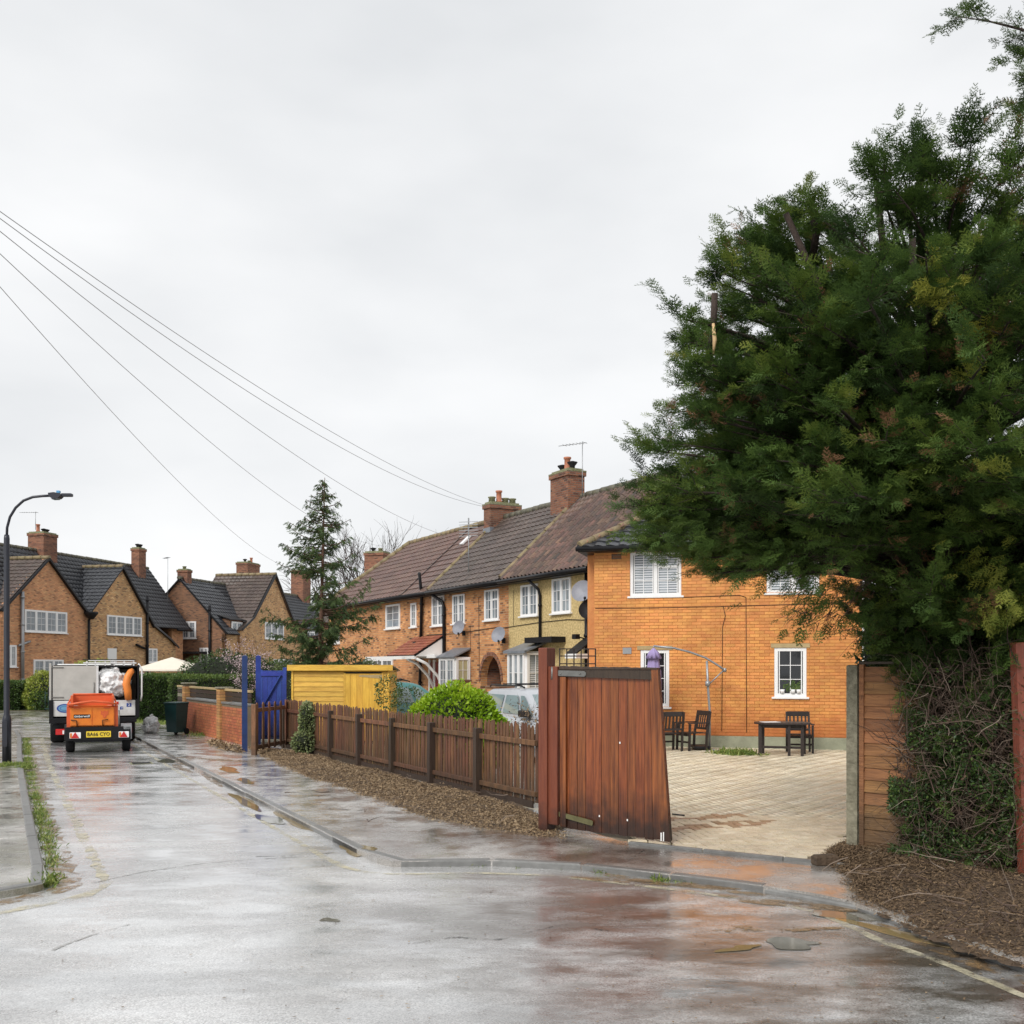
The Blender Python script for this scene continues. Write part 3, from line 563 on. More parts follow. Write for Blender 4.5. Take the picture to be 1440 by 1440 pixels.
# ---------------------------------------------------------------- building helpers
class Fr:     # a facade: local x runs along it (left to right seen from outside), local y goes into the building
    def __init__(s, x, y, ang): s.o = Vector((x,y,0)); s.a = ang; s.ux = Vector((math.cos(ang), math.sin(ang), 0)); s.uy = Vector((-math.sin(ang), math.cos(ang), 0))
    def at(s, px, py=None, y=0):
        k = (px-720)/1440; o = s.o+s.uy*y; t = (k*o.y-o.x)/(s.ux.x-k*s.ux.y); w_ = o+s.ux*t
        return t if py is None else (t, H-w_.y*(py-937)/1440)
    def W(s, x, y=0, z=0): return s.o+s.ux*x+s.uy*y+Vector((0,0,z))
PANE = {}
def window(par, x0, x1, z0, z1, y=0, cas=2, cols=2, rows=3, ft=.055, glass='glass', rot=0, sill=True, joined=False, split=None, fan=None, frame='upvc', cs=None, blinds=False):
    w_, h_ = x1-x0, z1-z0; f = MB(); pr = .035
    f.box(0,ft,-pr,.03,0,h_); f.box(w_-ft,w_,-pr,.03,0,h_); f.box(ft,w_-ft,-pr,.03,0,ft); f.box(ft,w_-ft,-pr,.03,h_-ft,h_)
    o = None; cw = (w_-ft)/cas; panes = []
    for c in range(cas):
        a = ft/2+c*cw; bb = a+cw
        if c: f.box(a-ft*.6, a+ft*.6, -pr-.003, .03, ft, h_-ft)
        ia, ib = a+ft*.75, bb-ft*.75; q = .022
        f.box(ia-.001,ia+q,-pr+.004,.02,ft,h_-ft); f.box(ib-q,ib+.001,-pr+.004,.02,ft,h_-ft); ia += q; ib -= q
        z_a, z_b = ft, h_-ft; gb = .016
        sp = split if split is not None else (c == fan)
        if sp: zz = h_*.66; f.box(ia,ib,-pr+.001,.02,zz-.03,zz+.03)
        for k in range(1, cols): xx = ia+(ib-ia)*k/cols; f.box(xx-gb/2,xx+gb/2,-pr+.01,.015,z_a,z_b)
        for k in range(1, rows): zz = z_a+(z_b-z_a)*k/rows; f.box(ia,ib,-pr+.0085,.015,zz-gb/2,zz+gb/2)
        for i in range(cols):
            for j in range(rows):
                panes.append((ia+(ib-ia)*i/cols+gb/2, ia+(ib-ia)*(i+1)/cols-gb/2, z_a+(z_b-z_a)*j/rows+gb/2, z_a+(z_b-z_a)*(j+1)/rows-gb/2))
    o = f.build('window', MT[frame], par, (x0, y, z0), (0,0,rot))
    if sill: s = MB(); s.bev(-.06, w_+.06, -.09, .0, -.05, .0, .008); s.build('sill', MT['white'], o)
    gm = MT[glass]
    if joined:
        p = MB(); p.box(ft, w_-ft, -.006, .004, ft, h_-ft); p.build('pane', gm, o)
    else:
        for (a,b_,c,d) in panes:
            key = (round(b_-a,3), round(d-c,3), glass)
            if key not in PANE: p = MB(); p.box(0,key[0],-.008,.0,0,key[1]); PANE[key] = p.mesh('pane', gm)
            link('pane', PANE[key], o, (a,0,c), (random.uniform(-.006,.006),0,random.uniform(-.006,.006)))
    if blinds:
        s = MB()
        for c in range(cas):
            a = ft/2+c*cw+ft; bb = ft/2+(c+1)*cw-ft; z = ft+.03
            while z < h_-ft: s.add([(a,-.0105,z),(bb,-.0105,z),(bb,-.0085,z+.030),(a,-.0085,z+.030)], [(0,1,2,3)]); z += .060
        s.build('louvre_blind', MT['slat'], o, kind='stuff')
    return o
def wallgrid(mb, x0, x1, z0, z1, ops, y0, y1):
    xs = sorted({x0,x1,*[v for o in ops for v in o[:2]]}); zs = sorted({z0,z1,*[v for o in ops for v in o[2:4]]})
    for i in range(len(xs)-1):
        for j in range(len(zs)-1):
            cx, cz = (xs[i]+xs[i+1])/2, (zs[j]+zs[j+1])/2
            if any(o[0] < cx < o[1] and o[2] < cz < o[3] for o in ops): continue
            mb.box(xs[i], xs[i+1], y0, y1, zs[j], zs[j+1])
def bricks(par, fr, x0, x1, z0, z1, ops, y, mat, nparts=300, proud=.010, rh=.075, bw=.225, stuffname='brickwork', rot=0):
    full = []; rest = []; j = 0; z = z0; T = bw-.009
    while z+rh <= z1+.01:
        off = -(j%2)*bw/2; spans = [(x0,x1)]
        for (a,b_,c,d) in ops:
            if c < z+rh*.6 and d > z+rh*.4:
                ns = []
                for (p,q) in spans:
                    if b_ <= p or a >= q: ns.append((p,q)); continue
                    if a > p: ns.append((p,a))
                    if b_ < q: ns.append((b_,q))
                spans = ns
        for (p,q) in spans:
            x = x0+off+math.floor((p-x0-off)/bw)*bw
            while x < q:
                a, b_ = max(x,p), min(x+bw,q)
                if b_-a > .05: (full if b_-a > bw-.002 else rest).append((a, b_, z))
                x += bw
        z += rh; j += 1
    me = MB(); me.box(0, T, 0, proud, 0, rh-.010); me = me.mesh('brick', mat)
    full.sort(key=lambda t: (fr.W(t[0],0,t[2])-Vector((0,0,H))).length if fr else t[0])
    for (a,b_,z) in full[:nparts]: link('brick', me, par, (a+.0045, y-proud+random.uniform(-.0025,.0015), z+.005))
    rest += full[nparts:]
    if rest:
        m = MB()
        for (a,b_,z) in rest: q = random.uniform(-.0025,.0015); m.box(a+.0045, b_-.0045, y-proud+q, y+q, z+.005, z+rh-.005)
        m.build(stuffname, mat, par, kind='stuff')
TP = {'pan': ([0,.25,.4,.62,.85,1.0],[.0,-.006,.05,.078,.05,0]), 'roll': ([0,.2,.35,.5,.75,1.0],[.02,.0,.0,.03,.035,.02]), 'flat': ([0,.08,.5,.92,1.0],[.01,.0,.0,.0,.01])}
def tiles(par, fr, O, U, V, poly, mat, tw, th, nparts=300, prof='pan', lift=.032, stuffname='tile_field', stag=False):
    O, U, V = Vector(O), Vector(U).normalized(), Vector(V).normalized(); Nn = U.cross(V).normalized()
    pu = [p[0] for p in poly]; pv = [p[1] for p in poly]; cells = []
    for r in range(int((max(pv)-min(pv))/th)+1):
        for c in range(-1, int((max(pu)-min(pu))/tw)+2): cells.append((min(pu)+c*tw+(tw/2 if stag and r%2 else 0), min(pv)+r*th))
    C = np.array(cells); C = C[inpoly(C+np.array([tw/2, th/2]), poly)]
    xs, hs = TP[prof]; v = []; f = []; n = len(xs)
    for x,h in zip(xs,hs): v.append((x*tw, -.005, h+lift))
    for x,h in zip(xs,hs): v.append((x*tw, th+.01, h+.004))
    for x,h in zip(xs,hs): v.append((x*tw, -.005, h+lift-.026))
    for i in range(n-1): f += [(i,i+1,n+i+1,n+i),(2*n+i,2*n+i+1,i+1,i)]
    T = np.array(v); F4 = np.array(f)
    Rm = np.array([[U.x,V.x,Nn.x],[U.y,V.y,Nn.y],[U.z,V.z,Nn.z]]); q = Matrix(Rm.tolist()).to_euler()
    W_ = [O+U*a+V*b_ for a,b_ in C]; dist = [ (fr.W(p.x,p.y,p.z)-Vector((0,0,H))).length for p in W_]; order = np.argsort(dist)
    mb = MB(); mb.add(v, f); me = mb.mesh('roof_tile', mat)
    for i in order[:nparts]: link('roof_tile', me, par, W_[i]+Nn*random.uniform(0,.004), q)
    rs = order[nparts:]
    if len(rs):
        P0 = np.array([list(W_[i]) for i in rs])+RNG.uniform(0,.004,len(rs))[:,None]*np.array(list(Nn))
        VV = (T@Rm.T)[None]+P0[:,None,:]; FF = F4[None]+(np.arange(len(rs))*len(T))[:,None,None]
        link(stuffname, npmesh(stuffname, VV.reshape(-1,3), FF.reshape(-1,4), mat), par, kind='stuff')
    s = MB(); s.poly3([O+U*a+V*b_ for a,b_ in poly], .06); return s.build('roof_deck', MT['soot'], par)
RIDGE = {}
def ridge(par, a, b_, mat, r=.12, step=.45):
    a, b_ = Vector(a), Vector(b_); d = b_-a; n = max(1, int(round(d.length/step))); key = (mat, round(r,3), round(d.length/n,3))
    if key not in RIDGE:
        m = MB(); s = d.length/n; m.tube([(0,0,0),(s*.97,0,0)], [r*1.06, r*.95], 10); RIDGE[key] = m.mesh('ridge_tile', MT[mat])
    q = d.to_track_quat('X','Z').to_euler()
    for i in range(n): link('ridge_tile', RIDGE[key], par, a+d*i/n+Vector((0,0,random.uniform(-.008,.008))), q)
def chimney(par, x, y, z0, z1, w_, d_, pots, mat='cbrick', rot=0):
    m = MB(); m.box(-w_/2, w_/2, -d_/2, d_/2, 0, z1-z0-.22); o = m.build('chimney', MT[mat], par, (x,y,z0), (0,0,rot)); h = z1-z0
    c = MB(); c.box(-w_/2-.045, w_/2+.045, -d_/2-.045, d_/2+.045, h-.22, h-.08); c.build('oversail_course', MT[mat], o); c = MB()
    c.box(-w_/2-.05,w_/2+.05,-d_/2-.05,d_/2+.05,h-.08,h-.03); c.box(-w_/2+.03,w_/2-.03,-d_/2+.03,d_/2-.03,h-.03,h+.04); c.build('chimney_cap', MT['moss'], o)
    l = MB(); l.box(-w_/2-.025,w_/2+.025,-d_/2-.025,d_/2+.025,-.25,.12); l.build('flashing', MT['lead'], o)
    for (px_, kind) in pots:
        p = MB()
        if kind == 'tall': p.lathe([(0,0),(.12,0),(.13,.06),(.105,.08),(.10,.38),(.13,.40),(.13,.46),(.09,.46),(.085,.2)], 12); mt = 'pot'
        elif kind == 'cowl': p.lathe([(0,0),(.09,0),(.09,.1),(.17,.2),(.18,.23),(.04,.27),(0,.27)], 12); mt = 'soot'
        else: p.lathe([(0,0),(.13,0),(.12,.14),(.15,.16),(.15,.2),(.10,.2),(.09,.1)], 12); mt = 'moss'
        p.build('chimney_pot', MT[mt], o, (px_, random.uniform(-.03,.03), h+.04))
    return o
def pipe(par, pts, r=.045, mat='black', name='downpipe', brackets=True):
    m = MB(); m.tube(pts, r, 8)
    if brackets:
        a, c = Vector(pts[-2]), Vector(pts[-1]); L = (c-a).length
        for k in range(int(L/1.5)+1): p = a.lerp(c, (k*1.5+.3)/L) if (k*1.5+.3) < L else None; (m.tube([p-Vector((0,0,.04)), p+Vector((0,0,.04))], r*1.35, 8) if p else None)
    return m.build(name, MT[mat], par)
def antenna(label, loc, h, ang=0, n=7, L=.9, group=None):
    t = thing('television_aerial', label, 'aerial', loc, 0, group)
    m = MB(); m.tube([(0,0,0),(0,0,h)], .016, 6); m.build('mast', MT['grey'], t)
    b = MB(); c, s = math.cos(ang), math.sin(ang); b.tube([(-c*.15,-s*.15,h-.05),(c*L,s*L,h-.05)], .011, 5)
    for i in range(n): u = -.1+L*i/n; b.tube([(c*u-s*.16,s*u+c*.16,h-.05),(c*u+s*.16,s*u-c*.16,h-.05)], .007, 4)
    b.build('antenna_array', MT['grey'], t); return t
def dish(label, loc, rdia, face, group='satellite dishes on the terrace walls', mat='dish', back=False):
    t = thing('satellite_dish', label, 'satellite dish', loc, face, group)   # local -y looks outwards
    m = MB(); r = rdia/2; m.lathe([(0,.0),(r*.4,.012),(r*.75,.045),(r,.085),(r+.008,.09),(r,.075),(r*.7,.03),(r*.3,-.01),(0,-.015)], 24)
    m.build('reflector', MT[mat], t, (0,-.32,.05), (R(72),0,R(-14)))
    a = MB(); a.tube([(0,0,-.12),(0,-.18,-.10),(0,-.3,.03)], .02, 6); a.box(-.06,.06,-.01,.01,-.2,-.02); a.build('wall_bracket', MT['soot'], t)
    k = MB(); k.tube([(0,-.33,-.12),(.05,-.5,-.25),(.10,-.66,-.16)], .011, 6); k.lathe([(0,-.03),(.035,-.03),(.035,.04),(0,.05)], 8, (.10,-.66,-.15)); k.build('receiver_arm', MT['soot'], t)
    return t
# ---------------------------------------------------------------- orange corner house
OF = Fr(2.02, 25.1, math.atan2(-1440, 5220))
def build_orange():
    f = OF; L = f.at(1212); hz = 4.80
    h = thing('corner_house', 'orange painted brick corner house with shuttered white windows behind the paved drive', 'house', f.o, f.a)
    def wop(a,b_,t,bo): x0,z1 = f.at(a,t); x1,_ = f.at(b_,t); _,z0 = f.at((a+b_)/2,bo); return (x0,x1,z0,z1)
    W1 = wop(886,958,777,838); W2 = wop(1078,1152,789,835); W3 = wop(901,941,914,994); W4 = wop(1089,1134,911,980)
    W2 = (W2[0], W2[1], W1[2]+.02, W1[3]+.02); ops = [W1,W2,W3,W4]
    m = MB(); wallgrid(m, 0, L, .30, hz, ops, 0, .28)
    m.box(0,.28,.28,8,.3,hz); m.box(L-.28,L,.28,8,.3,hz); m.box(.28,L-.28,7.7,8,.3,hz); m.build('wall', MT['omortar'], h)
    bricks(h, f, 0, L, .31, hz-.02, ops, 0, MT['obrick'])
    s = MB(); zz = .31; k = 0          # bricks of the two side walls, joined
    while zz < hz-.02:
        y = -.001 if k%2 else -.10
        while y < 8:
            s.box(-.008, .0, max(y,0)+.004, min(y+.216,8), zz+.005, zz+.070); s.box(L, L+.008, max(y,0)+.004, min(y+.216,8), zz+.005, zz+.070); y += .225
        zz += .075; k += 1
    s.build('side_brickwork', MT['obrick'], h, kind='stuff')
    p = MB(); p.box(-.03, L+.03, -.035, 8.03, 0, .30); p.build('plinth', MT['plinth'], h)
    window(h, W1[0],W1[1],W1[2],W1[3], .05, 2,2,3, .07, 'glass', fan=1, blinds=True)
    window(h, W2[0],W2[1],W2[2],W2[3], .05, 2,2,3, .07, 'glass', fan=1, blinds=True)
    window(h, W3[0],W3[1],W3[2],W3[3], .03, 1,2,4, .08, 'dglass')
    w4 = window(h, W4[0],W4[1],W4[2],W4[3], .03, 1,2,3, .08, 'dglass')
    for w_ in (W3, W4): l = MB(); l.box(w_[0]-.08, w_[1]+.08, -.03, .0, w_[3]+.003, w_[3]+.10); l.build('lintel', MT['trimo'], h)
    # house plants on the inside sill, seen against the dark panes
    m = MB(); 
    for dx in (.18,.42,.55): m.lathe([(0,0),(.045,0),(.055,.09),(0,.09)], 8, (dx,-.035,.085))
    m.build('flower_pots', MT['white'], w4)
    n = 160; g = np.random.default_rng(4); T = np.array([(0,-.2,0),(.6,-.3,.1),(1,0,0),(.6,.3,.1),(0,.2,0)]); TF = np.array([(0,1,2),(0,2,3),(0,3,4)])
    pos = np.c_[g.normal(.42,.11,n), g.uniform(-.034,-.012,n), g.normal(.26,.06,n)]; V,F = scatter(T,TF,pos,np.c_[g.normal(0,1,n),g.normal(0,.1,n),g.normal(.3,1,n)],g.uniform(.03,.06,n),None,(0,1,0))
    link('pot_plant', npmesh('pot_plant', V, F, MT['hedge'], np.repeat(g.uniform(.3,1,n),5)), w4, kind='stuff')
    # eaves, gutter, roof: front slope grey tiles, left slope weathered pantiles, hip between
    ov = .36; tn = .60; ze = hz+.02; x0, x1, y0, y1 = -ov, L+ov, -ov, 8+ov; hw = (x1-x0)/2; xr = (x0+x1)/2; zr = ze+hw*tn
    e = MB(); e.box(x0+.02,x1-.02,y0+.02,-.0,ze-.10,ze-.02); e.box(x0+.02,-.012,.0,y1,ze-.10,ze-.02); e.box(L+.012,x1-.02,0,y1,ze-.10,ze-.02); e.build('soffit', MT['black'], h)
    g_ = MB(); g_.tube([(x0-.02,y0-.04,ze-.03),(x1+.02,y0-.04,ze-.03)], .06, 8); g_.build('gutter', MT['black'], h)
    sl = math.hypot(hw, hw*tn); V = Vector((0,1,tn)).normalized()
    tiles(h, f, (x0,y0,ze), (1,0,0), V, [(0,0),(x1-x0,0),(hw,sl)], MT['tile_black'], .30, .27, 220, 'roll', stuffname='front_tile_field')
    V = Vector((1,0,tn)).normalized()
    tiles(h, f, (x0,y1,ze), (0,-1,0), V, [(0,0),(y1-y0,0),(y1-y0-hw,sl),(hw,sl)], MT['pantile_red'], .24, .30, 0, 'pan', .014, stuffname='left_tile_field')
    V = Vector((-1,0,tn)).normalized()
    tiles(h, f, (x1,y0,ze), (0,1,0), V, [(0,0),(y1-y0,0),(y1-y0-hw,sl),(hw,sl)], MT['tile_black'], .30, .27, 0, 'roll', stuffname='right_tile_field')
    d = MB(); d.poly3([(x1,y1,ze),(x0,y1,ze),(xr,y1-hw,zr)], .05); d.build('rear_roof', MT['tile_black'], h)
    ridge(h, (x0+.05,y0+.05,ze+.06), (xr,y0+hw,zr+.04), 'ridge', .10); ridge(h, (x1-.05,y0+.05,ze+.06), (xr,y0+hw,zr+.04), 'ridge', .13); ridge(h, (xr,y0+hw,zr+.04), (xr,y1-hw,zr+.04), 'ridge', .13)
    # cables clipped to the wall, vents, corner pipe
    def cab(pts): m = MB(); m.tube([(f.at(a,b_,-.02)[0], -.02, f.at(a,b_,-.02)[1]) for a,b_ in pts], .008, 5); m.build('cable', MT['cable'], h)
    cab([(837,855.5),(900,855),(1010,853),(1130,849.5),(1205,847)]); cab([(1017,853),(1020,866),(1016,882),(1015,1028)]); cab([(1049,840),(1050,1030)]); cab([(960,840),(1040,837),(1049,840)])
    a = f.at(876,916); b = MB(); b.box(a[0], a[0]+.21, -.03, -.008, a[1]-.06, a[1]+.09); b.build('air_vent', MT['grey'], h)
    a = f.at(867,783); b = MB(); b.box(a[0]-.12, a[0]+.12, -.016, -.0135, a[1]-.06, a[1]+.07); b.build('air_brick', MT['dbrick'], h)
    pipe(h, [(L+.10,.12,ze-.05),(L+.10,.12,.05)], .05, 'black'); c = MB(); c.box(L+.008,L+.05,.0,.04,0,hz); c.build('corner_trim', MT['white'], h)
    q = MB(); q.box(-.26,-.01,.45,.70,0,hz-.02); q.build('party_pier', MT['obrick'], h)
    return h
build_orange()
# ---------------------------------------------------------------- terrace of brick and pebbledash houses
TA = math.atan2(-1440, 788)
TF_ = Fr(2.2, 29.0, TA)     # origin at the near right-hand end; x is negative towards the far end
def build_terrace():
    f = TF_; hz = 4.72; bR = 2.75; zr = 7.62; xB = f.at(702, y=-.35); xE = f.at(592); x6 = f.at(600, y=-.35); x5 = f.at(565, y=-.35); x0 = -22.9
    dep = 5.6; ov = .35; tn = (zr-hz)/(bR+ov); sl = math.hypot(bR+ov, zr-hz); V = Vector((0, bR+ov, zr-hz)).normalized()
    def wop(a,b_,t,bo,y=0): p,z1 = f.at((a+b_)/2,t,y); _,z0 = f.at((a+b_)/2,bo,y); return (f.at(a,y=y), f.at(b_,y=y), z0, z1)
    def shell(h, a, b_, mat, ends=(True,True)):
        m = MB(); m.box(a, b_, 0, .25, 0, hz+.1); m.box(a, b_, dep-.25, dep, 0, hz+.1)
        if ends[0]: m.box(a, a+.22, .25, dep-.25, 0, hz)
        if ends[1]: m.prism([(a*0,0)]*0 or [(b_-.22,0),(b_,0),(b_,hz),(b_-.22,hz)], .25, dep-.25)
        m.build('wall', MT[mat], h)
    def gutter(h, a, b_):
        g_ = MB(); g_.tube([(a,-ov-.05,hz-.05),(b_,-ov-.05,hz-.05)], .065, 8); g_.build('gutter', MT['black'], h)
        s = MB(); s.box(a,b_,-ov+.02,-.01,hz-.14,hz-.04); s.build('soffit', MT['black'], h)
        r = MB(); r.poly3([(a,bR,zr-.02),(b_,bR,zr-.02),(b_,dep+ov,hz-.02),(a,dep+ov,hz-.02)], .06); r.build('rear_roof', MT['tile_brown'], h)
    def cable(h, pts, mat='soot', r=.010):
        m = MB(); m.tube([(f.at(a,b_,-.02)[0], -.02, f.at(a,b_,-.02)[1]) for a,b_ in pts], r, 5); m.build('cable', MT[mat], h)
    # --- pebbledashed house
    h = thing('pebbledash_house', 'terrace house with yellowish pebbledash walls and a pantiled roof next to the orange house', 'house', f.o, f.a)
    shell(h, xB, .45, 'pebble'); gutter(h, xB, .5)
    for w_ in (wop(733,757,822,866), wop(777,803.5,813,862)): window(h, *w_, -.0, 2,2,3, .06, 'glass', split=False, fan=1)
    tiles(h, f, (xB,-ov,hz), (1,0,0), V, [(0,0),(-xB+.5,0),(-xB+.5,sl),(0,sl)], MT['pantile'], .235, .30, 300, 'pan', .014)
    ridge(h, (xB,bR,zr+.03), (.5,bR,zr+.03), 'ridge_d', .12); ridge(h, (xB,-ov+.05,hz+.07), (xB,bR,zr+.06), 'ridge', .10)
    # bay with pent lead roof
    bx0, bx1, bz1 = f.at(713, y=-.7), f.at(739, y=-.7), f.at(730, 916, -.7)[1]; bd = .7
    b = MB(); b.box(bx0,bx1,-.70,-.001,0,.55); b.build('bay_base', MT['pebble'], h); b = MB(); b.box(bx0+.02,bx1-.02,-.68,-.001,.55,bz1); b.build('bay_frame', MT['upvc'], h)
    r = MB(); r.poly3([(bx0-.08,-.80,bz1+.01),(bx1+.12,-.80,bz1+.01),(bx1+.12,0,bz1+.30),(bx0-.08,0,bz1+.30)], .05); r.box(bx0-.08,bx1+.12,-.80,-.74,bz1-.06,bz1+.02); r.build('bay_roof', MT['lead'], h)
    window(h, bx0+.06, bx1-.06, .60, bz1-.05, -.69, 3,1,3, .06, 'glass', sill=False)
    q = window(h, 0, .62, .60, bz1-.05, 0, 1,2,3, .06, 'glass', rot=R(90), sill=False, blinds=True); q.location = (bx1-.01, -.66, .60)
    b = MB(); a = f.at(755,900,-.35); b.box(a[0]-.5,a[0]+1.1,-.5,-.02,bz1+.25,bz1+.42); b.build('porch_hood', MT['black'], h)
    x = f.at(762); pipe(h, [(f.at(756),-ov-.02,hz-.1),(x,-.12,hz-.42),(x,-.07,hz-.6),(x,-.07,1.0)], .045)
    x = f.at(829); pipe(h, [(x,-.09,hz-.1),(x,-.09,.1)], .07)
    cable(h, [(707,883),(760,875),(800,871),(822,872)]); cable(h, [(722,830),(722,880)], r=.006)
    chimney(h, (xB+f.at(800,y=bR-.4))/2*0+f.at(796,y=bR-.3), bR-.25, zr-.9, f.at(797,664,bR-.25)[1], 1.15, .65, [(-.35,'cowl'),(.0,'tall'),(.35,'cowl')])
    # --- middle brick house
    h2 = thing('brick_house', 'orange brick terrace house with dark brown tiled roof, white bay and arched alleyway', 'house', f.o, f.a); hm = h2
    m = MB(); ax0, ax1 = f.at(676), f.at(705); ax1 = min(ax1, xB-.02); az = f.at(690,958)[1]; ar = (ax1-ax0)/2; acx = (ax0+ax1)/2
    m.box(xE, ax0, 0, .25, 0, hz+.1); 
    top = f.at(690,922)[1]; n = 14; rz = top-az
    arc = [(acx-ar*math.cos(math.pi*i/n), az+rz*math.sin(math.pi*i/n)) for i in range(n+1)]
    m.prism([(ax0,az)]*0+arc+[(ax1,hz+.1),(ax0,hz+.1)], 0, .25) if False else None
    for i in range(n):
        (xa,za),(xb,zb) = arc[i],arc[i+1]; m.prism([(xa,za),(xb,zb),(xb,hz+.1),(xa,hz+.1)], 0, .25)
    m.box(ax1, xB, 0, .25, 0, hz+.1) if xB > ax1 else None
    m.box(xE, xB, dep-.25, dep, 0, hz+.1); m.build('wall', MT['tbrick'], h2)
    v = MB()        # arch ring of brick and the passage inside
    for i in range(n):
        a0, a1 = math.pi*(i+.06)/n, math.pi*(i+.94)/n; q = 1.16
        pts = [(acx-ar*math.cos(a0),az+rz*math.sin(a0)),(acx-ar*math.cos(a1),az+rz*math.sin(a1)),(acx-ar*q*math.cos(a1),az+rz*q*math.sin(a1)),(acx-ar*q*math.cos(a0),az+rz*q*math.sin(a0))]
        v.prism(pts, -.03, .2)
    v.build('arch_ring', MT['cbrick'], h2)
    v = MB(); v.box(ax0-.05,ax0,.25,3.0,0,top); v.box(ax1,ax1+.05,.25,3.0,0,top); v.box(ax0,ax1,.25,3.0,top,top+.1); v.build('passage', MT['cbrick'], h2)
    v = MB(); v.box(ax0,ax1,1.6,1.7,0,top); v.build('passage_door', MT['alley'], h2)
    gutter(h2, x6, xB)
    for w_ in (wop(608,625,838,880), wop(637,654,836,877), wop(682,702,829,872)): window(h2, *w_, -.0, 2,2,3, .06, 'glass', fan=1)
    tiles(h2, f, (x6,-ov,hz), (1,0,0), V, [(0,0),(xB-x6,0),(xB-x6,sl),(0,sl)], MT['tile_brown'], .30, .30, 300, 'roll')
    ridge(h2, (x6,bR,zr+.03), (xB,bR,zr+.03), 'ridge_d', .12); ridge(h2, (x6,-ov+.05,hz+.07), (x6,bR,zr+.05), 'ridge', .085)
    bx0, bx1, bz1 = f.at(617,y=-.6), f.at(640,y=-.6), f.at(630,924,-.6)[1]
    b = MB(); b.box(bx0,bx1,-.6,-.001,0,.7); b.build('bay_base', MT['tbrick'], h2); b = MB(); b.box(bx0+.02,bx1-.02,-.58,-.001,.7,bz1); b.build('bay_frame', MT['upvc'], h2)
    r = MB(); r.poly3([(bx0-.1,-.70,bz1+.01),(bx1+.08,-.70,bz1+.01),(bx1+.0,0,bz1+.33),(bx0,0,bz1+.33)], .05); r.build('bay_roof', MT['lead'], h2)
    mid = bx0+(bx1-bx0)*.46
    window(h2, bx0+.05, bx1-.05, .72, bz1-.05, -.59, 2,2,4, .07, 'glass', sill=False); q = window(h2, 0, .54, .72, bz1-.05, 0, 1,2,4, .06, 'net', rot=R(90), sill=False); q.location = (bx1-.01, -.57, .72)
    dx = f.at(612); b = MB(); b.box(dx-.35,dx+.35,-.04,0,0,2.1); b.build('front_door', MT['door_r'], h2)
    b = MB(); b.box(f.at(597,y=-.5),bx0-.02,-.75,-.0,2.25,2.37); b.box(dx-.47,dx-.37,-.07,0,0,2.2); b.build('porch_canopy', MT['white'], h2)
    pipe(h2, [(f.at(616),-ov-.02,hz-.05),(f.at(626),-.12,hz-.4),(f.at(627),-.08,hz-.6),(f.at(627),-.08,.1)], .06)
    cable(h2, [(600,893),(640,891),(700,882)]); cable(h2, [(673,840),(674,960)],r=.007); cable(h2, [(661,880),(662,920)],r=.006); cable(h2,[(575,898),(627,893)])
    chimney(h2, f.at(706,y=bR), bR, zr-.5, f.at(706,709,bR)[1], 1.3, .55, [(-.45,'low'),(-.15,'tall'),(.15,'low'),(.45,'low')], rot=R(90))
    # --- end house, hipped
    h3 = thing('end_house', 'end house of the terrace with reddish brown hipped roof and tiled porch behind the conifer', 'house', f.o, f.a)
    m = MB(); m.box(x0, xE-.003, 0, .25, 0, hz+.1); m.box(x0, x0+.25, .25, dep, 0, hz+.1); m.box(x0,xE,dep-.25,dep,0,hz+.1); m.build('wall', MT['tbrick'], h3)
    g_ = MB(); g_.tube([(x0-ov,-ov-.05,hz-.05),(x6,-ov-.05,hz-.05)], .065, 8); g_.build('gutter', MT['black'], h3); s = MB(); s.box(x0-ov,x6,-ov+.02,-.01,hz-.14,hz-.04); s.build('soffit', MT['black'], h3)
    hx = x0-ov; hr = f.at(601,y=bR); hr = min(hr, hx+3.9)
    tiles(h3, f, (hx,-ov,hz), (1,0,0), V, [(0,0),(x5-hx,0),(x5-hx,sl),(hr-hx,sl)], MT['tile_red'], .33, .32, 300, 'roll')
    tiles(h3, f, (x5+.02,-ov,hz), (1,0,0), V, [(0,0),(x6-x5-.02,0),(x6-x5-.02,sl),(0,sl)], MT['tile_red'], .33, .34, 120, 'flat')
    r = MB(); r.poly3([(hx,-ov,hz-.02),(hr,bR,zr-.02),(hx,dep+ov,hz-.02)], .05); r.poly3([(hr,bR,zr-.02),(x6,bR,zr-.02),(x6,dep+ov,hz-.02),(hx,dep+ov,hz-.02)], .06); r.build('rear_roof', MT['tile_red'], h3)
    ridge(h3, (hr,bR,zr+.03), (x6,bR,zr+.03), 'ridge', .11); ridge(h3, (hx+.03,-ov+.03,hz+.06), (hr,bR,zr+.04), 'ridge', .13)
    b = MB(); b.bar((x5,-ov,hz+.05),(x5,bR,zr+.05),.05,.03); b.build('party_joint', MT['soot'], h3)
    for w_,c in ((wop(543,563,850,884),1),(wop(578,586,848,882),1),(wop(462,478,893,905),2)): window(h3, *w_, -.0, c,2,3 if c==1 else 2, .08, 'glass')
    gx0, gx1 = f.at(513), f.at(560); window(h3, *wop(512,553,927,960), -.02, 3,2,3, .08, 'glass', joined=True)
    # lean-to porch roof in red tiles with white gable triangle and curved brackets
    p0, p1 = f.at(546,y=-1.2), f.at(584,y=-1.2); zt, zb = 3.12, 2.35
    tiles(h3, f, (p0,-1.25,zb), (1,0,0), Vector((0,1.25,zt-zb)).normalized(), [(0,0),(p1-p0,0),(p1-p0,1.44),(0,1.44)], MT['porch'], .22, .20, 80, 'flat')
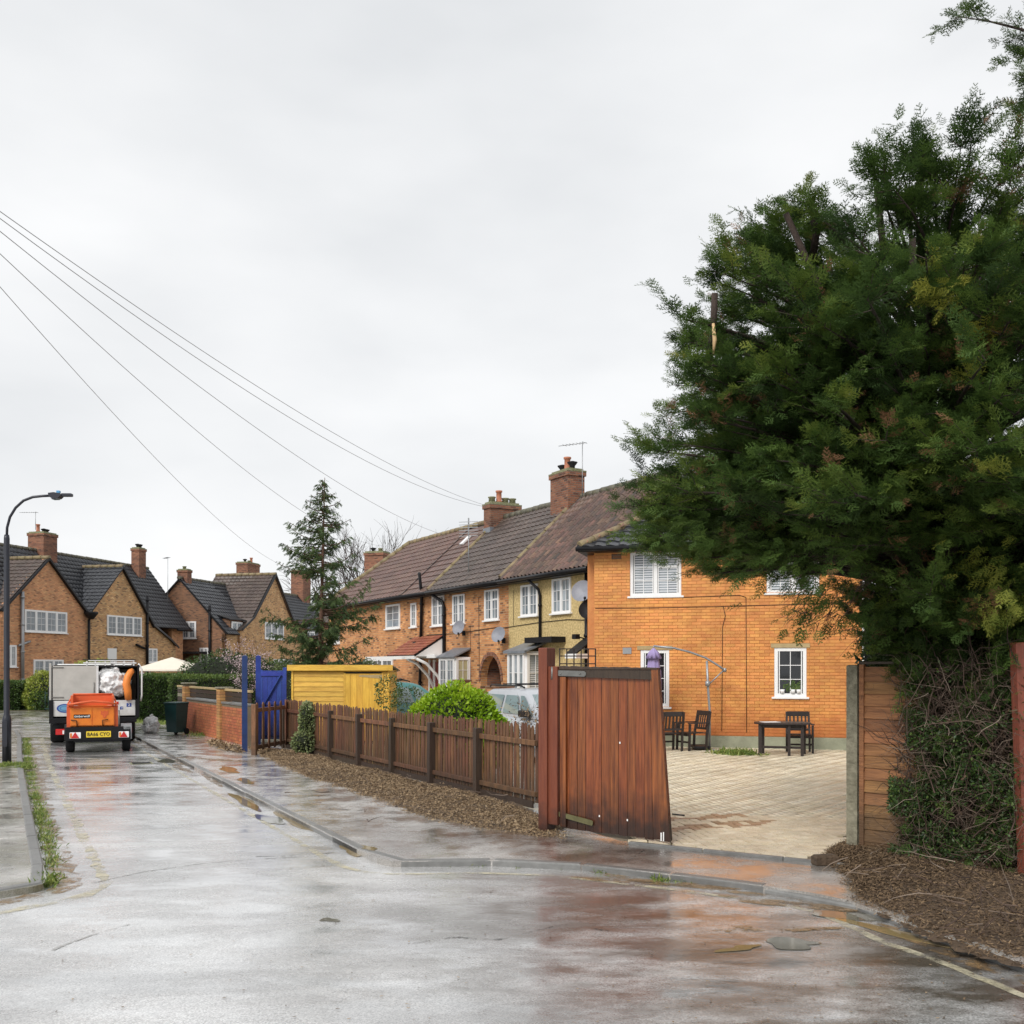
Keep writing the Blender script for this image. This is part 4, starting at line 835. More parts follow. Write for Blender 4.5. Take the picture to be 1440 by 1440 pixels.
    b = MB(); b.box(f.at(515,y=-1.2),p1,-1.24,-1.16,zb-.14,zb-.02); b.add([(p1,-1.22,zb-.04),(p1,0,zb-.04),(p1,0,zt-.05),(p1-.05,-1.22,zb-.04),(p1-.05,0,zb-.04),(p1-.05,0,zt-.05)],[(0,1,2),(3,5,4),(0,3,4,1),(1,4,5,2),(2,5,3,0)]); b.box(p1-.08,f.at(598,y=-.3),-1.24,-1.14,zb-.14,zb-.04); b.build('porch_gable', MT['white'], h3)
    for xx in (p1-.9, p1-.04): m = MB(); m.tube([(xx,-1.15,zb-.12),(xx,-.75,zb-.3),(xx,-.3,zb-.75),(xx,-.04,zb-1.25)], .055, 6); m.build('porch_bracket', MT['white'], h3)
    b = MB(); b.box(p1-.75,p1-.05,-.03,0,0,2.05); b.build('front_door', MT['white'], h3); b = MB(); b.box(p1-1.0,p1-.82,-.06,0,0,2.2); b.build('door_frame', MT['white'], h3)
    pipe(h3, [(f.at(593,y=-.3),-.40,hz+.75),(f.at(593,y=-.1),-.1,hz-.1),(f.at(593),-.1,.1)], .06)
    b = MB(); b.tube([(f.at(595),-.12,2.3),(f.at(596),-.45,2.55),(f.at(599),-.45,2.72)], .05, 6); b.lathe([(0,-.05),(.10,-.05),(.10,.08),(0,.12)], 10, (f.at(599),-.45,2.78)); b.build('wall_lamp', MT['black'], h3)
    # skylight and roof aerial
    a, b_ = f.at(645, 769, bR*.55), f.at(652, 777, bR*.55); s = MB(); c = Vector((x5,-ov,hz))+V*2.9; s.box(0,.28,-.0,.5,.03,.09); s.build('roof_light', MT['upvc'], h3, (c.x+.9,c.y,c.z), (math.atan2(V.z,V.y),0,0))
    p = f.W(f.at(659,y=.2),.2,5.3); t = thing('television_aerial', 'square grid television aerial standing on the dark brown terrace roof', 'aerial', p, 0)
    m = MB(); m.tube([(0,0,-.2),(0,0,1.9)], .018, 6); m.build('mast', MT['grey'], t); m = MB()
    for k in range(6): m.bar((-.34,0,1.25+.10*k),(.34,-.2,1.25+.10*k),.016,.02)
    m.bar((0,0,1.25),(0,-.0,1.9),.05,.05); m.build('antenna_grid', MT['grey'], t)
    # neighbouring house behind, only its chimney and roof top show
    h4 = thing('brick_house', 'house behind the terrace whose big square chimney rises left of the reddish brown hipped roof', 'house', (-8.4,61.5,0), -.35)
    m = MB(); m.box(-2.5,3.5,-2,3.5,0,4.6); m.build('wall', MT['dbrick'], h4); r = MB(); c = (.5,.75,6.9); q = [(-2.9,-2.4,4.5),(3.9,-2.4,4.5),(3.9,3.9,4.5),(-2.9,3.9,4.5)]
    for i in range(4): r.poly3([q[i],q[(i+1)%4],c], .05)
    r.build('roof', MT['tile_brown'], h4); chimney(h4, .15, .4, 5.6, 1.95+(937-776)*61.5/1440, 1.25, 1.0, [(-.3,'cowl'),(.2,'low')])
build_terrace()
dw = lambda px, py: TF_.W(*[TF_.at(px,py,-.05)[0], -.05, TF_.at(px,py,-.05)[1]])
dish('grey satellite dish on the orange brick between the two left bedroom windows, above the bay', dw(652,886), .50, R(-22))
dish('grey satellite dish at the edge of the pebbledash, above and right of the alley arch', dw(708,896), .52, R(-22))
dish('largest grey satellite dish, high beside the right pebbledash window near the drainpipe', dw(822,836), .62, R(-12))
dish('dark satellite dish turned edge-on, fixed to the drainpipe below the largest dish', dw(827,862), .55, TA+R(62), mat='soot')
p = TF_.W(TF_.at(819,y=2.6),2.6,7.5); antenna('tall thin television aerial beside the chimney nearest the big tree', p, 1.95+(937-621)*TF_.W(TF_.at(819,y=2.6),2.6).y/1440-7.5, 2.6)
# camera and flood light on the pebbledash corner
t = thing('security_light', 'small black security light on a bracket by the corner drainpipe', 'lamp', dw(822,898), TA); m = MB(); m.tube([(0,0,0),(0,-.25,.05)], .02, 6); m.build('bracket', MT['black'], t); m = MB(); m.box(-.1,.1,-.36,-.22,-.02,.12); m.build('lamp_head', MT['black'], t)
t = thing('wall_canopy', 'small white door canopy with black slanted top at the corner by the orange house', 'canopy', dw(829,922), TA); m = MB(); m.box(-.35,.25,-.6,0,-.08,.05); m.build('canopy_board', MT['white'], t); m = MB(); m.poly3([(-.3,-.6,.08),(.25,-.6,.08),(.25,0,.5),(-.3,0,.5)], .04); m.build('canopy_top', MT['soot'], t)
# ---------------------------------------------------------------- houses across the far street
EA = math.atan2(1440, 340)
def gable_house_A():
    f = Fr(-26.4, 58.0, EA); sR = 14.8; sL = -9.0; b = 3.25
    h = thing('gabled_house', 'brick house with two steep front gables and black tiled roof behind the truck', 'house', f.o, f.a)
    a1, z1 = f.at(66,785); gl_, zl = f.at(-60,868)[0], 4.6; v1, zv = f.at(122,863); a2, z2 = f.at(170,797); gr, zgr = f.at(247,910)
    ze = f.at(262,885)[1]; zr = 8.95; gL = a1-(v1-a1)*1.0; zl = zv
    w1 = MB(); w1.prism([(gL,0),(v1,0),(v1,zv),(a1,z1),(gL,zl)], 0, .25); w1.build('left_gable_wall', MT['hbrick_red'], h)
    w2 = MB(); w2.prism([(v1+.005,0),(gr,0),(gr,zgr),(gr-.9,zgr+.55),(a2+3.4,4.75),(a2,z2),(v1+.005,zv)], .0, .25); w2.build('right_gable_wall', MT['hbrick'], h)
    w3 = MB(); w3.box(gr+.003, sR-.3, .3, .55, 0, ze); w3.box(sR-.3,sR,.3,6.2,0,ze); w3.box(sL,gL-.003,.02,.27,0,ze); w3.box(sL,sR,6,6.2,0,ze); w3.build('main_wall', MT['hbrick_red'], h)
    w4 = MB(); w4.add([(sR-.2,.3,ze),(sR-.2,6.2,ze),(sR-.2,b,zr-.1),(sR-.02,.3,ze),(sR-.02,6.2,ze),(sR-.02,b,zr-.1)], [(0,1,2),(5,4,3),(0,3,4,1),(1,4,5,2),(2,5,3,0)]); w4.build('end_gable_wall', MT['dbrick'], h)
    # main roof
    y0 = -.15; sl = math.hypot(b-y0, zr-ze); V = Vector((0,b-y0,zr-ze)).normalized()
    tiles(h, f, (sL,y0,ze), (1,0,0), V, [(0,sl*.16),(a2+3.4-sL,sl*.16),(a2+3.4-sL,0),(sR+.3-sL,0),(sR+.3-sL,sl),(0,sl)], MT['tile_black'], .33, .34, 300, 'roll', .04)
    r = MB(); r.poly3([(sL,b,zr-.03),(sR+.3,b,zr-.03),(sR+.3,6.6,ze),(sL,6.6,ze)], .06); r.build('rear_roof', MT['tile_black'], h)
    ridge(h, (sL,b,zr+.03), (sR+.3,b,zr+.03), 'ridge_d', .11, .5)
    # gable roofs: each has a ridge running back into the main slope
    def groof(ax, az, lx, lz, rx, rz, mat, np_):
        yb = b*(az-ze)/(zr-ze); yf = -.18
        for (ex, ez) in ((lx,lz),(rx,rz)):
            if ex is None: continue
            dx, dz = ax-ex, az-ez; s2 = math.hypot(dx, dz); Vv = Vector((dx,0,dz)).normalized()
            if ex < ax: tiles(h, f, (ex,yb+.3,ez), (0,-1,0), Vv, [(0,0),(yb+.3-yf,0),(yb+.3-yf,s2),(0,s2)], mat, .33, .34, np_, 'roll', .04)
            else: tiles(h, f, (ex,yf,ez), (0,1,0), Vv, [(0,0),(yb+.3-yf,0),(yb+.3-yf,s2),(0,s2)], mat, .33, .34, 0, 'roll', .04)
            m = MB(); m.bar((ex,yf,ez-.03),(ax,yf,az-.03),.05,.12); m.build('verge', MT['black'], h)
        ridge(h, (ax,yf,az+.04), (ax,yb+.3,az+.04), 'ridge', .12, .5)
    groof(a1, z1, gL-.2, zl-.2, v1, zv, MT['tile_brown'], 150); groof(a2, z2, v1, zv, a2+3.4, 4.75, MT['tile_black'], 150)
    m = MB(); m.bar((a2+3.4,-.18,4.72),(gr-.9,-.18,zgr+.55),.05,.12); m.bar((gr-.9,-.18,zgr+.55),(gr+.15,-.18,zgr-.05),.05,.12); m.poly3([(a2+3.4,-.18,4.78),(gr+.1,-.18,zgr+.1),(gr+.1,.6,zgr+.1),(a2+3.4,.6,4.78)], .05); m.build('sprocket_roof', MT['tile_black'], h)
    g_ = MB(); g_.tube([(gr-.1,y0-.05,ze-.08),(sR+.35,y0-.05,ze-.08)], .09, 6); g_.build('gutter', MT['black'], h)
    def wop(a,b_,t,bo,y=0): return (f.at(a,y=y), f.at(b_,y=y), f.at((a+b_)/2,bo,y)[1], f.at((a+b_)/2,t,y)[1])
    for w_,c in ((wop(34,93.5,859,889.5),4),(wop(150,198.5,866.5,893.5),4),(wop(6,22.5,907,938),2),(wop(46.5,88.5,927.5,960),3),(wop(207,220.5,912,932),2)): window(h, *w_, -.02, c,2,3, .10, 'glass', joined=True)
    s = MB()
    for (x,z) in (f.at(122,864),): s.lathe([(0,-.3),(.14,-.3),(.42,.05),(.42,.15),(0,.15)], 10, (x,-.3,z)); s.tube([(x,-.15,z-.3),(x,-.15,.1)], .08, 8)
    s.build('downpipe', MT['soot'], h); x, z = f.at(205,838); pipe(h, [(x,-.12,z),(x,-.12,.1)], .09); x,z = f.at(29,832); pipe(h, [(x,-.12,z),(x,-.12,.1)], .10, 'grey')
    for (pa,pb) in (((22,),(33,)),):
        x,z = f.at(40,902); s = MB(); s.tube([(x,-.1,z),(x-.9,-.1,z-.25)], .07, 6); s.build('waste_pipe', MT['grey'], h)
    x,z = f.at(202,908); s = MB(); s.tube([(x,-.12,z-.2),(x-1.0,-.12,z+.05)], .08, 6); s.build('waste_pipe', MT['black'], h)
    x,z = f.at(157,923); s = MB(); s.box(x-.45,x+.45,-.05,0,z-.5,z+.5); s.build('meter_cupboard', MT['upvc'], h)
    x = f.at(60,y=b); chimney(h, x, b, zr-1.2, f.at(60,750,b)[1], 1.25, 1.1, [(-.4,'tall'),(.1,'cowl'),(.4,'cowl')], 'cbrick')
    x = f.at(195,y=b-.4); chimney(h, x, b-.4, zr-1.6, f.at(195,771,b-.4)[1], .85, .6, [(-.1,'cowl'),(.2,'cowl')], 'cbrick')
    antenna('thin television aerial on the leftmost big chimney, pointing left', f.W(f.at(50,y=b),b,f.at(50,745,b)[1]), 1.1, 3.1, L=1.0)
    antenna('thin television aerial on a tall mast between the two gabled houses', f.W(f.at(236,y=-.3),-.3,f.at(236,850,-.3)[1]), f.at(236,783,-.3)[1]-f.at(236,850,-.3)[1], 2.2)
    return h
gable_house_A()
def gable_house_B():
    f = Fr(-18.6, 80.0, EA); b = 3.77; zr = 8.3; ze = 4.25; sL = f.at(320); sR = 14.0
    h = thing('gabled_house', 'darker brick house with one steep front gable and black tiles, left of the conifer', 'house', f.o, f.a)
    ax, az = 0., f.at(385,808)[1]; l, zl = f.at(338,886); r_, zr_ = f.at(432,886)
    m = MB(); m.prism([(l,0),(r_,0),(r_,zr_),(ax+3.2,5.6),(ax,az),(l+1.8,5.6),(l,zl)], 0, .25); m.build('gable_wall', MT['hbrick'], h)
    m = MB(); m.box(sL, l-.005, .2, .45, 0, ze); m.box(r_+.005, sR, .2, .45, 0, ze); m.box(sL,sR,7.3,7.5,0,ze); m.build('main_wall', MT['hbrick'], h)
    m = MB(); m.add([(sL,.2,0),(sL,7.4,0),(sL,7.4,ze),(sL,b,zr-.1),(sL,.2,ze),(sL+.2,.2,0),(sL+.2,7.4,0),(sL+.2,7.4,ze),(sL+.2,b,zr-.1),(sL+.2,.2,ze)], [(0,4,3,2,1),(5,6,7,8,9),(0,1,6,5),(1,2,7,6),(2,3,8,7),(3,4,9,8),(4,0,5,9)]); m.build('end_wall', MT['dbrick'], h)
    y0 = -.1; sl = math.hypot(b-y0, zr-ze); V = Vector((0,b-y0,zr-ze)).normalized()
    tiles(h, f, (sL-.2,y0,ze), (1,0,0), V, [(0,0),(l-sL,0),(l-sL,sl*.16),(r_-sL,sl*.16),(r_-sL,0),(sR-sL,0),(sR-sL,sl),(0,sl)], MT['tile_black'], .36, .38, 200, 'roll', .045)
    q = MB(); q.poly3([(sL-.2,b,zr-.03),(sR,b,zr-.03),(sR,7.8,ze),(sL-.2,7.8,ze)], .06); q.build('rear_roof', MT['tile_black'], h)
    ridge(h, (sL-.2,b,zr+.03), (sR,b,zr+.03), 'ridge_d', .13, .6)
    yb = 5.0; dx, dz = ax-(l+1.8), az-5.6; s2 = math.hypot(dx,dz); Vv = Vector((dx,0,dz)).normalized()
    tiles(h, f, (l+1.8,yb,5.6), (0,-1,0), Vv, [(0,0),(yb+.2,0),(yb+.2,s2),(0,s2)], MT['tile_brown'], .36, .38, 150, 'roll', .045)
    q = MB(); q.poly3([(l-.1,-.2,zl),(l+1.8,-.2,5.62),(l+1.8,yb,5.62),(l-.1,yb,zl)], .06); q.poly3([(ax,-.2,az),(ax+3.2,-.2,5.62),(ax+3.2,yb,5.62),(ax,yb,az)], .06); q.poly3([(r_+.1,-.2,zr_),(ax+3.2,-.2,5.62),(ax+3.2,yb,5.62),(r_+.1,yb,zr_)], .06); q.build('side_roof', MT['tile_brown'], h)
    for (p1,p2) in (((l-.1,zl),(l+1.8,5.6)),((l+1.8,5.6),(ax,az)),((ax,az),(ax+3.2,5.6)),((ax+3.2,5.6),(r_+.1,zr_))):
        m = MB(); m.bar((p1[0],-.2,p1[1]),(p2[0],-.2,p2[1]),.06,.14); m.build('verge', MT['black'], h)
    ridge(h, (ax,-.2,az+.05), (ax,yb,az+.05), 'ridge', .13, .6)
    def wop(a,b_,t,bo,y=0): return (f.at(a,y=y), f.at(b_,y=y), f.at((a+b_)/2,bo,y)[1], f.at((a+b_)/2,t,y)[1])
    for w_,c in ((wop(372,398.5,875.5,899),3),(wop(384,411,927,942),4)): window(h, *w_, -.02, c,2,3, .12, 'glass', joined=True)
    for w_ in (wop(428,442,888,900,.2), wop(468,478,893,903,.2)): window(h, *w_, .18, 2,2,2, .12, 'glass', joined=True)
    # windows and pipe of the end wall that faces the street
    for (pa,pb,t,bo) in ((256,276,874,898),(281,293.5,911,931)):
        k0 = []; 
        for px in (pa,pb): o = f.W(sL); kx = (px-720)/1440; tt = (kx*o.y-o.x)/(f.uy.x-kx*f.uy.y); k0.append(tt)
        yy = (f.W(sL)+f.uy*k0[0]).y; z1_, z0_ = H-yy*(t-937)/1440, H-yy*(bo-937)/1440
        window(h, 0, abs(k0[0]-k0[1]), 0, z1_-z0_, 0, 2,2,3, .10, 'glass', joined=True).location = (sL-.02, max(k0), z0_)
        h.children[-1].rotation_euler = (0,0,R(-90))
    pipe(h, [(sL-.1,1.35,6.3),(sL-.1,1.35,.1)], .10); m = MB(); m.box(sL-1.2,sL-.01,1.6,5.2,2.85,3.0); m.build('lean_to_roof', MT['soot'], h)
    # small dormer window in the valley
    d = MB(); x = f.at(331,y=.4); d.box(x-1.0,x+1.0,.3,1.8,4.3,5.4); d.build('dormer', MT['dbrick'], h); window(h, x-.8,x+.8,4.35,5.2, .28, 2,2,3, .12, 'glass', joined=True); d = MB(); d.poly3([(x-1.2,.1,5.35),(x+1.2,.1,5.35),(x+1.2,2.2,6.0),(x-1.2,2.2,6.0)], .06); d.build('dormer_roof', MT['soot'], h)
    for (px,top,w_,d_,pots,yy) in ((349,792,2.1,1.0,[(-.5,'cowl'),(.2,'low'),(.5,'tall')],b),(259.5,801,.6,.8,[(.0,'low')],b),(440,806,1.6,1.2,[(-.4,'cowl'),(.3,'low')],b)):
        x = f.at(px,y=yy); x = min(max(x,sL+.5),sR-1); chimney(h, x, yy, zr-.9, f.at(px,top,yy)[1], w_, d_, pots, 'cbrick')
gable_house_B()
# ---------------------------------------------------------------- fences, gates, walls, shed
def fence_run():
    a = Vector((.30, 13.98, 0)); d = Vector((-.48,.877,0)); ang = math.atan2(-d.y, -d.x)      # local x runs right (towards the camera), local y into the garden
    n = 7; bay = 1.71; o = a+d*bay*n
    h = thing('picket_fence', 'long brown picket fence beside the muddy verge, from red gate to blue posts', 'fence', o, ang)
    pm = MB(); pm.bev(-.055,.055,-.055,.055,-.1,1.02,.006); pme = pm.mesh('fence_post', MT['fencepost'])
    for i in range(n): link('fence_post', pme, h, (i*bay,.0,0), (random.uniform(-.012,.012), random.uniform(-.015,.015), 0))
    w_ = .0365; pk = []
    for v in range(4):
        m = MB(); hh = 1.13+.012*v; m.prism([(-w_,.07),(w_,.07),(w_,hh-.05),(0.012,hh),(-.012,hh),(-w_,hh-.05)], 0, .016); pk.append(m.mesh('picket', MT['fencewood']))
    x = -.1
    while x < n*bay: link('picket', random.choice(pk), h, (x,.045+random.uniform(-.004,.004),random.uniform(-.012,.012)), (random.uniform(-.01,.01), random.uniform(-.012,.012), random.uniform(-.03,.03))); x += .103
    for i in range(n):
        for z, hh in ((.90,.075),(.20,.07)):
            m = MB(); m.bev(i*bay+.057,(i+1)*bay-.057 if i < n-1 else n*bay+.02,-.002,.043,z-hh/2,z+hh/2,.004); m.build('rail', MT['fencewood'], h)
        m = MB(); m.box(i*bay+.06,(i+1)*bay-.06,.005,.03,.0,.10); m.build('gravel_board', MT['fencepost'], h)
fence_run()
def picket_gate():
    a = Vector((-5.93,23.6,0)); b = Vector((-5.50,24.95,0)); a = G(357,1062); b = G(404,1052); d = b-a; ang = math.atan2(d.y,d.x); L = d.length
    h = thing('picket_gate', 'low brown picket gate with wide gaps in front of the blue door', 'gate', a, ang)
    m = MB()
    for x in (.02,L): m = MB(); m.bev(x-.05,x+.05,-.05,.05,-.05,1.12,.006); m.build('gate_post', MT['fencewood'], h)
    n = 6
    for i in range(n): x = .12+(L-.24)*i/(n-1); m = MB(); m.prism([(x-.055,.09),(x+.055,.09),(x+.055,1.10),(x+.02,1.15),(x-.02,1.15),(x-.055,1.10)],-.03,-.012); m.build('picket', MT['fencewood'], h)
    for z in (.16,.98): m = MB(); m.bev(.05,L-.05,-.012,.03,z-.045,z+.045,.004); m.build('rail', MT['fencewood'], h)
    m = MB(); m.box(L+.05,L+.45,-.02,.02,.08,1.12); m.build('infill_board', MT['fencewood'], h)
picket_gate()
def pole(name, label, cat, loc, w_, hh, mat, rot=0, group=None, cap=None):
    t = thing(name, label, cat, loc, rot, group); m = MB(); m.bev(-w_/2,w_/2,-w_/2,w_/2,-.1,hh,.008); m.build('post', mat, t)
    if cap: m = MB(); m.add([(-w_/2,-w_/2,hh+.001),(w_/2,-w_/2,hh+.001),(w_/2,w_/2,hh+.001),(-w_/2,w_/2,hh+.001),(0,0,hh+.03)],[(0,1,4),(1,2,4),(2,3,4),(3,0,4)]); m.build('post_cap', mat, t)
    return t
p1 = G(344,1057); pole('gate_post','tall dark blue square post, left of the pair beside the brick pillar','post',p1,.12,1.95-(923-937)*p1.y/1440,MT['dkblue'],.3,'blue gate posts',1)
p2 = Vector((-6.32,25.5,0)); pole('gate_post','tall royal blue square post, right of the pair, carrying the blue gate','post',p2,.12,1.95+14*p2.y/1440,MT['blue'],.3,'blue gate posts',1)
def blue_gate():
    Y = 26.6; a = P(363,937,Y); b = P(402,937,Y); h = thing('blue_gate', 'royal blue boarded gate with diagonal brace between blue post and yellow shed', 'gate', (a.x,Y,0), 0); L = b.x-a.x; n = 6
    zt = H-(943-937)*Y/1440
    for i in range(n): m = MB(); m.bev(L*i/n+.003,L*(i+1)/n-.003,0,.02,.06,zt+.02*(i<1),.003); m.build('board', MT['blue'], h)
    for z in (.2,1.0,zt-.09): m = MB(); m.bev(.02,L-.02,-.03,-.001,z-.05,z+.05,.004); m.build('rail', MT['blue'], h)
    m = MB(); m.bar((.15,-.016,.95),(L-.12,-.016,zt-.1),.09,.028); m.build('brace', MT['blue'], h); m = MB(); m.bev(L-.07,L+.02,-.032,.022,.0,zt+.08,.004); m.build('stile', MT['blue'], h)
    m = MB(); m.box(L+.02,L+.10,-.05,.02,.95,1.0); m.build('latch', MT['steel'], h)
blue_gate()
def red_gate():
    a, b = GATE_A, GATE_B; d = b-a; L = d.length; ang = math.atan2(d.y, d.x)
    pt = thing('gate_post', 'thick red stained square post carrying the open wooden gate', 'post', a+Vector((-.05,.04,0)), ang); m = MB(); m.bev(-.058,.07,-.08,.08,-.1,2.17,.008); m.build('post', MT['gatepost'], pt)
    m = MB(); m.bev(.072,.205,-.055,.03,.08,1.95,.006); m.build('stop_strip', MT['gatepost'], pt)
    h = thing('wooden_gate', 'large reddish brown boarded gate standing open, with black soaked foot and steel strap hinges', 'gate', a+d.normalized()*.16, ang); Lg = L-.16; top = 1.945; n = 13; z0 = .05
    Lt = Lg-.155        # the free edge leans in towards the top
    for i in range(n):
        xa, xb = Lg*i/n, Lg*(i+1)/n; ta, tb = (xa, xb) if i < n-3 else (xa-(i-n+3)*.155/3, xb-(i-n+4)*.155/3); q = random.uniform(-.004,.004)
        zt = top-.022*i/n+random.uniform(-.006,.004); m = MB(); m.prism([(xa+.003,z0+random.uniform(-.008,.008)),(xb-.003,z0+random.uniform(-.008,.008)),(tb-.003,zt),(ta+.003,zt)], q, .022+q); m.build('board', MT['gatewood'], h)
    m = MB(); m.prism([(.0,top-.115),(Lt-.07,top-.14),(Lt-.07,top-.04),(0,top-.015)],-.034,-.006); m.build('top_rail', MT['fencepost'], h)
    m = MB()
    xs = [i*Lt/22 for i in range(23)]; zs = [top+.004-.022*x/Lt+random.uniform(-.004,.011) for x in xs]
    m.prism([(x,z) for x,z in zip(xs,zs)]+[(x,top-.03) for x in xs[::-1]], -.045, .03); m.build('top_capping', MT['lichen'] if False else MT['fencepost'], h)
    m = MB(); m.prism([(Lg-.105,z0-.0),(Lg+.0,z0-.0),(Lt,top-.01),(Lt-.085,top-.01)],-.036,-.006); m.build('closing_stile', MT['gatewood'], h)
    m = MB(); m.prism([(.0,z0+.02),(.085,z0+.02),(.085,top-.12),(0,top-.12)],-.032,-.006); m.build('hanging_stile', MT['gatewood'], h)
    for z in (.35,1.0): m = MB(); m.box(0,Lt-.03,.027,.07,z,z+.09); m.build('ledge', MT['gatewood'], h)
    s = MB(); s.prism([(-.07,top-.105),(.36,top-.115),(.385,top-.095),(.385,top-.07),(.36,top-.05),(-.07,top-.04)],-.045,-.036); s.tube([(-.10,-.05,top-.15),(-.10,-.05,top+.0)],.014,8)
    for x in (.02,.3): s.lathe([(0,-.006),(.014,-.006),(.012,.006),(0,.008)],8,(x,-.045,top-.08))
    s.build('strap_hinge', MT['steel'], h); s = MB(); s.prism([(-.06,.19),(.46,.12),(.47,.145),(.47,.175),(.45,.185),(-.06,.245)],-.03,-.0245); s.tube([(-.09,-.04,.12),(-.09,-.04,.29)],.014,8); s.build('strap_hinge', MT['olive'], h)
    s = MB(); 
    for (x,z) in ((.83,1.09),(1.42,.62),(.93,.23),(.55,.24)): s.lathe([(0,0),(.011,0),(.009,.004),(0,.004)],8,(0,0,0)) if False else s.box(x-.008,x+.008,-.012,-.008,z-.011,z+.011)
    s.build('paint_spots', MT['white'], h); s = MB(); s.tube([(Lg-.02,.05,.34),(Lg+.13,.05,.34)],.009,6); s.build('drop_bolt', MT['black'], h)
    s = MB(); s.box(Lg-.115,Lg-.10,-.04,-.036,.05,.14); s.box(Lg-.085,Lg-.072,-.04,-.036,.05,.15); s.build('torn_strip', MT['white'], h)
red_gate()
def right_fence():
    a = Vector((3.60,10.78,0)); d = Vector((4.78,9.55,0))-a; ang = math.atan2(d.y,d.x)
    pt = thing('concrete_post', 'lichened grey concrete fence post at the right side of the drive', 'post', a, ang); m = MB(); m.bev(-.06,.06,-.05,.05,-.1,1.965,.012); m.build('post', MT['lichen'], pt)
    h = thing('lap_fence', 'overlapped orange brown timber fence panel beside the concrete post, half buried in shrubs', 'fence', a, ang); x0, x1 = .075, .74
    for i in range(14):
        z = .14+i*.128; m = MB(); m.add([(x0+.05,-.022,z-.012),(x1,-.022,z-.012+random.uniform(-.01,.01)),(x1,-.004,z+.14),(x0+.05,-.004,z+.14),(x0+.05,.0,z-.012),(x1,.0,z-.012),(x1,.01,z+.14),(x0+.05,.01,z+.14)],[(0,1,2,3),(7,6,5,4),(4,5,1,0),(5,6,2,1),(3,2,6,7),(4,0,3,7)]); m.build('board', MT['lapwood'], h)
    for (p,q) in ((x0,x0+.05),(x1-.02,x1+.03)): m = MB(); m.bev(p,q,-.035,.015,.05,1.97,.004); m.build('batten', MT['lapwood'], h)
    m = MB(); m.bev(x0,x1,-.04,.02,1.972,2.0,.004); m.build('capping', MT['fencepost'], h); m = MB(); m.bev(x0,x1,-.015,.02,-.08,.13,.004); m.build('gravel_board', MT['lapwood'], h)
    p = Vector((4.72,9.3,0)); t = thing('gate_post', 'leaning faded red timber gate post at the right edge of the photo', 'post', p, .1); t.rotation_euler = (0, R(-2.2), .1)
    m = MB(); m.bev(-.10,.04,-.05,.05,-.1,2.17,.008); m.build('post', MT['redwood'], t); m = MB(); m.bev(.06,.6,-.03,.0,.1,2.0,.004); m.build('board', MT['redwood'], t); m = MB(); m.box(-.0,.3,-.056,-.051,1.98,2.12); m.build('strap', MT['redwood'], t)
right_fence()
b = Vector(G(1163,1216)); t = thing('kerb_block', 'loose dark stone block lying at the foot of the concrete post', 'stone', (b.x,b.y,0), .2); m = MB(); m.bev(-.14,.10,-.06,.06,-.01,.10,.02); m.build('block', MT['soil'], t)
def brick_garden_wall():
    a = G(261,1028); b = G(310,1040); c = p1; d = (b-a); ang = math.atan2(d.y, d.x); L1 = d.length
    f = Fr(a.x, a.y, ang); h = thing('garden_wall', 'low red brick garden wall with two orange brick pillars and timber panels on top', 'wall', a, ang)
    L2 = L1+2.6; m = MB(); m.box(.17,L1-.17,.0,.20,0,.96); m.box(L1+.17,L2,0,.2,0,.96); m.build('wall_core', MT['mortar'], h)
    bricks(h, f, .17, L1-.17, 0, .96, [], 0, MT['wbrick'], 150, stuffname='far_brickwork'); bricks(h, f, L1+.17, L2, 0, .96, [], 0, MT['wbrick'], 100)
    m = MB(); m.bev(.17,L1-.17,-.03,.23,.962,1.02,.01); m.bev(L1+.17,L2,-.03,.23,.962,1.02,.01); m.build('coping', MT['kerb'], h)
    for (x,tp) in ((0,1.46),(L1,1.40)):
        g_ = MB(); g_.box(x-.155,x+.155,-.055,.255,0,tp-.06); p = g_.build('pillar', MT['mortar'], h)
        z = 0; k = 0
        while z+.075 < tp-.05:
            m = MB(); o = .0 if k%2 else .1
            m.box(x-.165,x-.165+.215-o,-.065,.05,z+.005,z+.07); m.box(x-.165+.225-o,x+.165,-.065,.05,z+.005,z+.07); m.box(x-.165,x-.055,.055,.265,z+.005,z+.07); m.box(x+.055,x+.165,.055,.265,z+.005,z+.07)
            m.build('brick_course', MT['pbrick'], p); z += .075; k += 1
        m = MB(); m.bev(x-.2,x+.2,-.10,.30,tp-.05,tp,.012); m.build('pillar_cap', MT['lichen'], h)
    for (u0,u1) in ((.18,L1-.18),(L1+.18,L2),(-1.5,-.17)):
        m = MB(); m.bev(u0,u1,.06,.14,1.30,1.36,.006); m.build('top_rail', MT['trimo'], h)
        z = 1.05 if u0 > 0 else .05
        while z < 1.28: m = MB(); m.bev(u0,u1,.08,.11,z,z+.105,.003); m.build('timber_slat', MT['lichen'] if random.random() < .5 else MT['fencepost'], h); z += .12
brick_garden_wall()
g0 = G(248,1033); t = thing('wheelie_bin', 'dark green wheeled rubbish bin beside the left orange brick pillar', 'bin', g0, -.45); t.scale = (.80,.80,.94)
m = MB(); m.add([(-.22,-.24,.08),(.22,-.24,.08),(.22,.24,.08),(-.22,.24,.08),(-.28,-.3,.93),(.28,-.3,.93),(.28,.3,.93),(-.28,.3,.93)],[(0,3,2,1),(4,5,6,7),(0,1,5,4),(1,2,6,5),(2,3,7,6),(3,0,4,7)]); m.build('bin_body', MT['bin'], t)
m = MB(); m.bev(-.3,.3,-.33,.32,.932,.99,.02); m.tube([(-.24,.36,.95),(.24,.36,.95)],.02,6); m.build('lid', MT['bin'], t)
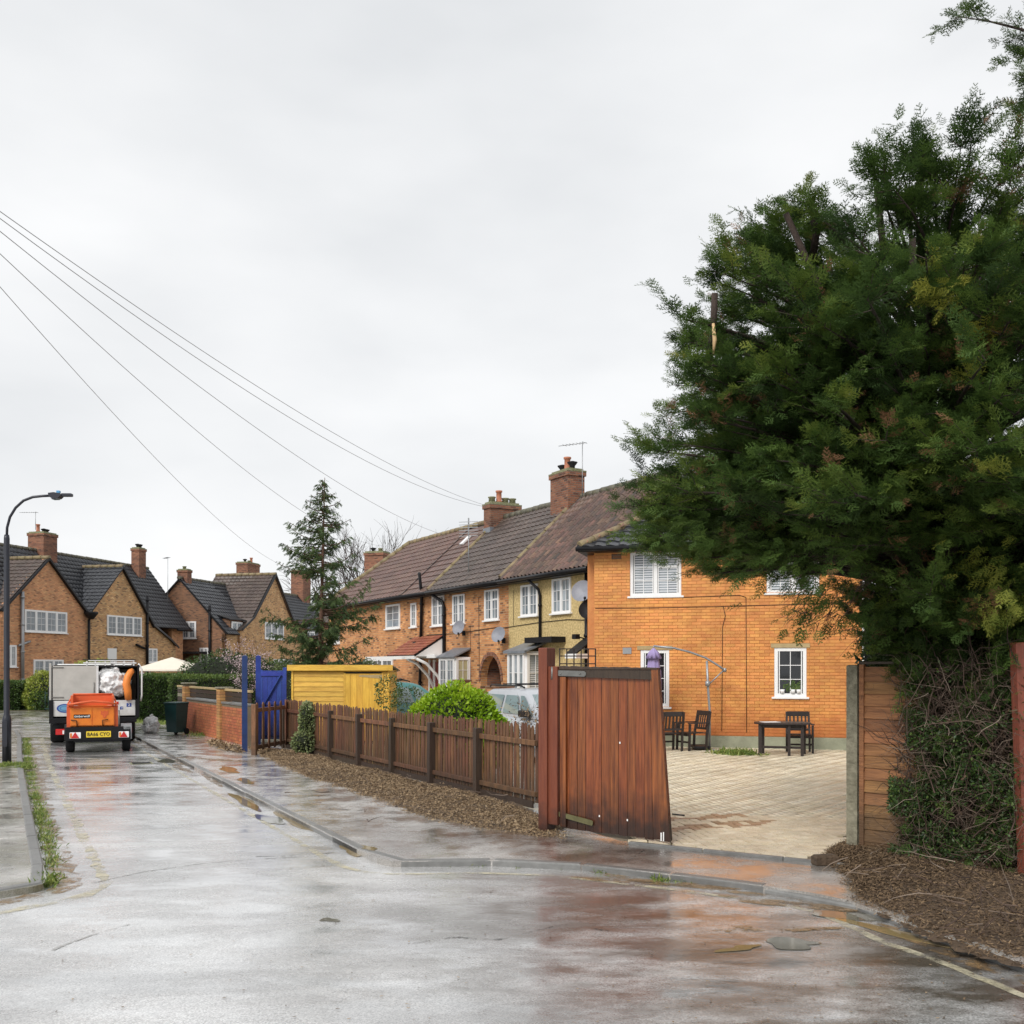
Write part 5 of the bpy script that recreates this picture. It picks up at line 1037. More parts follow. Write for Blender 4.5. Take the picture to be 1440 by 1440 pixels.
for s_ in (-1,1): m = MB(); m.tube([(s_*.22,.24,.1),(s_*.28,.24,.1)],.1,12); m.build('wheel', MT['tyre'], t)
def sack(name, label, loc, r, hh, mat, seed, cat='sack'):
    g = random.Random(seed); t = thing(name, label, cat, loc); bm = bmesh.new(); bmesh.ops.create_icosphere(bm, subdivisions=5, radius=1)
    from mathutils import noise
    for v in bm.verts: n_ = noise.noise(v.co*1.8+Vector((seed,0,0)))*.35-abs(noise.noise(v.co*3.5+Vector((seed,0,0))))*.34-abs(noise.noise(v.co*8+Vector((seed,3,0))))*.15; v.co = v.co*(1+n_); v.co.x *= r; v.co.y *= r*.9; v.co.z = max(-.0, (v.co.z*.55+.5)*hh); 
    me = bpy.data.meshes.new('sack'); bm.to_mesh(me); me.materials.append(mat); [setattr(p,'use_smooth',True) for p in me.polygons]; link('bag', me, t)
    m = MB(); m.tube([(0,0,hh*.95),(.02,.01,hh*1.1),(.07,.02,hh*1.2)],[.03,.045,.02],6); m.build('tied_neck', mat, t)
sack('rubbish_sack','crumpled white rubbish sack on the pavement beside the green bin', G(211,1031), .28,.46, MT['bag'], 3)
def shed():
    Y = 25.9; x0, x1 = P(410,937,Y).x, P(548,937,Y).x; L = x1-x0; hz = H+.0
    h = thing('garden_shed', 'bright yellow wooden garden shed with shiplap boards and plank door behind the picket fence', 'shed', (x0,Y,0), 0); D = 1.5; zt = 1.86
    da, db = P(485,937,Y).x-x0, P(536,937,Y).x-x0; zd = H-(946-937)*Y/1440; k = 0; z = .06
    while z < zt-.02:
        z2 = min(z+.125, zt)
        for (a,b_) in ((0,da-.03),(db+.03,L)) if z < zd else ((0,L),):
            m = MB(); q = random.uniform(0,.003); m.add([(a,-.012-q,z),(b_,-.012-q,z),(b_,0,z2-.006),(a,0,z2-.006),(a,.012,z),(b_,.012,z),(b_,.012,z2-.006),(a,.012,z2-.006)],[(0,1,2,3),(7,6,5,4),(4,5,1,0),(5,6,2,1),(3,2,6,7),(4,0,3,7)]); m.build('board', MT['yellow'], h)
        m = MB(); m.box(-.012,.0,.02,D,z,z2-.008); m.build('side_board', MT['yellow'], h); m = MB(); m.box(L,L+.012,.02,D,z,z2-.008); m.build('side_board', MT['yellow'], h); z += .125
    m = MB(); m.box(.001,L-.001,.013,D,.03,zt); m.build('shed_core', MT['soot'], h)
    n = 6
    dr = MB(); dr.box(da,db,-.01,.0,.06,zd-.02); dr = dr.build('door', MT['yellow'], h)
    for i in range(n): a = da+(db-da)*i/n; m = MB(); m.bev(a+.003,a+(db-da)/n-.003,-.026,-.010,.07,zd-.03,.003); m.build('door_board', MT['yellow_v'], dr)
    for z in (zd-.1,.75): m = MB(); m.prism([(db-.55,z+.04),(db+.03,z+.05),(db+.03,z-.05),(db-.55,z+.0)],-.034,-.0262); m.build('t_hinge', MT['trimo'], dr)
    for x in (.0,L-.05,da-.03,db-.02+.03): m = MB(); m.bev(x,x+.05,-.03,-.0125,.05,zt if x in (.0,L-.05) else zd,.004); m.build('corner_batten', MT['yellow'], h)
    m = MB(); m.poly3([(-.09,-.10,H+.02),(L+.09,-.10,H+.02),(L+.09,D+.1,H-.10),(-.09,D+.1,H-.10)],.02); m.build('roof', MT['lichen'], h)
    m = MB(); m.bev(-.09,L+.09,-.118,-.10,zt-.02,H+.035,.004); m.build('fascia', MT['yellow'], h)
shed()
# ---------------------------------------------------------------- street lamp, utility pole, wires
def lamp():
    g_ = G(9.5,1074); s = g_.y/1440; t = thing('street_lamp', 'tall dark street lamp with curved arm on the left pavement', 'street lamp', g_, 0)
    zf = lambda py: H-(py-937)*s
    m = MB(); m.lathe([(0,0),(.086,0),(.086,zf(1012)),(.075,zf(1008)),(.055,zf(1004)),(.055,zf(757)),(.045,zf(752)),(0,zf(752))],20); m.build('column', MT['lampost'], t)
    m = MB(); m.box(-.05,.05,-.092,-.08,.35,.85); m.build('access_door', MT['lampost'], t)
    X = lambda px: (px-9.5)*s
    pts = [(X(9.5),0,zf(756)),(X(10),0,zf(742)),(X(14),0,zf(727)),(X(22),0,zf(714)),(X(33),0,zf(704)),(X(46),0,zf(699)),(X(60),0,zf(697.5)),(X(72),0,zf(697))]
    m = MB(); m.tube(pts,.026,10); m.build('arm', MT['lampost'], t)
    m = MB(); m.prism([(X(70),zf(694)),(X(78),zf(693)),(X(86),zf(694.5)),(X(88),zf(697)),(X(84),zf(701)),(X(76),zf(702)),(X(71),zf(699))],-.09,.09); m.bev(X(87),X(101.5),-.05,.05,zf(698.5),zf(694),.012); m.build('lamp_head', MT['lampost'], t)
    m = MB(); m.bev(X(80),X(84.5),-.03,.03,zf(693.6),zf(690),.006); m.build('light_sensor', MT['lampblue'], t)
    m = MB(); m.prism([(X(73),zf(701.6)),(X(84),zf(701.2)),(X(82),zf(702.6)),(X(75),zf(702.8))],-.06,.06); m.build('lamp_lens', MT['glass'], t)
lamp()
PT = P(-188,166,11.3); t = thing('utility_pole', 'wooden pole outside the left edge that carries the overhead wires', 'pole', (PT.x,PT.y,0)); m = MB(); m.tube([(0,0,0),(0,0,PT.z+.3)],[.14,.10],12); m.build('pole', MT['barkd'], t)
def wire(lbl, end, sag, off=(0,0,0)):
    a = PT+Vector(off); b_ = Vector(end); pts = [a.lerp(b_, i/40)-Vector((0,0,4*sag*(i/40)*(1-i/40))) for i in range(41)]
    m = MB(); m.tube(pts,.006,5); m.build('overhead_wire', MT['grey'], None, label=lbl, cat='wire', group='overhead telephone wires')
wire('uppermost thin overhead wire, running to the chimney of the brown tiled terrace', P(684,711,37.5), .55, (0,0,.03))
wire('second overhead wire, just under the uppermost one and ending at the same chimney', P(684,713,37.5), .75, (0,.05,.0))
wire('third overhead wire, reaching the terrace ridge left of the chimney', P(641,757,45), .75, (0,0,-.05))
wire('fourth overhead wire, passing behind the top of the conifer', P(548,768,60), 1.2, (0,0,-.10))
wire('lowest overhead wire, dropping steeply to the houses behind the conifer', P(440,800,78), 1.6, (0,0,-.16))
# ---------------------------------------------------------------- vegetation
def fr_template(n=8, seed=1, drop=.12, w=.030):
    g = np.random.default_rng(seed); V = []; F = []
    def tri(p, q, w_):
        p = np.array(p,float); q = np.array(q,float); d = q-p; s = np.cross(d,[0,0,1.]); s /= np.linalg.norm(s)+1e-9; b = len(V)
        V.extend([p-s*w_, p+s*w_, q]); F.append((b,b+1,b+2))
    tri((0,0,0),(1,0,-drop),w*.5)
    for i in range(n):
        x = .06+.86*i/n; L = (.42*(1-x)**.7+.09)*g.uniform(.75,1.15)
        for s in (-1,1):
            a = g.uniform(.55,.95); d = np.array([math.cos(a), s*math.sin(a), g.uniform(-.5,.45)]); p = np.array([x,0,-drop*x*x]); q = p+d*L; tri(p,q,w)
            for k in (.35,.62):
                aa = a+s*s*.0; pp = p+d*L*k; e = np.array([math.cos(a-.75), s*math.sin(a-.75), g.uniform(-.2,.2)]); tri(pp,pp+e*L*.38,w*.85)
                e = np.array([math.cos(a+.7), s*math.sin(a+.7), g.uniform(-.2,.2)]); tri(pp,pp+e*L*.33,w*.85)
    return np.array(V), np.array(F)
FT = fr_template(5, 1, .12, .024); FT2 = fr_template(5, 2, .3, .05)
FTS = [fr_template(4, k, .10, .026) for k in (1,5,9)]
def conifer_crown(root, base, rad, zs, nb, sprays, seed, az=None, lsz=(.11,.24), dens=None, mat='cyp', limbmat='barkd', up=.35, sub=7.0, droop=0, name='crown'):
    g = np.random.default_rng(seed); bx, by = base; P_ = []; D_ = []; S_ = []; T_ = []; limb = MB(); zlo, zhi = zs
    for i in range(nb):
        t = (i+g.uniform(0,1))/nb; z = zlo+(zhi-zlo)*t; th = g.uniform(*(az or (0,2*math.pi))); r = np.interp(z, rad[0], rad[1])*g.uniform(.62,1.0)
        if dens and g.uniform() > dens(z, th): continue
        slope = up*(.2+1.5*t); z0 = max(.8, z-r*slope-.2); tip = np.array([bx+r*math.cos(th), by+r*math.sin(th), z]); st = np.array([bx+.1*math.cos(th), by+.1*math.sin(th), z0])
        ctrl = (st+tip)/2+np.array([g.normal(0,.14),g.normal(0,.14),.12*r]); m = max(4, int(r*3)); pts = []
        for k in range(m+1): q = k/m; pts.append(st*(1-q)**2+2*ctrl*q*(1-q)+tip*q*q)
        limb.tube([tuple(p) for p in pts], [max(.004,(.014+.015*r)*(1-.93*k/m)) for k in range(m+1)], 5, caps=False); pts = np.array(pts)
        tone = g.normal(0,.07); ns = max(3, int(sub*(.35+r/2.6)))
        for q in np.append(g.uniform(.3,1,ns)**.8, [1.0,.97]):
            k = min(int(q*m), m-1); f = q*m-k; p = pts[k]*(1-f)+pts[k+1]*f; ax = pts[k+1]-pts[k]; ax /= np.linalg.norm(ax); sd = np.cross(ax,[0,0,1.]); sd /= np.linalg.norm(sd)+1e-9
            a = g.uniform(-1,1); d = ax*g.uniform(.5,1.1)+sd*a*1.1+np.array([0,0,g.normal(.22-droop,.30)]); d /= np.linalg.norm(d); Ls = g.uniform(.28,.62)*(1.15-.35*q)
            n2 = int(sprays*Ls*g.uniform(.8,1.2)); u = g.uniform(0,1,n2); bend = np.array([0,0,g.uniform(-.12,.10)-droop*.1])
            pos = p+d*(u*Ls)[:,None]+bend*(u*u)[:,None]; s2 = np.cross(d,[0,0,1.]); s2 /= np.linalg.norm(s2)+1e-9; sg = g.choice([-1,1],n2)*g.uniform(.2,1,n2)
            dd = d*g.uniform(.5,1.1,n2)[:,None]+s2*(sg*.95)[:,None]+np.array([0,0,1.])*g.normal(.05,.30,n2)[:,None]
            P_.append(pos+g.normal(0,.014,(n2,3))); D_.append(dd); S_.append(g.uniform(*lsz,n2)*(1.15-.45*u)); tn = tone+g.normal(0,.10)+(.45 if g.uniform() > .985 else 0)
            T_.append(np.clip(.30+tn+g.normal(0,.05,n2)+.20*(q-.55)+.12*u,0,1)); limb.tube([tuple(p), tuple(p+d*Ls*.8)], [.006,.002], 3, caps=False)
    P_ = np.concatenate(P_); D_ = np.concatenate(D_); S_ = np.concatenate(S_); T_ = np.concatenate(T_)
    dz_ = np.sin(P_[:,0]*5+seed)*np.sin(P_[:,2]*6+P_[:,1]*4) > .80; q = dz_ & (g.uniform(0,1,len(P_)) < .42); V, F = scatter(FTS[0][0]*np.array([1,.8,1]), FTS[0][1], P_[q], D_[q]+g.normal(0,.4,(q.sum(),3)), S_[q], g.normal(0,.8,q.sum())); link('dead_sprays', npmesh('dead_sprays', V, F, MT['dead']), root, kind='stuff')
    P_, D_, S_, T_ = P_[~q], D_[~q], S_[~q], T_[~q]; rl = g.normal(0,.5,len(P_)); w_ = g.integers(0,3,len(P_)); Vs=[];Fs=[];Ts=[];b0=0
    for k in range(3):
        q = w_==k; V, F = scatter(FTS[k][0], FTS[k][1], P_[q], D_[q], S_[q], rl[q]); Vs.append(V); Fs.append(F+b0); b0 += len(V); Ts.append(np.repeat(T_[q], len(FTS[k][0])))
    link(name, npmesh(name, np.concatenate(Vs), np.concatenate(Fs), MT[mat], np.concatenate(Ts)), root); limb.build('limbs', MT[limbmat], root); print(name, 'sprays', len(P_))
def trunk(root, pts, r, mat='bark', n=12, name='trunk'): m = MB(); m.tube(pts, r, n); return m.build(name, MT[mat], root)
def big_tree():
    bx, by = 4.55, 11.15; t = thing('conifer_tree', 'huge dark green conifer overhanging the drive on the right, with sawn off limbs', 'tree', (0,0,0))
    trunk(t, [(4.28,11.0,-.05),(4.25,11.0,.8),(4.22,11.0,1.6),(4.3,11.05,2.6),(4.5,11.15,4.2),(4.6,11.2,5.8),(4.65,11.2,6.5)], [.21,.17,.16,.15,.11,.05,.012])
    trunk(t, [(4.75,11.2,-.05),(4.78,11.2,1.2),(4.9,11.3,2.8),(5.3,11.4,5.0)], [.13,.11,.10,.05], 'barkd')
    rad = ([2.7,3.0,3.5,4.6,5.6,6.2,6.6,7.0,7.35,7.6],[1.9,2.75,3.1,3.1,2.95,2.5,2.0,1.4,.8,.3])
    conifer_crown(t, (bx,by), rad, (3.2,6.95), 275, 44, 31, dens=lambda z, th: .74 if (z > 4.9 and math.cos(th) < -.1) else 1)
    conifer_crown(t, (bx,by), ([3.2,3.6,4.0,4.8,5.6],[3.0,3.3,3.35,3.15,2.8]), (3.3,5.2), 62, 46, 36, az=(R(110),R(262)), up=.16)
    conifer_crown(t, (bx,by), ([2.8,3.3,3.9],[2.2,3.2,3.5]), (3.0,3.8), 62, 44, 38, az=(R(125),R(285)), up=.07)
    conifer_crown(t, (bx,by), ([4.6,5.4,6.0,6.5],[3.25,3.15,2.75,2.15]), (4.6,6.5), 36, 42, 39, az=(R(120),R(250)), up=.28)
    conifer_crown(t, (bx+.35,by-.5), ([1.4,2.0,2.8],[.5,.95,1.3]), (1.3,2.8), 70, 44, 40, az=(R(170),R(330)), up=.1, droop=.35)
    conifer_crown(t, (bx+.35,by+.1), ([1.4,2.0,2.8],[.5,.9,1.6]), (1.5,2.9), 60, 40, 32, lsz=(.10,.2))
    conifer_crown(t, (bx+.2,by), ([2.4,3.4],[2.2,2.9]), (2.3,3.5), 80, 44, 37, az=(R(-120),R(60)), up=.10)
    # sawn stubs: thick grey limb ends sticking out of the crown, pale round cuts low on the trunk
    st = [(1005,412,1003,470,9.9),(1105,300,1150,400,10.2),(1140,280,1148,330,10.1),(1233,262,1242,350,10.3),(1283,335,1284,400,9.6),(1300,215,1290,270,10.6)]
    for (xa,ya,xb,yb,Y) in st: a = P(xa,ya,Y); b_ = P(xb,yb,Y+.15); m = MB(); m.tube([b_+(b_-a)*.6+Vector((0,.3,0)), b_, a],[.042,.036,.03],7); m.build('sawn_limb', MT['barkd'], t)
    for (px,py,Y,r) in ((1258,903,10.75,.020),(1276,963,10.7,.026),(1266,975,10.68,.028),(1272,986,10.7,.014),(1262,998,10.72,.012)):
        p = P(px,py,Y); q = p+Vector((.12,.25,.03)); m = MB(); m.tube([q,p],[r*1.2,r],10); m.build('cut_branch_stub', MT['bark'], t)
    for (px,py,Y,r) in ((1258,903,10.745,.020),(1276,963,10.695,.026),(1266,975,10.675,.028),(1272,986,10.695,.014),(1262,998,10.715,.012)): p = P(px,py,Y); m = MB(); m.tube([p+Vector((0,.004,0)),p-Vector((.003,.008,0))],[r*.92,r*.9],10); m.build('cut_face', MT['cut'], t)
    m = MB(); m.tube([P(1003,455,9.8),P(1005,478,9.8),P(1003,500,9.83)],[.014,.022,.006],6); m.build('split_wood', MT['cut'], t)
    # hanging tips with bare red brown ends over the house wall, and pale new growth
    g = np.random.default_rng(5); Ps = []; Ds = []; Ss = []; Ts = []
    for (px,py,Y,n,dx,dz,tt,sp) in ((1395,800,9.3,70,-.6,-.25,.86,.20),(1410,850,9.3,90,-.3,-.6,.80,.18),(1330,410,8.7,40,-.6,-.1,.95,.10),(1150,850,10.0,60,-.7,-.5,.45,.22),(1190,790,9.8,90,-.8,-.3,.4,.3),(1080,800,9.8,60,-.8,-.35,.45,.25),(960,760,10.2,60,-.9,-.15,.5,.28),(1010,770,10.0,70,-.9,-.2,.45,.25),(1220,870,10.2,60,-.5,-.6,.35,.2)):
        c = P(px,py,Y)
        for _ in range(n): Ps.append((c.x+g.normal(0,sp),c.y+g.normal(0,sp),c.z+g.normal(0,sp*.6))); Ds.append((dx+g.normal(0,.35),g.normal(-.2,.4),dz+g.normal(0,.25))); Ss.append(g.uniform(.14,.3)); Ts.append(np.clip(tt+g.normal(0,.06),0,1))
    V,F = scatter(FT[0],FT[1],np.array(Ps),np.array(Ds),np.array(Ss)*.8,g.normal(0,.5,len(Ps))); link('low_sprays', npmesh('low_sprays',V,F,MT['cyp'],np.repeat(Ts,len(FT[0]))), t)
    pos = []; dr_ = []; ln = []
    for (px,py,Y,n) in ((1150,850,10.1,46),(1185,860,10.1,30),(1205,820,10.0,30),(1130,830,10.2,16)):
        for _ in range(n): c = P(px+g.normal(0,18),py+g.normal(0,14),Y); pos.append(tuple(c)); dr_.append((g.normal(-.7,.4),g.normal(0,.3),g.normal(-.6,.3))); ln.append(g.uniform(.15,.42))
    twigs('bare_tips', pos, dr_, ln, .004, 44, (.25,.6), parent=t, kind='stuff')
big_tree()
def second_tree():
    t = thing('conifer_tree', 'taller conifer behind at the right edge, only wispy branch tips entering the top corner', 'tree', (0,0,0)); trunk(t, [(8.35,12.9,0),(8.35,12.9,6),(8.35,12.9,12)], [.3,.2,.03], 'barkd', 10)
    conifer_crown(t, (8.35,12.9), ([2,8.5,9.6,10.0,10.5,11.2,12.0,12.5],[1.4,1.4,1.3,2.6,3.0,2.8,1.2,.3]), (2.0,12.2), 110, 34, 35, az=(R(95),R(300)), lsz=(.14,.30))
second_tree()
LEAF = (np.array([(0,0,0),(.45,-.28,.08),(1,0,0),(.45,.28,.08)]), np.array([(0,1,2),(0,2,3)]))
def leafmass(name, label, cat, parts, mat, seed, size=(.05,.09), group=None, core=True, kind=None, parent=None, leaf=LEAF, corescale=.86, tintf=None):
    """parts: ('box', x0,x1,y0,y1,z0,z1, n) or ('ell', cx,cy,cz, rx,ry,rz, n)"""
    g = np.random.default_rng(seed); t = parent or thing(name, label, cat, (0,0,0), 0, group, kind); Ps=[];Ds=[];Ss=[];Ts=[]
    for q in parts:
        n = q[-1]
        if q[0] == 'box':
            x0,x1,y0,y1,z0,z1 = q[1:7]; u = g.uniform(0,1,(n,3)); f = g.integers(0,10,n); p = np.c_[x0+(x1-x0)*u[:,0], y0+(y1-y0)*u[:,1], z0+(z1-z0)*u[:,2]]; nn = g.normal(0,.4,(n,3))
            inn = g.exponential(.05,n); s = f < 5; p[s,1] = y0+inn[s]; nn[s,1] -= 1; s = (f>=5)&(f<8); p[s,2] = z1-inn[s]; nn[s,2] += 1; s = f==8; p[s,0] = x0+inn[s]; nn[s,0] -= 1; s = f==9; p[s,0] = x1-inn[s]; nn[s,0] += 1
            p += g.normal(0,.03,(n,3)); c = np.array([0,0,0]); hgt = (p[:,2]-z0)/(z1-z0)
            if core: m = MB(); m.bev(x0+.10,x1-.10,y0+.10,y1-.1,z0,z1-.10,.05); m.build('dark_core', MT['core'], t)
        else:
            cx,cy,cz,rx,ry,rz = q[1:7]; d = g.normal(0,1,(n,3)); d /= np.linalg.norm(d,axis=1,keepdims=True); k = 1-np.abs(g.normal(0,.13,n)); lump = 1+.10*np.sin(d[:,0]*7+seed)*np.cos(d[:,2]*6+d[:,1]*5)
            p = np.array([cx,cy,cz])+d*np.array([rx,ry,rz])*(k*lump)[:,None]; nn = d+g.normal(0,.6,(n,3)); hgt = .5+.5*d[:,2]; ok = p[:,2] > .02; p, nn, hgt = p[ok], nn[ok], hgt[ok]
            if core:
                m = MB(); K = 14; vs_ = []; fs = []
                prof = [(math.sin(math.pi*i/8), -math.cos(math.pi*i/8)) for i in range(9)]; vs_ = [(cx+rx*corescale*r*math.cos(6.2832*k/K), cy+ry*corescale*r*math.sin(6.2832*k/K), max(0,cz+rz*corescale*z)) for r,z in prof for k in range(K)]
                fs = [(i*K+k,i*K+(k+1)%K,(i+1)*K+(k+1)%K,(i+1)*K+k) for i in range(8) for k in range(K)]; m.add(vs_,fs,True); m.build('dark_core', MT['core'], t)
        Ps.append(p); Ds.append(nn); Ss.append(g.uniform(*size,len(p))); Ts.append(np.clip(.25+.4*g.beta(2,2,len(p))+.11*np.sin(p[:,0]*6.3+p[:,2]*4.1+seed)*np.sin(p[:,2]*7.7-p[:,0]*2.9)+(tintf or (lambda h_: .25*h_))(hgt),0,1))  # sine term paints dark hollows into the leaf tint
    P_=np.concatenate(Ps);D_=np.concatenate(Ds);S_=np.concatenate(Ss);T_=np.concatenate(Ts); V,F = scatter(leaf[0],leaf[1],P_,D_,S_,g.uniform(0,6.28,len(P_)))
    link('foliage', npmesh('foliage',V,F,MT[mat],np.repeat(T_,len(leaf[0]))), t); return t
bc = P(641,1010,18.6)
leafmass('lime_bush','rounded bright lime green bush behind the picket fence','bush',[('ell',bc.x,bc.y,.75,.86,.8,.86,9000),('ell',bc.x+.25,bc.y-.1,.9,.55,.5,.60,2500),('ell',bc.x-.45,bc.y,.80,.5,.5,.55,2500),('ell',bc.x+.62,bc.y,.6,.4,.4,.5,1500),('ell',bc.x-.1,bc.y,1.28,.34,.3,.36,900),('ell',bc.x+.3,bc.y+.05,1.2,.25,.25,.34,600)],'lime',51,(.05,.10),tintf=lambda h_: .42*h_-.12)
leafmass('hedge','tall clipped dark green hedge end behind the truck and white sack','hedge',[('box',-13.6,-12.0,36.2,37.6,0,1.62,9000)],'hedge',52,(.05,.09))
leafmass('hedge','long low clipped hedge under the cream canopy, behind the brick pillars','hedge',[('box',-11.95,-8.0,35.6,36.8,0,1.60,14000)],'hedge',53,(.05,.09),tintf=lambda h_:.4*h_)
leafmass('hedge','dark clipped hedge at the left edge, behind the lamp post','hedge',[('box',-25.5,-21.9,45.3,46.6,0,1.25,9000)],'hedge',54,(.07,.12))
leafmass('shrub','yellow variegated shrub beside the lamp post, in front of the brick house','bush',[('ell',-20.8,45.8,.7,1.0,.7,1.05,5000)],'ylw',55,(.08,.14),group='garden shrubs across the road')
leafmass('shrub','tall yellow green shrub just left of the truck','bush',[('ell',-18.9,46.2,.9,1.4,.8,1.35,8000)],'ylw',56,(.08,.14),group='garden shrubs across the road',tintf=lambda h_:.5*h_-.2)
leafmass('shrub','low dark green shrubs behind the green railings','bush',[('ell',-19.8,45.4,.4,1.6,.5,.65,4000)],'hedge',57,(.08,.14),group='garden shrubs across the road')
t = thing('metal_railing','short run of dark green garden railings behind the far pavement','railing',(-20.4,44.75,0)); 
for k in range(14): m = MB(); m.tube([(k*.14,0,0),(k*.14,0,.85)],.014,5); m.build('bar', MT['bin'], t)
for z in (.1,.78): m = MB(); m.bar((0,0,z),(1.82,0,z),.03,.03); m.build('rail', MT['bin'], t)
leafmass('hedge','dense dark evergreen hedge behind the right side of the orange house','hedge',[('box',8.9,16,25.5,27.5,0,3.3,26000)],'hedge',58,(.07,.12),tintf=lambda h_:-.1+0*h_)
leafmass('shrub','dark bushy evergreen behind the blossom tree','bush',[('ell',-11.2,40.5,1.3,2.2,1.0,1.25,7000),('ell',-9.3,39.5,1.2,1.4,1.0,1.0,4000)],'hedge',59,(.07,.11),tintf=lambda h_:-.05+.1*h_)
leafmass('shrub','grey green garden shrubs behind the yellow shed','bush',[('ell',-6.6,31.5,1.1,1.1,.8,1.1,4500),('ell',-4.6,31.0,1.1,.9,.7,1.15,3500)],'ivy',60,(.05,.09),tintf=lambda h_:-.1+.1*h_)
leafmass('climbing_plant','variegated climber growing over the far end of the picket fence','climber',[('ell',P(432,1,22.6).x,22.6,.75,.17,.16,.42,1400),('ell',P(428,1,22.6).x,22.5,.28,.24,.2,.26,900)],'ivy',61,(.04,.075))
leafmass('shrub','loose grey green shrub in front of the teal car','bush',[('ell',-3.05,25.3,1.3,.33,.3,.42,600),('ell',-2.55,25.1,1.15,.4,.3,.30,500)],'ivy',62,(.04,.08),core=False,tintf=lambda h_:-.15+0*h_)
def twiggy(name, label, cat, base, hh, spread, n, seed, rad=.012, tint=(0,.6), blossom=None, bmat='blossom', levels=3, nleaf=0, leafsz=(.03,.05), group=None):
    g = np.random.default_rng(seed); t = thing(name, label, cat, (0,0,0), 0, group); segs = []; tips = []
    def grow(p, d, L, r, lev):
        q = p.copy(); pts = [tuple(q)]
        for k in range(4): d = d+g.normal(0,.16,3)+np.array([0,0,.04]); d /= np.linalg.norm(d); q = q+d*L/4; pts.append(tuple(q)); tips.append(q.copy()) if lev <= 1 else None
        segs.append((pts, [r*(1-.16*k) for k in range(5)]))
        if lev > 0:
            for _ in range(n): k = g.integers(2,5); nd = d+g.normal(0,spread,3); nd /= np.linalg.norm(nd); grow(np.array(pts[k]), nd, L*g.uniform(.5,.8), r*.5, lev-1)
    grow(np.array(base,float), np.array([0,0,1.]), hh*.42, rad, levels)
    m = MB(); m.tube(*segs[0], 7); m.build('trunk', MT['barkd'], t); m = MB()
    for s in segs[1:]: m.tube(s[0], s[1], 4, caps=False)
    m.build('branches', MT['barkd'], t)
    if nleaf:
        T_ = np.array(tips); i = g.integers(0,len(T_),nleaf); pos = T_[i]+g.normal(0,.05,(nleaf,3)); V,F = scatter(LEAF[0],LEAF[1],pos,g.normal(0,1,(nleaf,3)),g.uniform(*leafsz,nleaf),g.uniform(0,6,nleaf)); link('blossom' if blossom else 'leaves', npmesh('blossom',V,F,MT[bmat],np.repeat(g.uniform(0,1,nleaf),4)), t)
twiggy('blossom_tree','small bare tree with pale pink blossom in front of the dark brick house','tree',(-8.9,33.5,0),3.6,.55,5,71,.035,blossom=1,nleaf=1800,leafsz=(.03,.065))
twiggy('bare_tree','bare pale twiggy tree far behind the hipped roof, left of the two','tree',(-14.2,105,0),17.5,.33,5,72,.26,levels=4,group='bare trees far behind the terrace')
twiggy('bare_tree','bare pale twiggy tree far behind the hipped roof, right of the two','tree',(-10.6,105,0),18.5,.33,5,73,.28,levels=4,group='bare trees far behind the terrace')
twiggy('dry_shrub','dry leafless straw coloured shrub in front of the silver white car','bush',(.28,17.3,0),1.75,.7,6,74,.018,nleaf=500,blossom=None,bmat='chip',leafsz=(.03,.06))
def spruce():
    bx, by = P(453,937,31).x, 31.0; t = thing('spruce_tree', 'young sparse conifer with drooping branches and reddish trunk behind the yellow shed', 'tree', (0,0,0)); ztop = H+(937-672)*31/1440
    g = np.random.default_rng(81); trunk(t, [(bx-.12,by,0),(bx-.05,by,2.2),(bx+.0,by,4.5),(bx+.08,by,ztop)], [.10,.085,.05,.008], 'bark', 8); Ps=[];Ds=[];Ss=[];Ts=[]; limb = MB()
    for i in range(165):
        q = (i/165)**.9; z = 1.7+(ztop-1.75)*q; r = np.interp(z,[1.6,2.6,3.3,4.2,5.2,6.2,7.0,ztop],[1.15,1.75,1.75,1.25,1.15,.78,.42,.05])*g.uniform(.28,1.2); th = g.uniform(0,6.283)
        if 4.1 < z < 4.7 and g.uniform() < .45: continue
        upk = .30+.25*q+g.normal(0,.16); m = max(3,int(r*4)); pts = []
        for k in range(m+1): u = k/m; pts.append(np.array([bx+.0+r*u*math.cos(th), by+r*u*math.sin(th), z+r*(upk*u*u*1.0-.22*u)]))
        limb.tube([tuple(p) for p in pts],[.018*(1-.8*k/m)+.003 for k in range(m+1)],4,caps=False); pts = np.array(pts); ns = int(7+r*36); u = g.uniform(.18,1,ns); idx = np.clip((u*m).astype(int),0,m-1); fr = (u*m-idx)[:,None]; pos = pts[idx]*(1-fr)+pts[idx+1]*fr+g.normal(0,.045,(ns,3))
        s_ = g.choice([-1,1],ns); d = np.c_[math.cos(th)*.5-math.sin(th)*s_*.6+g.normal(0,.2,ns), math.sin(th)*.5+math.cos(th)*s_*.6+g.normal(0,.2,ns), -g.uniform(.2,1.1,ns)]
        Ps.append(pos);Ds.append(d);Ss.append(g.uniform(.12,.34,ns)*(.55+.4*(1-q)));Ts.append(np.clip(g.normal(.45,.2,ns),0,1))
    P_=np.concatenate(Ps);D_=np.concatenate(Ds);S_=np.concatenate(Ss);T_=np.concatenate(Ts); V,F = scatter(FT2[0]*np.array([1,.6,1]),FT2[1],P_,D_,S_,g.uniform(0,6,len(P_)))
    link('crown', npmesh('crown',V,F,MT['cyp_far'],np.repeat(T_,len(FT2[0]))), t); limb.build('limbs', MT['bark'], t)
spruce()
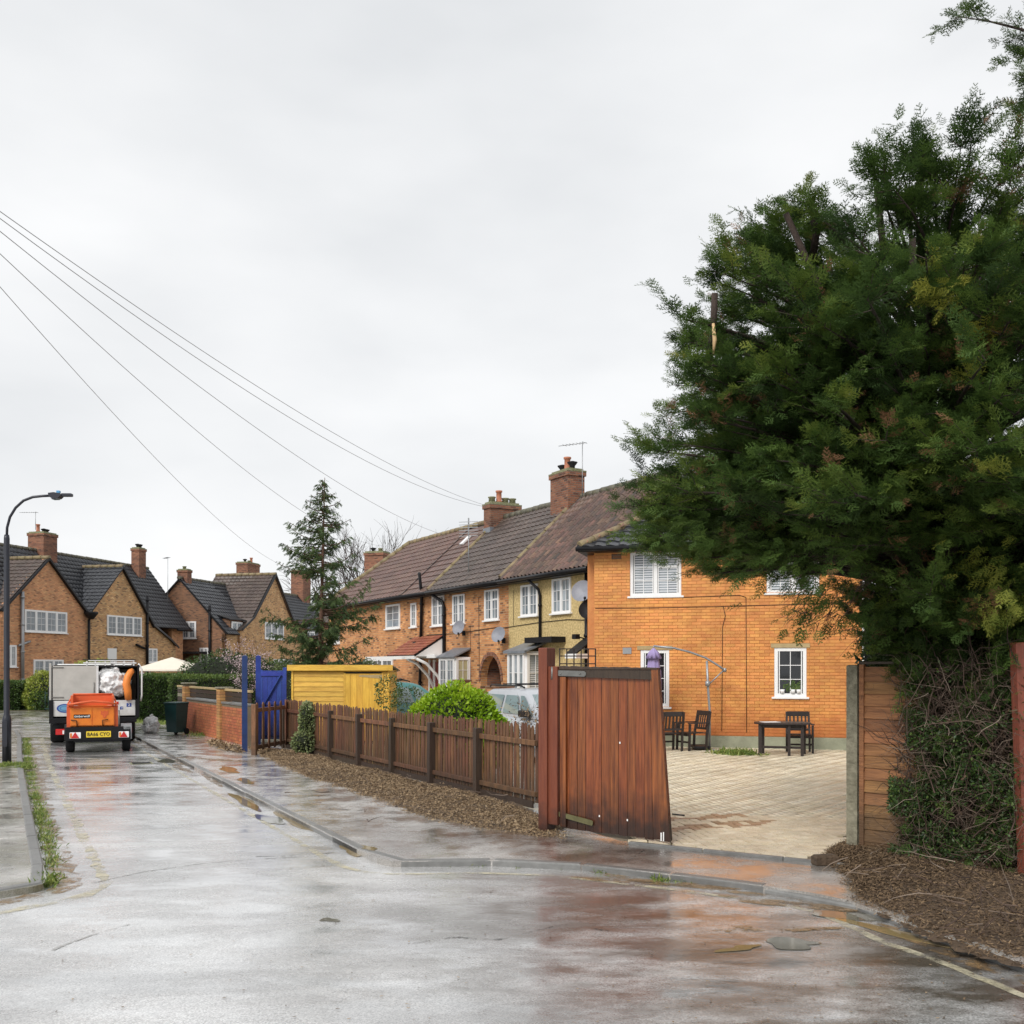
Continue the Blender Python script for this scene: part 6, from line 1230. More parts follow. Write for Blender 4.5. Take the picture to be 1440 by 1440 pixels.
def thicket():
    g = np.random.default_rng(91); t = thing('overgrown_hedge', 'thicket of bare twigs and small leaves under the big conifer beside the timber fence', 'hedge', (0,0,0))
    def rnd(n, f=1): 
        x = g.uniform(1262,1455,n); y = g.uniform(935,1235,n); out_ = []
        for a,b_ in zip(x,y):
            if a < 1290 and b_ < 1010 and g.uniform() < .6: a += 60
            Y = 10.35-(a-1260)/200*.9+g.normal(0,.18); p = P(a,b_,Y)
            if p.z > .02: out_.append(p)
        return out_
    A = rnd(2800); twigs('bare_twigs', [tuple(p) for p in A], [(g.normal(0,.8),g.normal(-.2,.5),g.normal(0.1,.7)) for _ in A], [g.uniform(.12,.6) for _ in A], .0035, 92, (.1,1), 5, .9, parent=t, kind='stuff')
    A = rnd(240); twigs('woody_stems', [tuple(p) for p in A], [(g.normal(0,.5),g.normal(0,.4),g.normal(.6,.5)) for _ in A], [g.uniform(.4,1.0) for _ in A], .009, 93, (0,.6), 6, .7, parent=t, kind='stuff')
    n = 52000; u = g.uniform(0,1,n); px = 1250+200*u; zz = g.beta(1.3,1.8,n)*2.1; Y = 10.38-u*.9+g.normal(0,.16,n); X = Y*(px-720)/1440
    clump = np.sin(X*9+zz*7)+np.sin(X*5-zz*11+2) > -.1; green = (zz < 1.45)|(g.uniform(0,1,n) < .4); k = clump&green&~((u<.12)&(zz>1.0)); pos = np.c_[X,Y,zz][k]; n2 = len(pos)
    V,F = scatter(LEAF[0],LEAF[1],pos,g.normal(0,1,(n2,3)),g.uniform(.018,.045,n2),g.uniform(0,6,n2)); link('small_leaves', npmesh('small_leaves',V,F,MT['hedge'],np.repeat(np.clip(g.normal(.45,.2,n2),0,1),4)), t, kind='stuff')
    n = 16000; u = g.uniform(0,1,n)**.8; px = 1262+190*u; zz = g.uniform(.02,1.95,n); Y = 10.55-u*.9+g.normal(0,.16,n); ok = ~((u<.25)&(zz>1.2)&(g.uniform(0,1,n)<.7)); pos = np.c_[Y*(px-720)/1440,Y,zz][ok]; k = len(pos)
    V,F = scatter(CHIP*np.array([1,.3,.3]),CHIPF,pos,g.normal(0,1,(k,3)),g.uniform(.02,.07,k),g.uniform(0,6,k)); link('dead_leaves', npmesh('dead_leaves',V,F,MT['chip'],np.repeat(g.uniform(0,.22,k),4)), t, kind='stuff')
    n = 900; pos = np.c_[g.uniform(4.0,4.75,n), 0*g.uniform(0,1,n), g.uniform(.1,1.9,n)]; pos[:,1] = 10.62-(pos[:,0]-3.9)*1.25+g.normal(0,.05,n)
    n = 26000; X = g.uniform(4.15,6.2,n); Yb = 11.9-(X-4.1)*.9+g.uniform(-.3,.5,n); pos = np.c_[X,Yb,g.uniform(0,2.7,n)]; V,F = scatter(LEAF[0],LEAF[1],pos,g.normal(0,1,(n,3)),g.uniform(.05,.11,n),g.uniform(0,6,n)); link('back_leaves', npmesh('back_leaves',V,F,MT['hedge'],np.repeat(np.clip(g.normal(.15,.12,n),0,1),4)), t, kind='stuff')
    m = MB(); m.add([(4.35,12.0,0),(6.4,10.6,0),(6.7,11.4,0),(4.7,12.7,0),(4.35,12.0,2.6),(6.4,10.6,2.6),(6.7,11.4,2.6),(4.7,12.7,2.6)],[(0,3,2,1),(4,5,6,7),(0,1,5,4),(1,2,6,5),(2,3,7,6),(3,0,4,7)]); m.build('dark_core', MT['core'], t)
    n = 4200; u = g.uniform(0,1,n); px = 1268+175*u; zz = g.beta(1.6,1.3,n)*2.3; Y = 10.36-u*.9+g.normal(0,.12,n); k = (np.sin(px*.09+zz*3)+np.sin(zz*5-px*.05) > -.3); pos = np.c_[Y*(px-720)/1440,Y,zz][k]; n2 = len(pos)
    V,F = scatter(FTS[0][0],FTS[0][1],pos,np.c_[g.normal(0,.8,n2),g.normal(-.4,.4,n2),g.normal(-.2,.5,n2)],g.uniform(.08,.2,n2),g.normal(0,.6,n2)); link('green_sprays', npmesh('green_sprays',V,F,MT['cyp'],np.repeat(np.clip(g.normal(.36,.13,n2),0,1),len(FTS[0][0]))), t, kind='stuff')
    # ivy twigs climbing the trunk foot
    A = [(4.22+g.normal(0,.14), 10.8+g.normal(0,.07), g.uniform(.1,2.6)) for _ in range(420)]; twigs('trunk_twigs', A, [(g.normal(-.3,.7),g.normal(-.5,.4),g.normal(0,.7)) for _ in A], [g.uniform(.1,.45) for _ in A], .0045, 94, (0,.75), 4, .9, parent=t, kind='stuff')
thicket()
# ---------------------------------------------------------------- vehicles
def text(par, s, h, mat, loc, rot, name='lettering', ext=.003, sx=1.0):
    c = bpy.data.curves.new('lettering', 'FONT'); c.body = s; c.size = h; c.extrude = ext; c.align_x = 'CENTER'; c.align_y = 'CENTER'; c.resolution_u = 2; c.offset = .0008*h*12
    o = bpy.data.objects.new('tmp', c); COL.objects.link(o); bpy.context.view_layer.update(); me = bpy.data.meshes.new_from_object(o.evaluated_get(bpy.context.evaluated_depsgraph_get())); bpy.data.objects.remove(o)
    me.materials.clear(); me.materials.append(mat); q = link(name, me, par, loc, rot); q.scale = (sx,1,1); return q
RD = R(90)
def wheel(par, x, y, r, w_, name='wheel', rim='grey', dual=False):
    m = MB(); m.lathe([(r*.58,-w_/2),(r*.9,-w_/2),(r,-w_*.36),(r,w_*.36),(r*.9,w_/2),(r*.58,w_/2)],28); o = m.build(name, MT['tyre'], par, (x,y,r), (0,RD,0))
    m = MB(); m.lathe([(0,-w_*.40),(r*.2,-w_*.40),(r*.25,-w_*.3),(r*.55,-w_*.34),(r*.6,-w_*.45),(r*.6,w_*.45),(r*.55,w_*.34),(r*.25,w_*.3),(r*.2,w_*.40),(0,w_*.40)],20); m.build('rim', MT[rim], o); return o
def ellp(cx, cz, rx, rz, n=24): return [(cx+rx*math.cos(2*math.pi*i/n), cz+rz*math.sin(2*math.pi*i/n)) for i in range(n)]
ZR = -.06
def truck():
    c = G(131,1046,ZR); Y = c.y; s = Y/1440; yaw = R(22)
    t = thing('tipper_truck', 'white tipper truck with half open caged rear, parked ahead of the orange chipper', 'truck', (c.x,Y,ZR), yaw)
    X = lambda px: (px-131)*s/1.08
    Z = lambda py: (1.95-ZR)-(py-937)*s
    xl, xr, zb, zp, zt = X(70), X(197), Z(1007), Z(984), Z(936); LB = 3.2
    m = MB(); m.bev(xl,xr,0.06,LB,zb-.02,zb+.08,.01); m.build('load_floor', MT['soot'], t)
    m = MB(); m.bev(xl,xl+.035,.06,LB,zb+.08,zt,.006); m.build('cage_side', MT['gpanel'], t); m = MB(); m.bev(xr-.035,xr,.06,LB,zb+.08,zt,.006); m.build('cage_side', MT['darkin'], t)
    m = MB(); m.bev(xl,xr,LB-.04,LB,zb+.08,zt+.02,.006); m.build('headboard', MT['darkin'], t); m = MB(); m.box(xl+.04,xr-.04,.8,LB-.05,zt-.04,zt); m.build('cage_roof', MT['darkin'], t)
    m = MB(); m.bev(X(76),X(191),.0,.04,zb,zp-.02,.006); m.build('tailboard', MT['wpanel'], t)
    for (a,b_) in ((X(70),X(75.5)),(X(191.5),X(197))): m = MB(); m.bev(a,b_,-.03,.06,zb-.05,zp+.0,.006); m.build('corner_post', MT['black'], t)
    m = MB(); m.bev(xl,xl+.05,-.02,.06,zp,zt+.06,.006); m.build('corner_post', MT['gpanel'], t); m = MB(); m.bev(xr-.05,xr,-.02,.06,zp,zt+.02,.006); m.build('corner_post', MT['black'], t)
    m = MB(); m.bev(X(75),X(137),-.005,.03,zp+.0,zt-.01,.006); d = m.build('rear_door', MT['gpanel'], t); m = MB()
    for z in (zt-.05, zp+.07): m.box(X(74),X(90),-.02,-.006,z-.012,z+.012)
    m.box(X(131),X(133.5),-.03,-.006,zp+.05,zp+.14); m.tube([(X(132.2),-.018,zp+.1),(X(132.2),-.018,zp+.45)],.01,6); m.build('door_hinge', MT['steel'], d); m = MB(); m.bev(X(135.5),X(138.5),-.015,.03,zp,zt,.004); m.build('door_edge', MT['wpanel'], d)
    m = MB(); m.bev(X(138),xr-.05,-.0,.04,zt-.04,zt,.005); m.build('rear_frame', MT['black'], t)
    # logo, stickers
    m = MB(); m.prism(ellp(X(92),(zb+zp)/2-.0,.20,.115), -.006, -.002); o = m.build('round_logo', MT['fb'], t); m = MB(); m.prism(ellp(X(92),(zb+zp)/2,.16,.085), -.009,-.0065); m.build('round_logo_inner', MT['logo'], o); m = MB(); m.prism(ellp(X(92),(zb+zp)/2,.125,.06), -.012,-.0095); m.build('round_logo_inner', MT['fb'], o); m = MB(); m.prism(ellp(X(92),(zb+zp)/2,.11,.05), -.015,-.0125); m.build('round_logo_inner', MT['logo'], o)
    text(t, 'f', .10, MT['fb'], (X(169.5),-.004,Z(996.5)), (RD,0,0)); m = MB(); m.box(X(170),X(173.5),-.006,-.002,Z(998),Z(994)); m.box(X(170.8),X(172.7),-.0085,-.0062,Z(998),Z(995)) if False else None; fq = m.build('blue_sticker', MT['fb'], t); text(fq, 'f', .085, MT['letter'], (X(171.9),-.008,Z(996.3)), (RD,0,0))
    m = MB(); m.box(X(178.5),X(185.5),-.006,-.002,Z(994.5),Z(989.3)); q = m.build('dark_sticker', MT['fb'], t); text(q, '2', .09, MT['letter'], (X(182),-.008,Z(991.8)), (RD,0,0)); m = MB(); m.box(X(163.5),X(167),-.006,-.002,Z(991),Z(987)); m.build('red_sticker', MT['red'], t)
    # load: white sacks, dark brash, orange chute sleeve
    m = MB(); m.bev(X(139),xr-.06,.55,1.6,zb+.08,zt-.1,.05); m.build('dark_load', MT['darkin'], t)
    # ladder rack on top
    for yy in (.1,.7):
        m = MB(); m.bev(X(117),X(193),yy,yy+.10,zt+.05,zt+.085,.006); m.bev(X(124),X(190),yy-.002,yy+.10,zt+.115,zt+.14,.006)
        for px in (121,133,147,160,174,188): m.box(X(px),X(px)+.035,yy+.01,yy+.09,zt-.0,zt+.116)
        m.build('ladder_rack', MT['wpanel'], t)
    m = MB(); m.bev(X(116),X(192),.12,2.4,zt+.145,zt+.165,.004); m.build('rack_board', MT['soot'], t)
    m = MB(); m.tube([(xr+.03,.05,zp-.05),(xr+.06,.0,zp+.1),(xr+.06,.0,zt-.1),(xr-.02,.05,zt+.05)],.022,8); m.tube([(xr+.02,.02,zt-.2),(xr+.12,.02,zt-.2)],.015,6); m.build('side_rail', MT['wpanel'], t)
    # chassis, bumper bar, lights, cab, mirrors, wheels
    m = MB(); m.bev(X(70),X(193),-.06,.08,zb-.17,zb-.04,.01); m.box(X(84),X(178),.1,4.6,zb-.3,zb-.03); m.build('chassis', MT['black'], t)
    m = MB(); m.bev(X(73),X(186),.25,2.2,.34,zb-.2,.03); m.build('underbody', MT['black'], t)
    for a,b_ in ((79,93),(172,186)): m = MB(); m.bev(X(a),X(b_),-.10,-.05,Z(1032),Z(1024),.008); m.build('tail_light', MT['red'], t)
    m = MB(); m.box(X(88.5),X(92),-.105,-.101,Z(1031),Z(1026)); m.build('reversing_light', MT['letter'], t)
    for x_ in (X(80),X(182)): wheel(t, x_, .95, .36, .34, 'rear_wheel'); wheel(t, x_, 4.0, .36, .22, 'front_wheel')
    m = MB()
    cab = [(LB+.1,.45),(LB+.1,zt-.12),(LB+.35,zt+.05),(LB+1.0,zt+.02),(LB+1.55,1.35),(LB+2.2,1.15),(LB+2.35,.85),(LB+2.35,.4)]
    hw = 1.0; vs_ = [(-hw,y,z) for y,z in cab]+[(hw,y,z) for y,z in cab]; n = len(cab); m.add(vs_, [tuple(range(n)), tuple(range(2*n-1,n-1,-1))]+[(i,(i+1)%n,n+(i+1)%n,n+i) for i in range(n)]); m.build('cab', MT['wpanel'], t, (X(133),0,0))
    for s_ in (-1,1): m = MB(); m.prism([(0,1.3),(.75,1.3),(.55,zt-.12),(0,zt-.08)],0,.01); m.build('side_window', MT['carglass'], t, (X(133)+s_*1.012,LB+.45,0), (0,0,RD))
    m = MB(); m.bev(X(58.5),X(66.5),3.9,4.0,Z(984),Z(970),.02); m.tube([(X(66),3.95,Z(975)),(X(78),3.95,Z(976))],.02,6); m.build('wing_mirror', MT['black'], t); m = MB(); m.bev(X(201),X(208),3.9,4.0,Z(984),Z(970),.02); m.tube([(X(200),3.95,Z(975)),(X(190),3.95,Z(976))],.02,6); m.build('wing_mirror', MT['black'], t)
    wm = t.matrix_basis.copy(); wm = Matrix.Translation((c.x,Y,ZR)) @ Matrix.Rotation(yaw,4,'Z')
    def at(px, y, z): return wm @ Vector((X(px), y, z))
    p = at(157,.30,zp+.04); sack('canvas_sack','big crumpled white canvas sack inside the open rear of the truck', p, .46,.78, MT['bag'], 11)
    sp = [(181,-.05,Z(984)),(180,-.09,Z(972)),(178,-.09,Z(962)),(180,-.07,Z(952)),(184,-.03,Z(945)),(187,.02,Z(942))]
    tt = thing('orange_hose', 'bright orange padded hose hanging over the white sack in the truck', 'hose', (0,0,0)); m = MB(); m.tube([tuple(at(*q)) for q in sp],[.085,.095,.095,.09,.08,.05],12); m.build('hose', MT['hose'], tt); m = MB(); m.tube([tuple(at(181,-.06,Z(943))),tuple(at(188,-.04,Z(947)))],.05,8); m.build('loose_strap', MT['hose'], tt)
truck()
def chipper():
    c = G(140,1059,ZR); Y = c.y; s = Y/1440; t = thing('wood_chipper', 'bright orange wood chipper trailer with yellow number plate hitched behind the white truck', 'trailer', (c.x,Y,ZR), R(21))
    X = lambda px: (px-140)*s/1.075; Z = lambda py: (1.95-ZR)-(py-937)*s
    m = MB(); m.bev(X(99),X(161),.06,.75,Z(1021.5),Z(993.5),.012); o = m.build('feed_hopper', MT['orange'], t)
    m = MB(); m.bev(X(100),X(129),.045,.0595,Z(1020),Z(995),.004); m.build('front_panel', MT['orange'], t); m = MB(); m.bev(X(130.5),X(160),.045,.0595,Z(1020),Z(995),.004); m.build('front_panel', MT['orange'], t)
    m = MB(); m.add([(X(97),-.02,Z(993)),(X(163),-.02,Z(993)),(X(158.5),.65,Z(977.5)),(X(102),.65,Z(977.5)),(X(97),.02,Z(994.5)),(X(163),.02,Z(994.5)),(X(160),.70,Z(979)),(X(100),.70,Z(979))],[(0,1,5,4),(1,2,6,5),(3,0,4,7),(0,4,5,1)])
    m.box(X(101),X(159),.60,.66,Z(993),Z(977.5)); m.box(X(101)-.02,X(103),.0,.66,Z(993),Z(978)); m.box(X(157),X(159)+.02,.0,.66,Z(993),Z(978)); m.build('hopper_mouth', MT['orange_d'], t)
    m = MB(); m.tube([(X(95.5),-.05,Z(990.5)),(X(112),-.06,Z(988)),(X(130),-.07,Z(986)),(X(148),-.06,Z(987.5)),(X(164),-.05,Z(990))],.024,8); m.tube([(X(102),.6,Z(977)),(X(158),.6,Z(977))],.022,8); m.tube([(X(95.5),-.05,Z(990.5)),(X(102),.6,Z(977))],.02,8); m.tube([(X(164),-.05,Z(990)),(X(158),.6,Z(977))],.02,8); m.build('safety_bar', MT['orange_d'], t)
    for px,dx in ((100,8),(152,-8)) : m = MB(); m.tube([(X(px),.02,Z(1012)),(X(px+dx),.02,Z(1013)),(X(px+dx+.8),.02,Z(1021))],.012,6); m.build('grab_handle', MT['black'], t)
    for px in (104,146): m = MB(); m.bev(X(px),X(px+9.5),.025,.044,Z(996),Z(994),.004); m.build('vent_slot', MT['orange_d'], t)
    m = MB(); m.box(X(104),X(127),.036,.043,Z(1009.5),Z(1004.5)); q = m.build('name_plate', MT['black'], t); text(q, 'timberwolf', .075, MT['letter'], (X(115.5),.034,Z(1007)), (RD,0,0), sx=.98)
    wf = [(-.085,.09),(-.05,.05),(0,.07),(.05,.05),(.085,.09),(.075,.02),(.09,-.01),(.04,-.03),(.03,-.08),(0,-.10),(-.03,-.08),(-.04,-.03),(-.09,-.01),(-.075,.02)]; m = MB(); cx, cz = X(147),Z(1004)
    m.prism([(cx+a,cz+b_) for a,b_ in wf], .036, .043); q = m.build('animal_head_logo', MT['orange_d'], t); m = MB(); m.prism([(cx-.05,cz+.01),(cx-.015,cz+.0),(cx-.03,cz+.025)],.032,.0355); m.prism([(cx+.05,cz+.01),(cx+.015,cz+.0),(cx+.03,cz+.025)],.032,.0355); m.prism([(cx-.012,cz-.05),(cx+.012,cz-.05),(cx,cz-.075)],.032,.0355); m.build('logo_eyes', MT['orange'], q)
    for a,b_ in ((94,99),(161,166)): m = MB(); m.bev(X(a),X(b_),.10,.75,Z(1024),Z(992),.02); m.build('side_panel', MT['orange_d'], t)
    m = MB(); m.bev(X(97),X(162),.3,2.1,.45,Z(1018),.03); m.build('machine_body', MT['black'], t); m = MB(); m.bev(X(108),X(150),.9,2.2,Z(1005),Z(985),.05); m.build('engine_cover', MT['orange_d'], t)
    m = MB(); m.bev(X(93),X(184),-.02,.08,Z(1029),Z(1022),.01); m.bev(X(93),X(184),-.05,.04,Z(1041),Z(1028),.012); m.bev(X(104),X(172),-.03,.05,Z(1043),Z(1041),.004); m.build('bumper_bar', MT['black'], t)
    for x_ in (X(98),X(178)):
        wheel(t, x_, .55, .30, .19, 'wheel', 'soot'); m = MB()
        for k in range(7): a0, a1 = math.pi*k/7, math.pi*(k+1)/7; r = .36; m.add([(x_-.12,.55-r*math.cos(a0),.30+r*math.sin(a0)),(x_+.12,.55-r*math.cos(a0),.30+r*math.sin(a0)),(x_+.12,.55-r*math.cos(a1),.30+r*math.sin(a1)),(x_-.12,.55-r*math.cos(a1),.30+r*math.sin(a1))],[(0,1,2,3)])
        m.build('mudguard', MT['black'] if x_ < 0 else MT['grey'], t)
    for a,b_ in ((98.5,114),(167,181.5)):
        m = MB(); m.bev(X(a),X(b_),-.085,-.051,Z(1037.5),Z(1029),.008); q = m.build('rear_light', MT['letter'], t); cx = X((a+b_)/2); m = MB(); m.prism([(cx-.085,Z(1037)),(cx+.085,Z(1037)),(cx,Z(1028.5))],-.10,-.0855); m.build('red_triangle', MT['red'], q); m = MB(); m.box(X(a)+.01,X(a)+.05,-.092,-.0855,Z(1036.5),Z(1030)); m.build('indicator', MT['orange'], q)
    m = MB(); m.bev(X(121.5),X(156),-.075,-.0515,Z(1036.5),Z(1028),.003); q = m.build('number_plate', MT['plate'], t); text(q, 'BA66 CYO', .115, MT['letterk'], (X(138.7),-.079,Z(1032.3)), (RD,0,0), sx=.92)
    m = MB(); m.tube([(X(167.5),.03,Z(1025)),(X(167.5),.03,Z(999))],.016,8); m.build('prop_stand', MT['steel'], t); m = MB(); m.box(X(174),X(184),-.02,.2,Z(1026),Z(1020)); m.build('step_plate', MT['grey'], t)
    m = MB(); m.tube([(0,2.0,.5),(0,3.0,.48)],.05,8); m.build('drawbar', MT['black'], t)
chipper()
def car(name, label, loc, yaw, paint, L=4.2, W_=1.74, hh=1.46, bars=True, belt=.92, estate=False):
    # forward = local +y
    t = thing(name, label, 'car', loc, yaw); hw = W_/2
    sec = [(-L/2,.35,.62,.70),(-L/2+.12,.24,.90,.90),(-L/2+.5,.20,belt+.04,.97),(-L*.15,.18,belt,1),(L*.12,.18,belt-.02,1),(L*.26,.18,belt-.02,.98),(L*.40,.20,belt-.14,.93),(L/2-.1,.26,belt-.28,.82),(L/2,.36,.52,.72)]
    V = []; 
    for (y,z0,z1,k) in sec:
        w_ = hw*k
        for (x,z) in ((-w_*.9,z0),(-w_,z0+.15),(-w_,(z0+z1)/2+.02),(-w_*.95,z1-.03),(-w_*.86,z1),(0,z1+.03),(w_*.86,z1),(w_*.95,z1-.03),(w_,(z0+z1)/2+.02),(w_,z0+.15),(w_*.9,z0)): V.append((x,y,z))
    n = 11; F = [(i*n+k,(i+1)*n+k,(i+1)*n+k+1,i*n+k+1) for i in range(len(sec)-1) for k in range(n-1)]+[(i*n+n-1,(i+1)*n+n-1,(i+1)*n,i*n) for i in range(len(sec)-1)]
    F += [tuple(range(n)), tuple(range((len(sec)-1)*n+n-1,(len(sec)-1)*n-1,-1))]
    m = MB(); m.add(V,F,True); m.build('body', MT[paint], t)
    yr = -L/2+(.12 if estate else .25); st = [(yr,.90,.0),(yr+.28,.82,hh-.14),(yr+.75,.79,hh-.02),(L*.0,.78,hh),(L*.08,.78,hh-.03),(L*.13,.79,hh-.09),(L*.30,.90,belt-.0)]
    V = []
    for (y,k,z) in st:
        z = max(z, belt); b_ = .93
        for (x,zz) in ((-hw*b_,belt-.03),(-hw*k,z-.04),(-hw*k*.93,z),(0,z+.02),(hw*k*.93,z),(hw*k,z-.04),(hw*b_,belt-.03)): V.append((x,y,max(zz,belt-.03)))
    n = 7; F = [(i*n+k,(i+1)*n+k,(i+1)*n+k+1,i*n+k+1) for i in range(len(st)-1) for k in range(n-1)]+[tuple(range(n))]
    m = MB(); m.add(V,F,True); m.build('roof', MT[paint], t)
    def quad(pts, nm, mat, off=.012): # side-window style panels slightly proud of the roof shell
        m = MB(); m.poly3(pts,.008); return m.build(nm, MT[mat], t)
    for s_ in (-1,1):
        def S(y,z): k = min(1,max(0,(z-belt)/(hh-belt))); return (s_*(hw*(.93*(1-k)+.785*k)+.014), y, z)
        for (a,b_,c,d) in ((yr+.18,-L*.13,yr+.42,-L*.12),(-L*.10,L*.09,-L*.09,L*.045),(-L*.09+L*.20,L*.25,L*.075,L*.115)):
            quad([S(a,belt+.04),S(b_,belt+.04),S(d,hh-.13),S(c,hh-.13)],'side_window','carglass')
        m = MB(); m.bev(s_*(hw+.02)-.09 if s_ < 0 else s_*(hw+.02)-.04, s_*(hw+.02)+.04 if s_ < 0 else s_*(hw+.02)+.09, L*.17,L*.24,belt+.0,belt+.14,.02); m.build('wing_mirror', MT['soot'], t)
        if bars: m = MB(); m.tube([(s_*hw*.70,yr+.5,hh+.03),(s_*hw*.70,yr+.55,hh+.06),(s_*hw*.70,L*.02,hh+.07),(s_*hw*.70,L*.06,hh+.03)],.018,6); m.build('roof_rail', MT['soot'], t)
        for y in (-L*.31,L*.31): wheel(t, s_*(hw-.10), y, .31, .2)
        m = MB(); m.bev(s_*hw*.62-.16,s_*hw*.62+.16,L/2-.14,L/2-.01,.58,.72,.03); m.build('headlight', MT['glass'], t); m = MB(); m.bev(s_*hw*.72-.10,s_*hw*.72+.10,-L/2-.02,-L/2+.10,.62,.98,.03); m.build('tail_light', MT['red'], t)
        m = MB(); m.tube([(s_*(hw+.004),-L*.11,.3),(s_*(hw+.004),-L*.11,belt-.05)],.006,4); m.build('door_gap', MT['soot'], t)
    y0,y1 = L*.295,L*.135; quad([(-hw*.80,y0+.012,belt+.035),(hw*.80,y0+.012,belt+.035),(hw*.68,y1+.012,hh-.10),(-hw*.68,y1+.012,hh-.10)],'windscreen','carglass')
    quad([(-hw*.78,yr+.02,belt+.10),(hw*.78,yr+.02,belt+.10),(hw*.68,yr+.26,hh-.18),(-hw*.68,yr+.26,hh-.18)],'rear_window','carglass')
    if bars:
        for y in (-L*.16,L*.0): m = MB(); m.bev(-hw*.78,hw*.78,y-.025,y+.025,hh+.085,hh+.11,.005); m.build('roof_bar', MT['soot'], t)
    m = MB(); m.bev(-hw*.86,hw*.86,L/2-.06,L/2+.05,.25,.50,.05); m.bev(-hw*.86,hw*.86,-L/2-.06,-L/2+.05,.28,.58,.05); m.build('bumper', MT['soot'], t)
    return t
car('parked_car','teal hatchback with black roof bars between the yellow shed and the lime bush',(-3.12,28.75,0),R(-82),'teal',3.9,1.68,1.50)
car('parked_car','silver white estate car with roof rails behind the picket fence and dry shrub',(.72,21.9,0),R(180)+R(24),'silver',4.4,1.76,1.47,estate=True)
# ---------------------------------------------------------------- things in the front gardens
def pier(label, px, py0, Y, w_, grp='brick pillars in the front gardens'):
    p = P(px,937,Y); z = H-(py0-937)*Y/1440; t = thing('brick_pillar', label, 'pillar', (p.x,Y,0), TA, grp); m = MB(); m.box(-w_/2,w_/2,-w_/2,w_/2,0,z-.06); m.build('pillar_shaft', MT['tbrick'], t); m = MB(); m.bev(-w_/2-.04,w_/2+.04,-w_/2-.04,w_/2+.04,z-.06,z,.01); m.build('pillar_cap', MT['dbrick'], t)
pier('small brick pillar with dark cap in front of the white bay, above the lime bush',650,955.5,29.5,.34); pier('wide low brick pillar with dark cap in front of the alley arch',703,964,27.0,.50)
tr = thing('trellis','dark square trellis showing above the red gate, against the pebbledash','trellis',(P(787,937,20).x,20,0)); a = .70
m = MB(); 
for k in range(6): m.box(a*k/5-.012,a*k/5+.012,-.01,.01,1.0,2.30)
m.build('uprights', MT['furn'], tr); m = MB()
for z in (1.6,1.8,2.0,2.15,2.29): m.box(-.0,a,-.024,-.0105,z-.011,z+.011)
m.build('crossbars', MT['furn'], tr)
def chair(label, loc, yaw):
    t = thing('garden_chair', label, 'chair', loc, yaw, 'dark wooden garden armchairs')       # faces local -y
    for sx in (-1,1):
        m = MB(); m.bar((sx*.25,-.24,0),(sx*.25,-.22,.64),.045,.045); m.build('leg', MT['furn'], t); m = MB(); m.bar((sx*.25,.22,0),(sx*.25,.24,.42),.045,.045); m.bar((sx*.25,.24,.40),(sx*.24,.34,.92),.045,.045); m.build('leg', MT['furn'], t)
        m = MB(); m.bar((sx*.26,-.27,.66),(sx*.26,.28,.66),.055,.025); m.build('armrest', MT['furn'], t)
    for i in range(7): m = MB(); m.bev(-.24,.24,-.25+i*.068,-.195+i*.068,.42,.44,.003); m.build('seat_slat', MT['furn'], t)
    m = MB(); m.bev(-.24,.24,.30,.335,.82,.93,.006); m.build('top_rail', MT['furn'], t); m = MB(); m.bev(-.23,.23,.245,.275,.50,.55,.004); m.build('back_rail', MT['furn'], t)
    for i in range(5): x = -.17+i*.085; m = MB(); m.bar((x,.262,.55),(x,.315,.83),.04,.014); m.build('back_slat', MT['furn'], t)
    m = MB(); m.box(-.23,.23,-.24,-.21,.36,.415); m.box(-.23,.23,-.225,-.205,.2,.24); m.build('front_rail', MT['furn'], t); return t
q = G(941,1058); chair('dark garden chair half hidden behind the free edge of the red gate, seen from behind', (q.x-.02,q.y+.1,0), R(196)); q = G(974,1057); chair('dark garden armchair standing sideways beside the parasol pole', (q.x,q.y+.1,0), R(-66)); q = G(1128,1061); chair('dark garden chair pushed behind the wooden table, back towards the wall', (q.x,q.y+.2,0), R(-8))
def table():
    q = G(1100,1063); t = thing('garden_table','dark wooden garden table with rounded top in front of the orange wall','table',(q.x,q.y,0),R(-16)); m = MB(); pts = []
    for i in range(28): a = 2*math.pi*i/28; c, s = math.cos(a), math.sin(a); pts.append((.60*abs(c)**.6*(1 if c>0 else -1), .42*abs(s)**.7*(1 if s>0 else -1)))
    m.slab(pts,.70,.735); m.build('tabletop', MT['furn'], t)
    for (x,y) in ((-.46,-.25),(.42,-.25),(-.42,.25),(.46,.25)): m = MB(); m.bev(x-.035,x+.035,y-.035,y+.035,0,.70,.005); m.build('leg', MT['furn'], t)
    m = MB(); m.bev(.12,.18,-.36,-.30,0,.70,.005); m.build('gate_leg', MT['furn'], t); m = MB(); m.box(-.43,.40,-.265,-.235,.62,.70); m.box(-.43,.40,-.262,-.238,.18,.23); m.box(-.40,.43,.235,.265,.62,.70); m.build('apron', MT['furn'], t)
    p = thing('sheet_of_paper','white paper lying on the dark garden table','paper',(q.x-.28,q.y-.02,.736),.2); m = MB(); m.box(-.18,.2,-.12,.12,0,.008); m.build('paper', MT['letter'], p)
table()
q = G(944,1050); t = thing('ball','small white ball under the chair beside the gate','ball',(q.x,q.y+.35,.11)); m = MB(); m.lathe([(.11*math.sin(math.pi*i/10),-.11*math.cos(math.pi*i/10)) for i in range(11)],16); m.build('ball_shell', MT['white'], t)
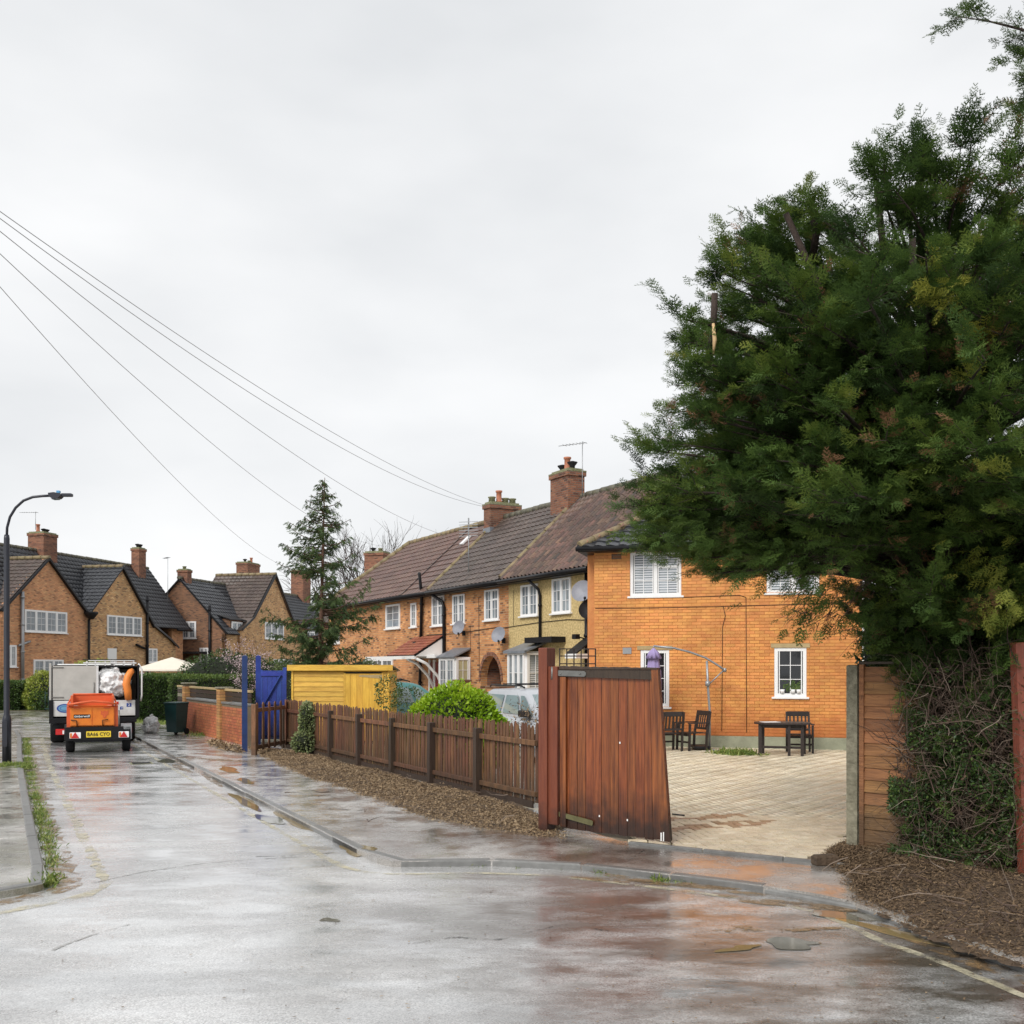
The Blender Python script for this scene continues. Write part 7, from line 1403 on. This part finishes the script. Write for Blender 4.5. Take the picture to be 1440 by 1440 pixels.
def parasol():
    Y = 23.75; q = P(998,937,Y); s = Y/1440; t = thing('cantilever_parasol','grey cantilever parasol frame with folded lilac canopy hanging over the gate','parasol',(q.x,Y,0)); X = lambda px: (px-998)*s; Z = lambda py: H-(py-937)*s
    m = MB(); m.tube([(0,0,.03),(0,0,Z(1000)),(X(995.5),0,Z(965)),(X(994),0,Z(929))],.028,10); m.build('pole', MT['grey'], t)
    m = MB(); m.tube([(X(1021),-.02,Z(944)),(X(1010),-.02,Z(936)),(X(992),-.02,Z(925)),(X(970),-.02,Z(917)),(X(948),-.02,Z(911.5)),(X(919),-.02,Z(908.5))],.024,8); m.tube([(X(996),-.02,Z(963)),(X(1018),-.02,Z(942))],.016,8); m.build('arm', MT['grey'], t); m = MB(); m.lathe([(0,-.05),(.055,-.05),(.055,.07),(0,.07)],10,(X(995),-.01,Z(962))); m.lathe([(0,-.04),(.04,-.04),(.04,.05),(0,.05)],8,(X(1019),-.02,Z(942.5))); m.build('crank_housing', MT['grey'], t)
    m = MB(); m.bev(-.45,.45,-.04,.04,0,.03,.004); m.bev(-.04,.04,-.45,.45,.032,.06,.004); m.build('cross_base', MT['grey'], t); m = MB(); m.bev(-.42,-.05,-.35,.35,.061,.12,.01); m.build('base_slab', MT['soot'], t)
    # canopy: folded cloth with pleats and a small vent cap
    K = 28; rings = [(.0,Z(911)),(.03,Z(912)),(.10,Z(917)),(.165,Z(926.5)),(.11,Z(926)),(.12,Z(933)),(.15,Z(945)),(.16,Z(965)),(.17,Z(990)),(.13,Z(1000)),(.02,Z(1003))]; vs_ = []
    for r,z in rings:
        for k in range(K): a = 2*math.pi*k/K; rr = r*(1+.16*math.cos(a*8)); vs_.append((rr*math.cos(a),rr*math.sin(a),z+(.012*math.cos(a*8) if r > .12 else 0)))
    m = MB(); m.add(vs_,[(i*K+k,i*K+(k+1)%K,(i+1)*K+(k+1)%K,(i+1)*K+k) for i in range(len(rings)-1) for k in range(K)],True); m.build('folded_canopy', MT['lilac'], t, (X(919),-.02,0)); m = MB(); m.tube([(X(919),-.02,Z(913)),(X(919),-.02,Z(908))],.012,6); m.build('canopy_hook', MT['grey'], t)
parasol()
q = P(244,937,41.5); t = thing('garden_canopy','cream pyramid topped garden canopy above the clipped hedge','canopy',(q.x,41.5,0),0); s = 41.5/1440; zt, ze = H+13*s, H-4.5*s; r = 47*s
m = MB(); K = [(-r,-1.0),(r,-1.0),(r,1.0),(-r,1.0)]; m.add([(a,b_,ze) for a,b_ in K]+[(-.06,0,zt)]+[(a,b_,ze-.06) for a,b_ in K]+[(-r*.5,-.55,(ze+zt)/2-.02),(r*.5,-.55,(ze+zt)/2-.02)],[(0,1,10,9),(9,10,4),(0,9,4,3),(1,2,4,10),(2,3,4),(0,5,6,1),(1,6,7,2),(2,7,8,3),(3,8,5,0),(5,8,7,6)]); m.build('canopy_cloth', MT['cream'], t)
for (a,b_) in K: m = MB(); m.tube([(a*.93,b_*.9,0),(a*.93,b_*.9,ze-.03)],.025,6); m.build('pole', MT['grey'], t)
for (px,py) in ((70,1245),): pass
# manhole cover on the pavement, drain by the kerb
q = G(222,1060,-.06); d = thing('drain_cover','mossy rectangular drain cover in the road beside the right kerb','drain',(q.x+.45,q.y-2.3,-.0555),ra-R(90)); m = MB(); m.box(-.22,.22,-.22,.22,-.003,.0); m.build('frame', MT['moss'], d); m = MB()
for k in range(7): m.box(-.18,.18,-.18+k*.053,-.155+k*.053,.001,.004)
m.build('bars', MT['soot'], d)
bpy.context.view_layer.update()
